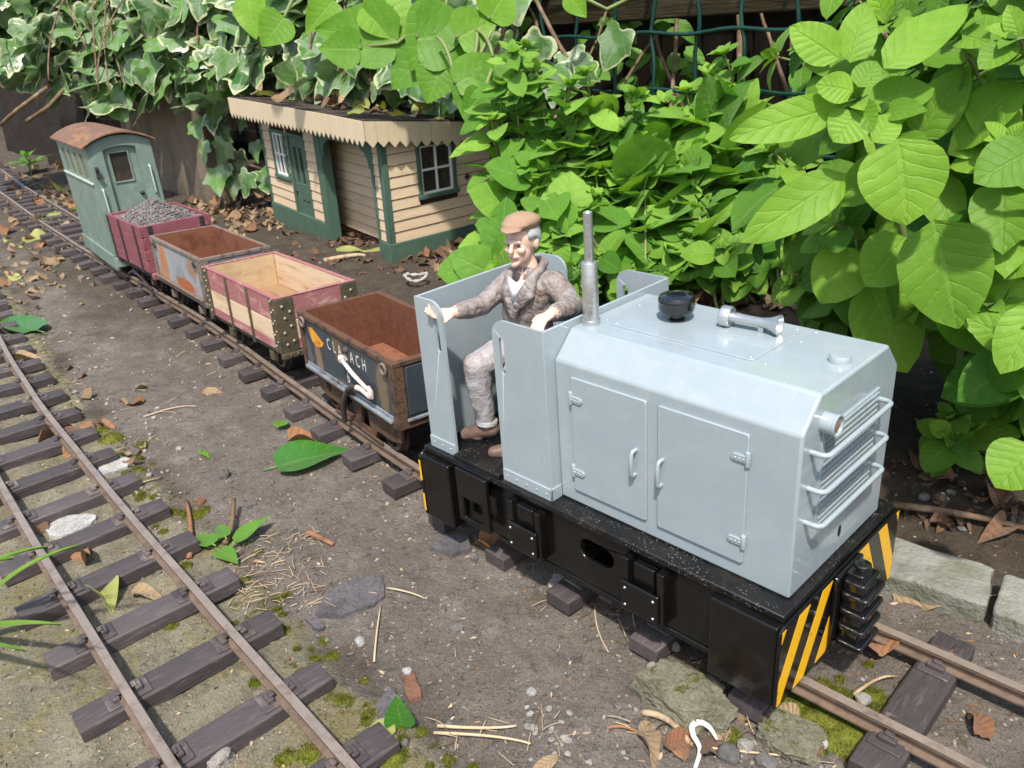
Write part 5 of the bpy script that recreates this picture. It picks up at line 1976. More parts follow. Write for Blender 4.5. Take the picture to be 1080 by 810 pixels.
def herb_stem(lf, st, base, tip, L, r, nodes=7, tipn=5, wid=.66, start=.3, lean=None, thick=.035):
    """one square herb stem with crossed pairs of leaves and a rosette at the tip"""
    base = Vector(base); tip = Vector(tip)
    midp = base.lerp(tip, .5) + Vector((r.uniform(-.4, .4), r.uniform(-.4, .4), .28 * (tip - base).length * r.uniform(.3, 1)))
    path = bez(base, midp, tip, 14)
    st.tube(path, [thick * (1.15 - .75 * i / 13) for i in range(14)], 6)
    az0 = r.uniform(0, PI)
    for k in range(nodes):
        q = start + (1 - start) * (k / (nodes - 1)) ** .85
        i = min(12, int(q * 13)); f = q * 13 - i
        p = path[i].lerp(path[i + 1], min(1, f))
        ax = (path[i + 1] - path[i]).normalized()
        u = ax.orthogonal().normalized(); w = ax.cross(u)
        az = az0 + k * PI / 2 + r.uniform(-.3, .3)
        size = L * (.72 + .5 * math.sin(PI * (q - start) / (1.12 - start))) * (1.0 if q < .9 else .62) * r.uniform(.75, 1.15)
        for s in (0, PI):
            out = u * math.cos(az + s) + w * math.sin(az + s)
            d = (out + ax * r.uniform(-.1, .6) + Vector((0, 0, r.uniform(-.75, .25)))).normalized()
            up = (ax * .7 + Vector((.25, -.75, .7)) + Vector((r.uniform(-.5, .5), r.uniform(-.5, .5), 0)))
            p1 = p + d * size * .14
            st.tube([p, p1], [thick * .45, thick * .35], 4)
            lf.leaf(p1, d, up, size, size * wid * r.uniform(.85, 1.15), r.random(), r.uniform(.05, .35), r.uniform(.05, .3), .025, ph=r.uniform(0, 6))
            if r.random() < .6:   # side shoot in the axil
                for j in range(2):
                    dd = (out * r.uniform(.3, .9) + ax * .8 + Vector((r.uniform(-.5, .5), r.uniform(-.5, .5), 0))).normalized()
                    lf.leaf(p + dd * .03, dd, up, size * r.uniform(.3, .5), size * .28, r.random(), .2, .2, .02, 5)
    ax = (path[-1] - path[-2]).normalized()
    u = ax.orthogonal().normalized(); w = ax.cross(u)
    for k in range(tipn):
        a = az0 + k * 2.4
        out = u * math.cos(a) + w * math.sin(a)
        sz = L * r.uniform(.3, .55)
        lf.leaf(tip, (out * r.uniform(.5, 1) + ax * .7), ax + Vector((0, 0, .5)), sz, sz * .62, min(1, r.uniform(.5, 1.1)), .2, .25, .02, 5)


def spline(P, n=6):
    """smooth curve through points"""
    P = [Vector(p) for p in P]
    out = []
    for i in range(len(P) - 1):
        a, b, c, d = P[max(i - 1, 0)], P[i], P[i + 1], P[min(i + 2, len(P) - 1)]
        for k in range(n):
            t = k / n
            out.append(.5 * ((2 * b) + (c - a) * t + (2 * a - 5 * b + 4 * c - d) * t * t + (3 * b - a - 3 * c + d) * t ** 3))
    out.append(P[-1])
    return out


def gpos(u, v, z=-1.58):
    """where the ground is seen at a pixel"""
    p = at_z(u, v, z)
    for _ in range(6):
        zz = gz(p.x, p.y)
        p = at_z(u, v, zz)
    return p


def leaf_px(lf, u0, v0, u1, v1, depth, wpx, r, tilt=(0, 0), shape='ovate', rnd=None, bend=.12, fold=.12, d1=0.0):
    a = at(u0, v0, depth); b = at(u1, v1, depth + d1)
    view = (Vector(P_CAM) - a).normalized()
    up = view + Vector((0, 0, .35)) + Vector((tilt[0], tilt[1], 0))
    lf.leaf(a, b - a, up, (b - a).length, wpx / F_PX * depth, r.random() if rnd is None else rnd, bend, fold, .02, 9, shape, r.uniform(0, 6))


def marjoram_back():
    r = random.Random(21)
    specs = [('left', 66, (528, 700), 'bright green leafy marjoram clump between station end wall and locomotive exhaust'),
             ('right', 40, (672, 812), 'bright green leafy marjoram clump in front of wire fence behind loco hood')]
    for nm, cnt, (ua, ub), lab in specs:
        c0 = gpos((ua + ub) / 2, 300)
        T = thing('marjoram_plant', lab, 'plant', (c0.x, c0.y, gz(c0.x, c0.y)))
        lf, st = LeafMB(), MB()
        for k in range(cnt):
            u = r.uniform(ua, ub)
            top = float(np.interp(u, [490, 510, 540, 560, 590, 620, 645, 690, 730, 765, 790, 815], [195, 150, 95, 95, 122, 112, 136, 134, 126, 104, 132, 150]))
            q = r.random() ** .9
            if k < cnt // 5: q = r.random() * .15
            low = 310 if u < 690 else float(np.interp(u, [690, 720, 815], [300, 262, 268]))
            v = top + q * (low - top) if k >= 4 else top + 4 * k
            dep = 20.6 - 2.3 * q + r.uniform(-.6, .6)
            tip = at(u, v, dep)
            bx = gpos(np.clip(u + r.uniform(-30, 40), ua + 20, ub - 10), r.uniform(296, 316))
            base = Vector((bx.x + r.uniform(-.5, .5), bx.y + r.uniform(-.6, .4), gz(bx.x, bx.y) - .05))
            L = r.uniform(.48, .85) if r.random() < .85 else r.uniform(.95, 1.3)
            herb_stem(lf, st, base, tip, L, r, nodes=r.randint(8, 11), start=.22, wid=.78)
        # dead brown stalks showing between the stems
        tw = MB()
        for k in range(16):
            u = r.uniform(ua, ub); p0 = gpos(u, r.uniform(296, 320)); p2 = at(u + r.uniform(-60, 60), r.uniform(230, 300), 19.2 + r.uniform(-1, .5))
            tw.tube(bez(p0, (p0 + p2) / 2 + Vector((r.uniform(-.4, .4), r.uniform(-.3, .3), r.uniform(-.1, .4))), p2, 8), [.05 - .004 * i for i in range(8)], 6)
        tw.build('dead_stalks', M_TWIG, T, smooth=180)
        # taller sprigs standing clear of the clump
        for (u, v) in ((518, 128), (530, 92), (541, 58), (556, 52), (566, 76), (600, 92), (618, 80), (640, 108), (672, 104)) if nm == 'left' else ((700, 110), (724, 98), (748, 82), (764, 58), (778, 96), (800, 118)):
            tip = at(u, v, 19.6 + r.uniform(-.4, .4))
            base = tip + Vector((r.uniform(-.4, .4), r.uniform(-.2, .5), -3.6))
            herb_stem(lf, st, base, tip, r.uniform(.7, .95), r, nodes=8, start=.2, wid=.62, tipn=7)
        lf.done('leaves', M_MARJORAM_LIGHT, T)
        st.build('stems', M_STEM, T, smooth=180)


def marjoram_front():
    r = random.Random(8)
    T = thing('marjoram_plant', 'large leaved marjoram arching over the right side beside the loco hood', 'plant', (1.2, 5.4, gz(1.2, 5.4)))
    lf, st = LeafMB(), MB()
    tips = [(905, 105, 8.6), (1010, 40, 8.8), (1062, 150, 8.6), (1000, 262, 9.6), (880, 235, 10.2), (1045, 320, 9.4), (965, 320, 10.2), (852, 50, 10.6), (935, 25, 9.8), (1085, 372, 8.6),
            (815, 160, 11.5), (1075, 40, 8.2), (840, 300, 12), (800, 250, 12.6), (900, 170, 11.3), (960, 120, 11.0), (1020, 180, 10.8), (870, 330, 12.4), (1040, 90, 10), (930, 260, 11.4), (990, 200, 11.6), (1090, 250, 9.5), (860, 120, 12.4), (820, 60, 13), (900, 60, 12.5), (980, 60, 12), (1060, 230, 11), (1100, 120, 9.5), (1010, 300, 11.5), (1095, 290, 10.5), (850, 200, 13), (1045, -20, 9.5), (970, -30, 10), (890, -20, 11), (1085, -30, 8.8), (1000, 10, 10.5)]
    for (u, v, d) in tips:
        tip = at(u, v, d)
        base = Vector((r.uniform(-1.2, 2.8), r.uniform(5.2, 8.2), 0)); base.z = gz(base.x, base.y) - .05
        herb_stem(lf, st, base, tip, r.uniform(.58, .95), r, nodes=8, wid=.70, start=.5, thick=.045)
    # the largest leaves at the front of the clump
    big = [(948, 146, 957, 236, 8.5, 88, (0, 0)), (886, 112, 771, 143, 8.6, 44, (.3, -.2)), (893, 184, 785, 252, 8.9, 52, (.3, .1)), (985, 232, 1012, 347, 9.0, 92, (0, 0)),
           (1092, 158, 1030, 188, 8.0, 60, (0, 0)), (932, 72, 1024, -6, 8.5, 50, (-.2, .2)), (884, 62, 834, 26, 8.9, 42, (0, 0)), (896, 66, 916, -2, 9.0, 40, (.3, 0)), (1090, 118, 1004, 156, 9.0, 62, (0, .2)),
           (1090, 470, 1050, 512, 8.6, 62, (0, 0)), (1096, 322, 1056, 392, 8.4, 52, (0, 0)), (902, 262, 866, 318, 10.2, 60, (0, .3)), (914, 296, 962, 394, 10.2, 74, (.2, 0)), (1000, 300, 1050, 372, 9.6, 70, (0, .2)),
           (920, 150, 948, 118, 8.6, 34, (0, 0)), (915, 110, 990, 88, 8.8, 44, (0, .4)), (1016, 52, 1072, 22, 8.6, 50, (.2, .2)), (905, 120, 880, 148, 8.5, 46, (0, 0)), (955, 250, 915, 300, 9.6, 60, (.3, 0)), (1060, 240, 1090, 300, 9.2, 60, (0, 0)),
           (905, 92, 925, 62, 8.4, 30, (0, 0)), (900, 96, 862, 88, 8.4, 34, (0, 0)), (1030, 205, 1058, 250, 9.4, 48, (0, 0))]
    for (u0, v0, u1, v1, d, w, tl) in big:
        leaf_px(lf, u0, v0, u1, v1, d, w, r, tl, rnd=r.uniform(.35, 1))
    for (u0, v0, d0, u1, v1, d1) in ((905, 100, 8.6, 965, 330, 10.4), (1000, 250, 9.3, 1010, 420, 10.6), (1080, 150, 8.2, 1075, 360, 9.8)):
        a, b_ = at(u0, v0, d0), at(u1, v1, d1)
        st.tube(bez(a, (a + b_) / 2 + Vector((.1, .1, .2)), b_, 10), [.03 + .003 * i for i in range(10)], 7)
    lf.done('leaves', M_MARJORAM, T)
    st.build('stems', M_STEM, T, smooth=180)


def low_herbs():
    """small shoots on the dark bank to the right"""
    r = random.Random(14)
    for i, (u, v, lab, n) in enumerate(((985, 440, 'low shoots with small round leaves on the dark bank at right', 6), (760, 315, 'young herb shoots beside the far side of the loco hood', 7), (640, 330, 'small herb shoots between exhaust and cab behind the locomotive', 5))):
        b = gpos(u, v)
        if i == 0: b = Vector((.2, 4.6, gz(.2, 4.6)))
        T = thing('herb_shoot', lab, 'plant', (b.x, b.y, b.z))
        lf, st = LeafMB(), MB()
        for k in range(n):
            bs = b + Vector((r.uniform(-.9, .9), r.uniform(-.5, .7), 0)); bs.z = gz(bs.x, bs.y) - .03
            tp = bs + Vector((r.uniform(-.5, .6), r.uniform(-.9, .2), r.uniform(.7, 1.5)))
            herb_stem(lf, st, bs, tp, r.uniform(.42, .62), r, nodes=5, wid=.8, start=.3, thick=.025)
        lf.done('leaves', M_MARJORAM, T); st.build('stems', M_STEM, T, smooth=180)


def ivy_plants():
    r = random.Random(31)
    def scatter(lf, n, ub, vb, dep, size, hang=.6):
        for k in range(n):
            u = r.uniform(*ub)
            va, vz = vb(u)
            v = va + (vz - va) * r.random()
            p = at(u, v, dep(u, v) + r.uniform(-2.0, 1.6))
            if p.y > 12.4: p.y = 12.4 - r.uniform(0, .8)
            s = size * r.choice((r.uniform(.4, .7), r.uniform(.75, 1.1), r.uniform(.9, 1.35)))
            up = Vector((.3, -.65, .75)) + Vector((r.uniform(-.9, .9), r.uniform(-.7, .7), r.uniform(-.6, .6)))
            d = Vector((r.uniform(-1, 1), r.uniform(-.7, .3), -hang + r.uniform(-.5, .9)))
            if r.random() < .10: continue
            lf.ivy(p, d, up, s, r.random(), r)
    # the mass at the upper left, growing over the stone slabs
    T = thing('ivy_plant', 'dense variegated ivy hanging over the stone slabs at upper left', 'ivy', (-42, 10.5, 2))
    lf = LeafMB()
    low = lambda u: float(np.interp(u, [-60, 0, 40, 70, 100, 130, 160, 190, 215, 235, 300, 335], [92, 86, 82, 92, 110, 122, 98, 84, 112, 104, 70, 60]))
    scatter(lf, 900, (-70, 325), lambda u: (-60, low(u)), lambda u, v: float(np.interp(u, [-70, 100, 230, 330], [40, 37.5, 33.5, 31])), 1.38)
    # leaves on the trailing shoot left of the station
    for (u, v) in ((205, 128), (222, 120), (236, 150), (215, 150), (240, 172), (226, 178), (250, 160), (262, 182), (246, 186), (275, 180), (283, 176), (255, 120), (232, 108), (268, 150), (234, 132)):
        p = at(u, v, 34.2 + r.uniform(-.4, .4))
        lf.ivy(p, Vector((r.uniform(-.6, .6), -.2, -.8 + r.uniform(-.3, .3))), Vector((.45, -.75, .6)) + Vector((r.uniform(-.4, .4), 0, r.uniform(-.3, .3))), 1.15 * r.uniform(.75, 1.1), r.random(), r)
    lf.done('leaves', M_IVY, T)
    st = MB()
    for k in range(16):
        u = r.uniform(-40, 320); p0 = at(u, r.uniform(-60, 0), 37 - u * .015); p2 = at(u + r.uniform(-60, 60), low(max(0, u)) - r.uniform(-8, 40), 36 - u * .015)
        st.tube(bez(p0, (p0 + p2) / 2 + Vector((r.uniform(-1, 1), r.uniform(-1, 0), r.uniform(-.6, .6))), p2, 10), .035, 6)
    a = [at(212, 80, 34.6), at(222, 125, 34.4), at(240, 165, 34.3), at(280, 180, 34.3)]
    st.tube(a, .06, 6)
    for pts in ([(0, 132, 37), (18, 116, 36.5), (50, 92, 36)], [(28, 128, 36.5), (52, 112, 36.3), (66, 96, 36)]):
        st.tube([at(*q) for q in pts], .09, 6)
    st.build('stems', M_TWIG, T, smooth=180)
    # over the station roof and along the fence
    T = thing('ivy_plant', 'shaded ivy hanging from the fence above the station roof', 'ivy', (-20, 12, 2))
    lf = LeafMB()
    scatter(lf, 300, (300, 545), lambda u: (-50, float(np.interp(u, [300, 400, 500, 545], [86, 92, 112, 90]))), lambda u, v: float(np.interp(u, [300, 545], [31.5, 24.5])), 1.5)
    for (u, v, d, s) in ((345, 60, 28.5, 2.0), (330, 70, 29, 1.8), (372, 92, 28.5, 1.5), (655, 44, 21.5, 1.15), (600, 66, 22.6, 1.1), (585, 80, 22.6, 1.2), (622, 75, 22, .9), (572, 50, 22.3, 1.0), (545, 95, 23, 1.0)):
        p = at(u, v - 12, d)
        lf.ivy(p, Vector((r.uniform(-.5, .5), -.2, -.8)), Vector((.5, -.8, .55)), s, r.random() * .75, r)
    lf.done('leaves', M_IVY, T)
    st = MB()
    for k in range(26):
        u = r.uniform(300, 560); p0 = at(u, r.uniform(-60, 10), 30 - (u - 300) * .022); p2 = at(u + r.uniform(-50, 50), r.uniform(50, 105), 29.5 - (u - 300) * .022)
        st.tube(bez(p0, (p0 + p2) / 2 + Vector((r.uniform(-1, 1), r.uniform(-.5, .5), 0)), p2, 8), .05, 6)
    st.build('stems', M_TWIG, T, smooth=180)


def climber():
    r = random.Random(77)
    T = thing('climbing_plant', 'climber with big light green heart shaped leaves over the station roof', 'climbing plant', (-14, 11.6, 1))
    lf, st = LeafMB(), MB()
    L_ = [(420, 42, 330, 28, 22.5, 66), (440, 40, 505, 36, 22, 72), (470, 10, 432, 72, 22, 60), (455, 50, 412, 92, 22.5, 56), (380, 52, 335, 50, 22.5, 42), (395, 0, 430, 40, 22.5, 62), (500, 62, 498, 140, 21, 48), (482, 40, 525, 18, 21.5, 50), (516, 20, 540, -20, 21.5, 44),
          (352, 0, 322, 34, 23, 34), (480, 88, 540, 60, 21, 44), (510, 98, 488, 120, 20.5, 30), (600, -6, 618, 18, 21, 24), (300, 18, 275, 48, 24, 40), (262, -4, 268, 40, 25, 36), (520, 60, 532, 112, 21, 38), (465, 70, 450, 108, 22, 44), (412, 10, 382, 30, 22.5, 50)]
    for (u0, v0, u1, v1, d, w) in L_:
        leaf_px(lf, u0, v0, u1, v1, d, w * 1.05, r, (r.uniform(-.3, .3), r.uniform(-.3, .3)), 'heart', bend=.1, fold=.15)
        a = at(u0, v0, d); b_ = at(u0 + r.uniform(-25, 25), v0 - r.uniform(25, 50), d + .6)
        st.tube(bez(a, (a + b_) / 2 + Vector((0, .2, .3)), b_, 6), .05, 6)
    for pts in ([(560, -30, 22), (520, 30, 21.6), (500, 70, 21.2), (486, 100, 21)], [(480, -30, 22.4), (450, 20, 22.2), (420, 45, 22.4), (380, 50, 22.6)], [(700, -20, 21.8), (640, 10, 21.6), (600, -10, 21.4)]):
        st.tube([at(*q) for q in pts], .055, 6)
    lf.done('leaves', M_BIND, T); st.build('stems', M_STEM, T, smooth=180)


def fence_twigs():
    r = random.Random(6)
    T = thing('woody_shrub', 'bare brown woody stems tangled behind the green wire fence', 'shrub', (-9, 13.5, -1))
    b = MB()
    for (u0, v0, u1, v1, d, w) in ((772, 300, 778, -20, 23, .16), (660, 180, 560, -10, 22.6, .09), (500, 110, 545, -10, 22.6, .08), (690, 250, 715, 0, 23.4, .09), (620, 160, 690, 40, 23.2, .06), (820, 200, 835, -20, 22.5, .12), (580, 130, 640, 10, 23, .05), (860, 160, 800, 0, 22, .07), (730, 130, 680, -10, 23.3, .07), (960, 60, 900, -20, 20, .08)):
        p0, p2 = at(u0, v0, d), at(u1, v1, d)
        path = bez(p0, (p0 + p2) / 2 + Vector((r.uniform(-.5, .5), r.uniform(-.2, .2), r.uniform(-.4, .4))), p2, 14)
        path = [p + Vector((r.uniform(-.04, .04), 0, r.uniform(-.03, .03))) for p in path]
        b.tube(path, [w * (1 - .4 * i / 13) for i in range(14)], 7)
    b.build('branches', M_TWIG, T, smooth=180)
    # dark foliage filling the hedge behind the wire
    lf = LeafMB()
    for k in range(420):
        p = at(r.uniform(480, 1080), r.uniform(-60, 150), r.uniform(23.2, 25))
        if p.y < 12.5 or p.y > 15.2: continue
        lf.leaf(p, Vector((r.uniform(-1, 1), r.uniform(-.5, .3), r.uniform(-1, .4))), Vector((.2, -.7, .7)), r.uniform(.5, 1.0), r.uniform(.3, .5), r.random(), .2, .2, .03, 5)
    lf.done('leaves', M_MARJORAM_B, T)
    # dead leaves caught in the wire
    t2 = MB()


def grass_tuft():
    r = random.Random(12)
    T = thing('grass_tuft', 'long green grass blades reaching in from the left edge over the track', 'grass', (-7.8, -6.9, gz(-7.8, -6.9)))
    lf = LeafMB()
    root = Vector((-8.3, -6.75, gz(-8.3, -6.75)))
    for (u, v, d, h) in ((82, 577, 9.6, .5), (50, 578, 9.9, .7), (65, 660, 9.2, .2), (14, 590, 10.2, .7), (28, 688, 9.0, .15)):
        tip = at(u, v, d - .35)
        s = root + Vector((r.uniform(-.4, .4), r.uniform(-.5, .1), 0))
        path = bez(s, (s + tip) / 2 + Vector((0, 0, h)), tip, 12)
        o = len(lf.v); rn = r.random()
        for i, p in enumerate(path):
            t = (path[min(i + 1, 11)] - path[max(i - 1, 0)]).normalized()
            sd = t.cross(Vector((.2, -.4, .9))).normalized()
            w = .06 * (1 - (i / 11) ** 1.6) + .004
            for k in (-1, 0, 1):
                lf.v.append(tuple(p + sd * w * k + Vector((0, 0, .03 * abs(k))))); lf.uv.append((k, .5)); lf.attrs['rnd'].append(rn); lf.attrs['edge'].append(0)
        for i in range(11):
            for k in range(2):
                a = o + i * 3 + k
                lf.f.append((a, a + 1, a + 4, a + 3)); lf.m.append(0)
    lf.done('blades', M_GRASS, T)


def seedlings():
    r = random.Random(5)
    p = gpos(33, 183)
    T = thing('seedling', 'small green seedling among dead leaves beside the track behind the van', 'seedling', tuple(p))
    lf, st = LeafMB(), MB()
    for k in range(7):
        a = 2 * PI * k / 7 + .4
        d = Vector((math.cos(a), math.sin(a), r.uniform(.25, .6)))
        s = r.uniform(1.1, 1.6)
        lf.leaf(p + Vector((0, 0, .55)), d, Vector((0, 0, 1)), s, s * .42, r.random(), .25, .1, .03, 7, 'lance')
    for k in range(4):
        a = 2 * PI * k / 4
        lf.leaf(p + Vector((0, 0, 1.0)), Vector((math.cos(a), math.sin(a), .8)), Vector((0, 0, 1)), .8, .35, r.random(), .2, .1, .03, 6, 'lance')
    st.tube([p, p + Vector((0, 0, 1.05))], .06, 6)
    lf.done('leaves', M_MARJORAM_B, T); st.build('stem', M_STEM, T)


marjoram_back()
marjoram_front()
low_herbs()
ivy_plants()
climber()
fence_twigs()
grass_tuft()
seedlings()

# ================================================================== litter on the ground
M_DEAD = [leaf_material('dead_leaf_brown', (.12, .065, .04), (.21, .115, .07), (.25, .15, .09), .10, .8, .8, .2, .25),
          leaf_material('dead_leaf_tan', (.25, .165, .095), (.40, .275, .165), (.42, .3, .19), .12, .8, .8, .2, .25),
          leaf_material('dead_leaf_rust', (.21, .095, .05), (.34, .17, .085), (.38, .22, .12), .12, .75, .8, .2, .25),
          leaf_material('yellow_green_leaf', (.30, .33, .08), (.42, .41, .14), (.5, .5, .2), .3, .55, .4, .3, .2)]
M_FRESH = leaf_material('fallen_green_leaf', (.03, .14, .014), (.075, .24, .025), (.3, .42, .12), .2, .22, .3, .6)
M_STRAW = simple('straw', (.50, .39, .25), .7, var=.2, vs=5, bump=.1, col2=(.42, .30, .18), ms=5)
M_CRUMB = simple('leaf_crumb', (.20, .115, .06), .85, var=.5, vs=1.5, bump=.2, col2=(.10, .065, .04), lo=.45, hi=.55, ms=2)
M_BARK = simple('red_bark', (.27, .135, .075), .85, var=.3, vs=4, bump=.6, bs=15, col2=(.16, .08, .05), ms=4)
M_WHITE_HOOK = simple('white_plastic', (.68, .65, .60), .4, var=.06, bump=.05)
M_MOSSTUFT = simple('moss_cushion', (.115, .135, .018), .9, var=.7, vs=8, bump=.8, bs=30, col2=(.17, .16, .035), lo=.45, hi=.65, ms=4)

TAKEN = set()


def dead_leaf(b, p, r, L, W=None, curl=.5, yaw=None, lift=.02):
    """a dry leaf, cupped and twisted, lying on the ground"""
    yaw = r.uniform(0, 2 * PI) if yaw is None else yaw
    W = W or L * r.uniform(.45, .75)
    d = Vector((math.cos(yaw), math.sin(yaw), r.uniform(-.1, .3)))
    up = Vector((r.uniform(-.6, .6), r.uniform(-.6, .6), 1))
    cu = curl * r.uniform(.5, 1.5) * r.choice((1, 1, -1))
    b.leaf(Vector(p) + Vector((0, 0, lift + abs(cu) * L * .12)), d, up, L, W, r.random(), cu * .5, cu * r.uniform(.6, 1.4), r.uniform(.06, .16), 11, r.choice(('ovate', 'heart', 'lance')), r.uniform(0, 6))


def lay(name, mb, mat, label, cat, p, group=None, smooth=180):
    o = mb.build(name, mat, None, smooth=smooth, recalc=False, thing=p)
    return tag(o, label, cat, group)


def litter():
    r = random.Random(99)
    # ---- clusters of dead leaves: (pixel box, count, length range, materials, label, group)
    clusters = [
        ((205, 205, 296, 246), 58, (.35, .85), (1, 1, 2, 0), 'dry tan dead leaf in the heap between brake van and station', 'dead leaves heaped between the van and the station'),
        ((358, 234, 404, 254), 26, (.3, .7), (0, 0, 2), 'dark brown dead leaf inside the station shelter opening', 'dead leaves in the shelter opening'),
        ((440, 238, 522, 292), 46, (.35, .8), (0, 0, 2, 1), 'curled brown dead leaf at the foot of the station end wall', 'dead leaves beside the station end wall'),
        ((2, 176, 82, 246), 44, (.4, .95), (2, 1, 0, 1, 3), 'orange brown dead leaf beside the far track behind the van', 'dead leaves beside the far track'),
        ((0, 240, 100, 325), 26, (.2, .6), (2, 1, 3), 'small dry leaf scattered at the left edge by the far track', 'dry leaves at the left edge'),
        ((255, 96, 500, 122), 0, (.5, .9), (0, 1), '', ''),
        ((700, 290, 860, 330), 18, (.5, .9), (0, 0, 1), 'dark dead leaf under the marjoram behind the loco hood', 'dead leaves under the marjoram'),
        ((960, 470, 1080, 560), 12, (.3, .6), (0, 0, 2), 'shrivelled dead leaf on the dark soil bank at right', 'dead leaves on the soil bank'),
        ((60, 390, 160, 500), 16, (.25, .5), (2, 1, 0), 'small brown leaf scrap beside the empty track', 'leaf scraps beside the empty track'),
        ((640, 760, 860, 808), 9, (.25, .45), (0, 2, 1), 'brown leaf scrap among debris below the locomotive', 'leaf scraps below the locomotive'),
    ]
    for (bx, n, (l0, l1), mats, lab, grp) in clusters:
        for k in range(n):
            p = gpos(r.uniform(bx[0], bx[2]), r.uniform(bx[1], bx[3]))
            L = r.uniform(l0, l1)
            b = LeafMB(); dead_leaf(b, p, r, L, curl=.7)
            lay('dead_leaf', b, M_DEAD[r.choice(mats)], lab, 'dead leaf', p, grp)
    # ---- the finer leaf litter below and between the heaps, too broken to count
    for (bxs, n, mi, nm, lab) in ((((200, 205, 300, 250), (200, 215, 300, 245), (2, 176, 90, 240), (0, 250, 70, 320)), 190, 1, 'leaf_litter', 'fine tan leaf litter on the soil around the brake van'),
                          (((430, 235, 525, 298), (355, 232, 410, 258), (300, 245, 440, 290), (690, 285, 870, 335), (940, 470, 1080, 560)), 300, 0, 'leaf_litter', 'fine brown leaf litter on the soil by the station and under the plants')):
        b = LeafMB()
        for k in range(n):
            bx = r.choice(bxs)
            p = gpos(r.uniform(bx[0], bx[2]), r.uniform(bx[1], bx[3]))
            d = (p - Vector(P_CAM)).length
            dead_leaf(b, p, r, r.uniform(.006, .015) * d, curl=.8, lift=.0)
        tag(b.build(nm, M_DEAD[mi], None, smooth=180, recalc=False), lab, 'leaf litter', kind='stuff')
    # ---- single leaves worth pointing at
    def one(u, v, L, W, yaw, mat, label, curl=.5, lift=.02, name='dead_leaf', cat='dead leaf', seed=0):
        rr = random.Random(seed + int(u)); p = gpos(u, v); b = LeafMB(); dead_leaf(b, p, rr, L, W, curl, yaw, lift)
        return lay(name, b, mat, label, cat, p)
    one(930, 700, .62, .36, 2.6, M_DEAD[2], 'large curled orange brown leaf between the rails in front of the locomotive', .9)
    one(965, 702, .4, .3, .6, M_DEAD[2], 'small folded russet leaf beside the far rail in front of the locomotive', .9)
    one(940, 630, .65, .32, .3, M_DEAD[1], 'dry tan leaf between buffer beam and concrete edging', .6)
    one(1028, 470, .9, .5, -.9, M_DEAD[1], 'big tan dead leaf leaning on the dark soil bank', .4, .15)
    one(505, 575, .55, .3, .4, M_DEAD[2], 'orange brown leaf tucked under the rear of the locomotive', .9)
    one(305, 470, .85, .4, 1.0, M_DEAD[2], 'crumpled reddish leaf touching the fallen green leaf', .9)
    one(1035, 782, .4, .25, 2.0, M_DEAD[2], 'curled brown leaf at the lower right corner beside the rail', .9)
    one(215, 415, .5, .24, .5, M_DEAD[1], 'folded pale tan leaf lying alone on the tarmac between tracks', .8)
    one(75, 585, .75, .28, .25, M_DEAD[2], 'long brown leaf between sleepers of the empty track', .5)
    one(105, 628, .5, .42, .1, M_DEAD[3], 'yellow green curled leaf between sleepers of the empty track', .6, name='yellow_leaf', cat='leaf')
    one(140, 628, .5, .24, .5, M_DEAD[1], 'buff leaf lying beside the yellow green leaf between sleepers', .5)
    one(35, 555, .5, .25, .2, M_DEAD[0], 'brown leaf by the left rail of the empty track', .6)
    one(20, 383, .5, .35, 1, M_DEAD[1], 'tan leaf between the far sleepers of the empty track', .6)
    one(190, 650, .3, .2, 1.4, M_DEAD[0], 'small dark leaf at a sleeper end of the empty track', .6)
    one(130, 490, .4, .2, .9, M_DEAD[2], 'russet leaf scrap beside a white stone by the empty track', .6)
    one(65, 227, 1.5, 1.0, .3, M_DEAD[3], 'pale yellow leaf beside the far rail behind the van', .3, name='yellow_leaf', cat='leaf')
    one(25, 255, 1.2, .8, 1.2, M_DEAD[3], 'yellow green leaf left of the far track', .4, name='yellow_leaf', cat='leaf')
    one(12, 293, .9, .5, .1, M_DEAD[3], 'pale green leaf near the left frame edge beyond the empty track', .3, name='yellow_leaf', cat='leaf')
    one(470, 283, .8, .5, .1, M_DEAD[3], 'green cupped leaf among brown leaves behind the cab', .4, name='yellow_leaf', cat='leaf')
    one(355, 265, 1.7, .4, .55, M_DEAD[3], 'long pale green leaf lying in front of the shelter', .2, name='yellow_leaf', cat='leaf')

    # the big glossy green leaves fallen on the tarmac
    def green(u0, v0, u1, v1, W, label, lift=.1, bend=.05, fold=.25, mat=M_FRESH, up=(0, 0, 1), shape='heart', tipz=0):
        a, c = gpos(u0, v0), gpos(u1, v1)
        b = LeafMB()
        d = c - a + Vector((0, 0, tipz))
        b.leaf(a + Vector((0, 0, lift)), d, Vector(up), d.length, W, .4, bend, fold, .02, 12, shape, 1.0)
        b.tube([a + Vector((0, 0, lift)) - d * .16, a + Vector((0, 0, lift + .01)), a + Vector((0, 0, lift)) + d * .05], .015, 5)
        while len(b.uv) < len(b.v): b.uv.append((0, .5)); b.attrs['rnd'].append(.9); b.attrs['edge'].append(0)
        lay('fallen_leaf', b, mat, label, 'leaf', a)
    green(292, 495, 372, 473, 1.05, 'large glossy green leaf fallen beside the track by the navy wagon', .05)
    green(40, 352, -8, 338, 1.0, 'glossy green leaf lying by the empty track at the left edge', .1)
    green(226, 580, 207, 570, .3, 'small oval green leaf left of the broken twig', .1, mat=M_MARJORAM_B)
    green(250, 578, 288, 556, .3, 'small green leaf standing right of the broken twig', .12, mat=M_MARJORAM_B, tipz=.12)
    green(232, 585, 252, 598, .28, 'small green leaf in front of the broken twig', .08, mat=M_MARJORAM_B)
    green(240, 575, 232, 560, .22, 'tiny green leaf behind the broken twig', .15, mat=M_MARJORAM_B)
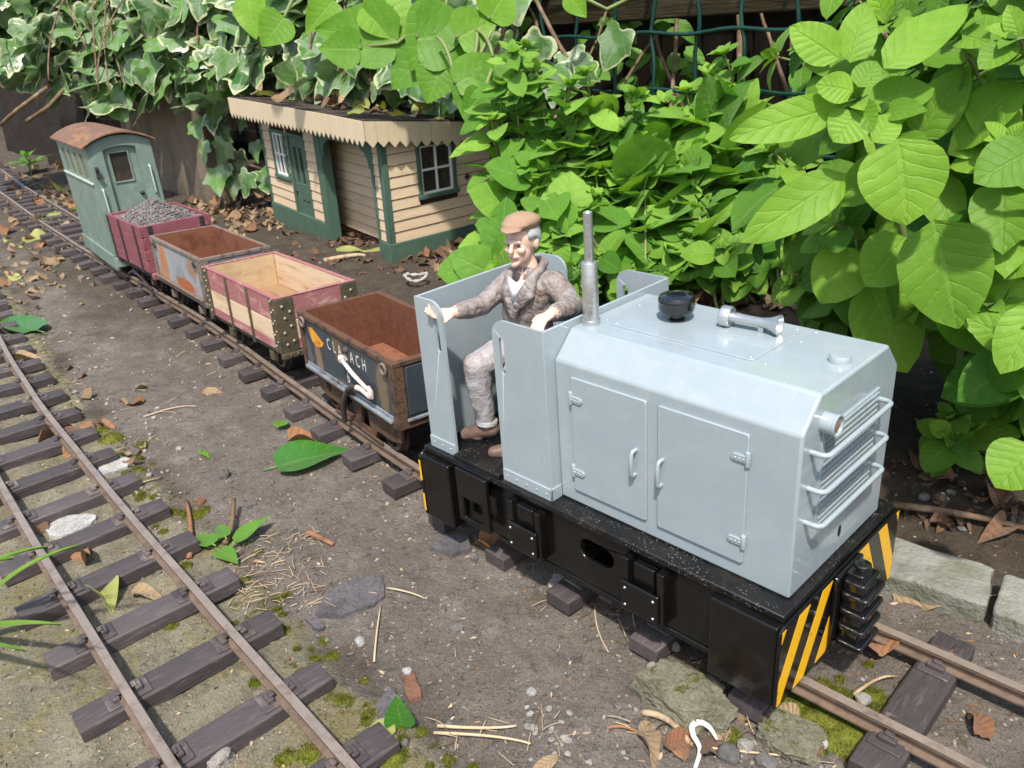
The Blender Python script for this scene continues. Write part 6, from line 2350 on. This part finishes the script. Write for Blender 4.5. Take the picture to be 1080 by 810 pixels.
    green(295, 455, 303, 447, .3, 'small yellow green leaf above the large fallen leaf', .1, mat=M_BIND)
    green(212, 478, 222, 485, .12, 'tiny green leaf scrap on tarmac', .04, mat=M_BIND)
    # the upright leaf at the bottom
    p = gpos(424, 768)
    b = LeafMB(); b.leaf(p + Vector((0, 0, .02)), Vector((-.1, .05, 1)), Vector((.75, -.7, .2)), .42, .33, .5, -.05, .35, .03, 9, 'heart', 2)
    lay('fallen_leaf', b, M_FRESH, 'bright green folded leaf standing upright at the bottom edge', 'leaf', p)
    p = gpos(418, 775); b = LeafMB(); b.leaf(p + Vector((0, 0, .05)), Vector((-.8, -.5, .1)), Vector((.2, -.2, 1)), .3, .22, .6, .1, .2, .03, 8, 'ovate', 1)
    lay('yellow_leaf', b, M_DEAD[3], 'small yellow leaf beside the upright green leaf', 'leaf', p)
    p = gpos(590, 800); b = LeafMB(); b.leaf(p + Vector((0, 0, .05)), Vector((-.1, -.9, .1)), Vector((.3, -.2, 1)), .4, .14, .6, .3, .2, .03, 8, 'lance', 1)
    lay('dead_leaf', b, M_DEAD[1], 'narrow grey buff leaf curling at the bottom edge', 'dead leaf', p)

    # ---- slates: flat chips traced on the ground, 5 mm thick
    def slate(pts, th, label, mat=M_SLATE, name='slate_chip', cat='slate', tilt=.02):
        P = [gpos(*q) for q in pts]
        c = sum(P, Vector()) / len(P)
        n = 34
        ring_ = []
        for i in range(len(P)):
            for j in range(4):
                q = P[i].lerp(P[(i + 1) % len(P)], j / 4)
                ring_.append(q + Vector((r.uniform(-.012, .012), r.uniform(-.012, .012), 0)))
        zb = c.z + .005
        b = MB(); k = len(ring_)
        bot = [(q.x, q.y, zb - .05) for q in ring_]
        top = [(c.x + (q.x - c.x) * .97, c.y + (q.y - c.y) * .97, zb + th + tilt * (q.x - c.x) + .004 * r.random()) for q in ring_]
        b.add(bot + top, [tuple(range(k - 1, -1, -1)), tuple(range(k, 2 * k))] + [(i, (i + 1) % k, k + (i + 1) % k, k + i) for i in range(k)])
        o = b.build(name, mat, None, smooth=25, thing=c)
        tag(o, label, cat)
    slate([(333, 652), (341, 632), (372, 613), (404, 608), (408, 630), (395, 640), (362, 653)], .055, 'large flat purple grey slate lying on the tarmac')
    slate([(453, 580), (462, 569), (494, 566), (498, 582), (478, 589)], .06, 'slate chip beside a sleeper under the rear of the locomotive')
    slate([(321, 655), (333, 651), (344, 664), (336, 668)], .05, 'small slate fragment touching the large slate')
    slate([(396, 745), (412, 730), (428, 748), (415, 766), (400, 765)], .05, 'dark grey slate chip under the upright green leaf')
    slate([(48, 561), (56, 551), (70, 546), (90, 543), (101, 544), (103, 549), (96, 556), (82, 561), (66, 568), (53, 570)], .035, 'flat white stone between sleepers of the empty track', M_WHITESTONE, 'white_stone', 'stone')
    slate([(102, 498), (108, 491), (120, 487), (132, 485), (139, 488), (136, 494), (122, 499), (108, 503)], .04, 'flat white stone beside a sleeper end of the empty track', M_WHITESTONE, 'white_stone', 'stone')
    slate([(578, 618), (584, 606), (596, 609), (592, 622), (582, 626)], .03, 'white scrap beside a sleeper under the locomotive', M_WHITESTONE, 'white_stone', 'stone')
    slate([(424, 715), (437, 708), (446, 738), (431, 742)], .04, 'oblong reddish bark chip at the bottom edge', M_BRICKBIT, 'bark_chip', 'bark')

    # ---- rocks
    def rock(u, v, size, label, mat, name='stone', cat='stone', sink=.35, seed=1, sub=4, group=None, amp=.22, dp=(0, 0)):
        p = gpos(u, v) + Vector((dp[0], dp[1], 0))
        bm = bmesh.new(); bmesh.ops.create_icosphere(bm, subdivisions=sub, radius=1)
        b = MB()
        for vv in bm.verts:
            q = vv.co.copy()
            n = 1 + amp * mnoise.fractal(q * 1.3 + Vector((seed * 3.3, 0, 0)), .8, 2, 7) + .05 * mnoise.noise(q * 9 + Vector((seed, 0, 0))) + .03 * mnoise.noise(q * 21 + Vector((seed, 0, 0)))
            e = Vector((math.copysign(abs(q.x) ** .8, q.x), math.copysign(abs(q.y) ** .8, q.y), math.copysign(abs(q.z) ** .8, q.z)))
            b.v.append((p.x + e.x * n * size[0], p.y + e.y * n * size[1], p.z + (e.z * n + 1 - 2 * sink) * size[2]))
        bm.verts.index_update()
        b.f = [[q.index for q in f.verts] for f in bm.faces]; b.m = [0] * len(b.f); bm.free()
        o = b.build(name, mat, None, smooth=180, thing=p)
        tag(o, label, cat, group)
    rock(722, 745, (.50, .34, .27), 'mossy grey rock in front of the locomotive side frame', M_MOSSROCK, 'mossy_rock', 'rock', .35, 3, 6)
    rock(832, 782, (.34, .24, .16), 'mossy grey rock below the striped buffer beam', M_MOSSROCK, 'mossy_rock', 'rock', .35, 6, 6)
    rock(690, 708, (.085, .075, .06), 'pale stone beside a sleeper end at the mossy rock', M_PEBBLE, 'pale_stone', 'stone', .2, 2, 3)
    rock(712, 690, (.06, .05, .05), 'small white stone on the mossy rock edge', M_PEBBLE, 'pale_stone', 'stone', -.6, 4, 3)
    rock(380, 678, (.065, .055, .05), 'white round pebble on tarmac below the large slate', M_WHITESTONE, 'white_pebble', 'pebble', .25, 5, 3)
    rock(561, 731, (.06, .045, .035), 'white oval pebble alone on the tarmac left of the mossy rock', M_WHITESTONE, 'white_pebble', 'pebble', .25, 7, 3)
    rock(867, 786, (.06, .05, .05), 'white pebble by the near rail in front of the locomotive', M_WHITESTONE, 'white_pebble', 'pebble', .25, 8, 3)
    rock(430, 712, (.06, .05, .05), 'silvery round stone on top of the bark chip', M_WHITESTONE, 'white_pebble', 'pebble', .0, 9, 3)
    rock(237, 503, (.10, .09, .13), 'dark upright stone standing on the tarmac', M_GREYSTONE, 'dark_stone', 'stone', .3, 10, 4)
    rock(228, 800, (.20, .16, .13), 'pale rough stone between the rails at the bottom edge', M_PEBBLE, 'pale_stone', 'stone', .3, 11, 4)
    rock(482, 662, (.09, .07, .03), 'flat grey stone set in the tarmac', M_GREYSTONE, 'grey_stone', 'stone', .3, 12, 3)
    rock(768, 798, (.12, .09, .09), 'grey stone among debris below the mossy rock', M_GREYSTONE, 'grey_stone', 'stone', .3, 13, 3)
    rock(786, 790, (.08, .07, .08), 'pale angular stone among debris below the mossy rock', M_PEBBLE, 'pale_stone', 'stone', .3, 14, 3)
    rock(808, 806, (.11, .09, .08), 'grey green stone at the bottom edge below the mossy rock', M_GREYSTONE, 'grey_stone', 'stone', .3, 15, 3)
    rock(910, 742, (.08, .07, .05), 'small pale stone on a sleeper in front of the locomotive', M_PEBBLE, 'pale_stone', 'stone', -.2, 16, 3)
    rock(212, 530, (.09, .08, .06), 'reddish grey stone at the edge of the mossy paving', M_BRICKBIT, 'reddish_stone', 'stone', .3, 17, 3)
    rock(500, 590, (.06, .05, .06), 'small grey stone by the slate chip under the locomotive', M_GREYSTONE, 'grey_stone', 'stone', .2, 18, 3)
    # ---- pebbles
    areas = [((100, 420, 190, 545), 34, (.03, .085), M_PEBBLE, 'pale pebble along the mossy edge of the empty track', 'pebbles along the edge of the empty track'),
             ((180, 500, 320, 590), 26, (.03, .075), M_GREYSTONE, 'grey pebble by the broken twig and straw', 'pebbles around the broken twig'),
             ((330, 520, 660, 720), 36, (.015, .04), M_GREYSTONE, 'tiny grey pebble on the bare tarmac', 'tiny pebbles on the bare tarmac'),
             ((330, 520, 660, 720), 16, (.012, .03), M_PEBBLE, 'tiny pale pebble on the bare tarmac', 'tiny pale pebbles on the bare tarmac'),
             ((540, 745, 860, 806), 44, (.03, .085), M_PEBBLE, 'pale pebble in the debris at the bottom edge', 'pebbles in the debris at the bottom'),
             ((330, 740, 480, 806), 14, (.03, .08), M_GREYSTONE, 'grey pebble by the sleeper end at the bottom edge', 'pebbles by the last sleeper'),
             ((560, 590, 690, 690), 16, (.03, .07), M_GREYSTONE, 'grey pebble beside sleeper ends under the locomotive', 'pebbles under the locomotive'),
             ((60, 300, 330, 440), 22, (.03, .07), M_PEBBLE, 'small pale pebble on tarmac beside the wagons', 'pebbles beside the wagons'),
             ((960, 470, 1075, 560), 22, (.04, .10), M_GREYSTONE, 'dark clod of soil on the bank at right', 'soil clods on the bank'),
             ((930, 610, 1075, 700), 16, (.03, .06), M_GREYSTONE, 'grey grit stone between track and concrete edging', 'grit by the concrete edging')]
    for (bx, n, (s0, s1), mat, lab, grp) in areas:
        for k in range(n):
            p = gpos(r.uniform(bx[0], bx[2]), r.uniform(bx[1], bx[3]))
            s = s0 + (s1 - s0) * r.random() ** 2
            b = MB(); add_rock(b, (p.x, p.y, p.z + s * .25), s, r)
            o = b.build('pebble', mat, None, smooth=40, thing=p)
            sb = o.modifiers.new('round', 'SUBSURF'); sb.levels = 1; sb.render_levels = 1
            tag(o, lab, 'pebble', grp)
    # ---- twigs, straw, sticks
    def stick(pts, rad, mat, label, name='twig', cat='twig', lift=.03, group=None, n=7):
        P = [gpos(u, v) + Vector((0, 0, lift + h)) for u, v, h in pts]
        if len(P) == 3: P = bez(P[0], P[1] * 2 - (P[0] + P[2]) * .5, P[2], 8)
        b = MB(); b.tube(P, [rad * (1 - .35 * i / max(1, len(P) - 1)) for i in range(len(P))], n)
        tag(b.build(name, mat, None, smooth=180, thing=P[0]), label, cat, group)
    stick([(342, 276, 0), (372, 272, .05), (386, 271, 0)], .085, M_PALETWIG, 'pale cut stick lying in front of the station shelter', 'stick', 'stick')
    stick([(238, 575, 0), (246, 562, .1), (250, 540, .22)], .05, M_TWIG, 'broken brown twig with green leaves beside the mossy paving')
    stick([(200, 590, 0), (202, 560, .02), (197, 530, 0)], .045, M_BARK, 'long reddish bark strip beside the empty track', 'bark_strip', 'bark')
    stick([(325, 563, 0), (338, 570, .02), (352, 576, 0)], .05, M_BARK, 'short reddish bark piece on the tarmac', 'bark_strip', 'bark')
    stick([(940, 540, 0), (1010, 553, .05), (1084, 566, 0)], .06, M_TWIG, 'long brown stick lying along the dark soil bank', 'stick', 'stick', .12)
    stick([(462, 769, .02), (510, 772, .03), (545, 769, .02)], .02, M_STRAW, 'thick pale straw lying at the bottom edge', 'straw', 'straw')
    stick([(458, 775, .0), (520, 781, .03), (560, 788, .02)], .018, M_STRAW, 'second pale straw, below the thick one at the bottom edge', 'straw', 'straw')
    stick([(678, 754, 0), (705, 765, .04), (730, 790, 0)], .04, M_PALETWIG, 'forked pale twig left of the white plastic hook')
    stick([(640, 770, 0), (665, 772, .02), (690, 790, 0)], .02, M_BARK, 'reddish twig at the bottom edge')
    stick([(395, 700, 0), (398, 672, .03), (402, 640, 0)], .014, M_STRAW, 'upright dry stalk beside the large slate', 'straw', 'straw')
    stick([(408, 622, 0), (430, 628, .03), (448, 633, 0)], .014, M_STRAW, 'thin straw pointing right from the large slate', 'straw', 'straw')
    stick([(628, 638, 0), (630, 665, .02), (642, 690, 0)], .010, M_STRAW, 'curved thin straw hanging beside a sleeper end', 'straw', 'straw')
    stick([(60, 505, 0), (90, 496, .02), (120, 492, 0)], .012, M_STRAW, 'thin straw across the sleepers of the empty track', 'straw', 'straw')
    stick([(152, 441, 0), (185, 432, .02), (208, 430, 0)], .014, M_STRAW, 'thin straw above the mossy paving edge', 'straw', 'straw')
    stick([(130, 520, 0), (150, 512, .02), (172, 505, 0)], .02, M_PALETWIG, 'pale twig beside a sleeper end of the empty track')
    stick([(740, 790, 0), (790, 797, .02), (836, 800, 0)], .014, M_STRAW, 'thin straw through the debris below the mossy rock', 'straw', 'straw')
    stick([(900, 735, 0), (925, 722, .05), (945, 716, 0)], .02, M_PALETWIG, 'pale twig on the moss in front of the locomotive')
    stick([(1000, 640, 0), (1030, 634, .02), (1062, 628, 0)], .012, M_STRAW, 'thin straw by the concrete edging', 'straw', 'straw')
    grps = [((240, 565, 342, 645), 165, (.06, .30), 'dry straw stalk in the tangle below the broken twig', 'straw tangle below the broken twig'),
            ((560, 590, 700, 680), 26, (.12, .35), 'dry straw stalk caught along the locomotive frame', 'straw along the locomotive frame'),
            ((440, 755, 640, 806), 22, (.12, .4), 'dry straw stalk in the debris at the bottom edge', 'straw in the bottom debris'),
            ((640, 760, 860, 808), 20, (.12, .35), 'thin dry stalk among stones below the locomotive', 'stalks below the locomotive'),
            ((110, 395, 180, 480), 18, (.12, .4), 'dry stalk beside sleeper ends of the empty track', 'stalks beside the empty track'),
            ((380, 500, 650, 700), 12, (.08, .25), 'short straw scrap on the bare tarmac', 'straw scraps on the bare tarmac'),
            ((180, 340, 330, 420), 12, (.15, .4), 'dry stalk by the sleeper ends beside the wagons', 'stalks beside the wagons')]
    for (bx, n, (l0, l1), lab, grp) in grps:
        for k in range(n):
            p = gpos(r.uniform(bx[0], bx[2]), r.uniform(bx[1], bx[3])) + Vector((0, 0, r.uniform(.01, .06)))
            L = r.uniform(l0, l1); a = r.uniform(0, PI)
            d = Vector((math.cos(a), math.sin(a), r.uniform(-.1, .2))) * L
            b = MB(); b.tube(bez(p, p + d * .5 + Vector((r.uniform(-.14, .14) * L, r.uniform(-.14, .14) * L, r.uniform(0, .15) * L)), p + d, 6), r.uniform(.003, .007), 5)
            tag(b.build('straw', r.choice((M_STRAW, M_PALETWIG, M_TWIG, M_PALETWIG)), None, smooth=180, thing=p), lab, 'straw', grp)
    # ---- white plastic hook and the broken shell
    p = gpos(733, 806)
    b = MB(); P = [gpos(733, 812) + Vector((0, 0, .02)), gpos(738, 795) + Vector((0, 0, .06)), gpos(731, 783) + Vector((0, 0, .10)), gpos(730, 776) + Vector((0, 0, .14)), gpos(738, 773) + Vector((0, 0, .15)), gpos(748, 777) + Vector((0, 0, .13)), gpos(756, 786) + Vector((0, 0, .08))]
    S_ = spline(P, 6)
    b.tube(S_, [float(np.interp(i / (len(S_) - 1), (0, .3, .55, .8, 1), (.02, .028, .034, .028, .013))) for i in range(len(S_))], 9)
    tag(b.build('plastic_hook', M_WHITE_HOOK, None, smooth=180, thing=p), 'bent white plastic hook lying among debris at the bottom', 'hook')
    p = gpos(440, 300)
    b = MB()
    pts = [(p.x + .34 * math.cos(a), p.y + .30 * math.sin(a), p.z + .24 + .05 * math.sin(2 * a)) for a in np.linspace(0, 2 * PI, 18)[:-1]]
    b.tube(pts, [.05 + .02 * math.sin(3 * i) for i in range(17)], 7, closed=True)
    tag(b.build('snail_shell', M_WHITESTONE, None, smooth=60, thing=p), 'broken white snail shell on the soil behind the cab', 'shell')

    # ---- moss cushions: tiny leafy spikes nobody could count
    mb = MB()
    spots = [(205, 545, .20), (213, 540, .16), (118, 462, .26), (105, 455, .2), (186, 540, .14), (300, 628, .10), (410, 800, .2), (870, 760, .30), (895, 775, .32), (920, 735, .16), (842, 742, .22), (960, 728, .14), (868, 724, .14), (700, 712, .10), (300, 800, .12), (150, 470, .14), (325, 795, .14), (172, 585, .12), (140, 600, .14), (270, 720, .1), (225, 705, .08), (245, 330, .1), (180, 660, .1), (905, 790, .2)]
    for _ in range(46):
        spots.append((r.gauss(880, 32), r.gauss(755, 22), r.uniform(.05, .12)))
    for _ in range(60):
        x = r.uniform(-12, -2); y = y_edge(x) + r.gauss(-.15, .22); c_ = R_CAM @ (np.array((x, y, gz(x, y))) - P_CAM)
        spots.append((540 + F_PX * c_[0] / c_[2], 405 + F_PX * c_[1] / c_[2], r.uniform(.03, .12)))
    for (u, v, s) in spots:
        c = gpos(u, v)
        for k in range(int(2600 * s)):
            a, q = r.uniform(0, 2 * PI), r.random() ** .6
            x, y = c.x + s * q * math.cos(a) * r.uniform(.7, 1.2), c.y + s * q * math.sin(a)
            h = .08 * s / .2 * (1 - q * q) * r.uniform(.6, 1.2)
            z = gz(x, y) + h * .7
            d = Vector((r.uniform(-.6, .6), r.uniform(-.6, .6), 1)).normalized() * r.uniform(.025, .065)
            w = Vector((r.uniform(-1, 1), r.uniform(-1, 1), 0)).normalized() * .007
            b0 = Vector((x, y, z - .015))
            mb.add([b0 - w, b0 + w, b0 + d], [(0, 1, 2)])
        n = 9
        for j in range(3):
            pass
        # soft cushion under the spikes
        vs = []; fs = []
        for j in range(6):
            q = j / 5
            for k in range(14):
                a = 2 * PI * k / 14
                x, y = c.x + s * q * math.cos(a), c.y + s * q * math.sin(a)
                vs.append((x, y, gz(x, y) + .08 * s / .2 * (1 - q * q) * .7 - .012 * q))
        for j in range(5):
            for k in range(14):
                fs.append((j * 14 + k, j * 14 + (k + 1) % 14, (j + 1) * 14 + (k + 1) % 14, (j + 1) * 14 + k))
        mb.add(vs, fs)
    tag(mb.build('moss', M_MOSSTUFT, None, smooth=180, recalc=False), 'green moss cushions on stone and soil along both tracks', 'moss', kind='stuff')
    # ---- fine grit strewn over the trodden ground, far too much to count
    gm = [MB(), MB()]
    k = 0
    while k < 3800:
        q = r.random()
        u, v = r.uniform(-20, 1090), r.uniform(330, 830) if q < .8 else r.uniform(190, 420)
        p = gpos(u, v)
        if p.x > 4 or p.x < -60: continue
        k += 1
        d = (p - Vector(P_CAM)).length
        dens = .5 + .8 * fbm(p.x, p.y, 2, .8, 3) + .8 * math.exp(-((p.y - y_edge(p.x) - .15) / .45) ** 2) + .5 * (abs(p.y - ty(p.x)) < 1.5)
        if r.random() > dens: continue
        s = r.uniform(.006, .022) * (d / 9) ** .8
        if r.random() < .06: s *= 1.8
        add_rock(gm[0 if r.random() < .55 else 1], (p.x, p.y, p.z + s * .3), s, r)
    tag(gm[0].build('grit', M_GREYSTONE, None, smooth=30, recalc=False), 'fine grey grit strewn over the trodden ground', 'grit', kind='stuff')
    tag(gm[1].build('pale_grit', M_PEBBLE, None, smooth=30, recalc=False), 'fine pale grit strewn over the trodden ground', 'grit', kind='stuff')
    # ---- crumbs of bark, stalk and leaf along the paving edge and rails
    cm = [MB(), MB()]
    for k in range(2800):
        if r.random() < .55:
            p = gpos(r.uniform(-20, 1090), r.uniform(200, 820))
        else:
            x = r.uniform(-24, 1.5); y = r.choice((y_edge(x) + r.gauss(.1, .3), ty(x) - .75 + r.gauss(0, .25), ty(x) + 1.1 + r.gauss(.1, .5)))
            p = Vector((x, y, gz(x, y)))
        if p.x > 4 or p.x < -60: continue
        L = r.uniform(.02, .10) * (1.6 if p.x < -14 else 1); a = r.uniform(0, 6.28); w = L * r.uniform(.08, .5)
        dx, dy = math.cos(a), math.sin(a)
        z = p.z + .008
        j = [r.uniform(.7, 1.3) for _ in range(6)]
        q = [(p.x - dx * L * j[0] / 2, p.y - dy * L * j[0] / 2, z), (p.x - dy * w * j[1] / 2, p.y + dx * w * j[1] / 2, z + r.uniform(0, .02)), (p.x + dx * L * j[2] / 2, p.y + dy * L * j[2] / 2, z + r.uniform(0, .025)), (p.x + dy * w * j[3] / 2, p.y - dx * w * j[3] / 2, z + .004)]
        lo = [(a_, b_, c_ - .008) for a_, b_, c_ in q]
        cm[0 if r.random() < .6 else 1].hexa(lo, q)
    tag(cm[0].build('leaf_crumbs', M_CRUMB, None, smooth=0), 'crumbs of dry leaf and bark scattered on the ground', 'debris', kind='stuff')
    tag(cm[1].build('stalk_crumbs', M_PALETWIG, None, smooth=0), 'pale crumbs of dry stalk scattered on the ground', 'debris', kind='stuff')
    # ---- leaves lying on the station roof
    for k in range(26):
        x = r.uniform(-9.8, .2); y = r.uniform(-.45, 3.2)
        c, s_ = math.cos(-.103), math.sin(-.103)
        zl = 4.37 - .13 * (y + .63)
        X = x * math.cos(.05) + zl * math.sin(.05); Z = -x * math.sin(.05) + zl * math.cos(.05)
        p = Vector((-18.22 + X * c - y * s_, 7.68 + X * s_ + y * c, -1.5 + Z))
        b = LeafMB(); dead_leaf(b, p, r, r.uniform(.5, 1.0), curl=.6)
        lay('dead_leaf', b, M_DEAD[r.choice((0, 1, 1, 3))], 'dry leaf lying on the flat station roof', 'dead leaf', p, 'dry leaves on the station roof')


litter()

for o in SC.objects:
    if o.parent is None and o.type in {'MESH', 'EMPTY'} and 'kind' not in o:
        o['kind'] = 'thing'
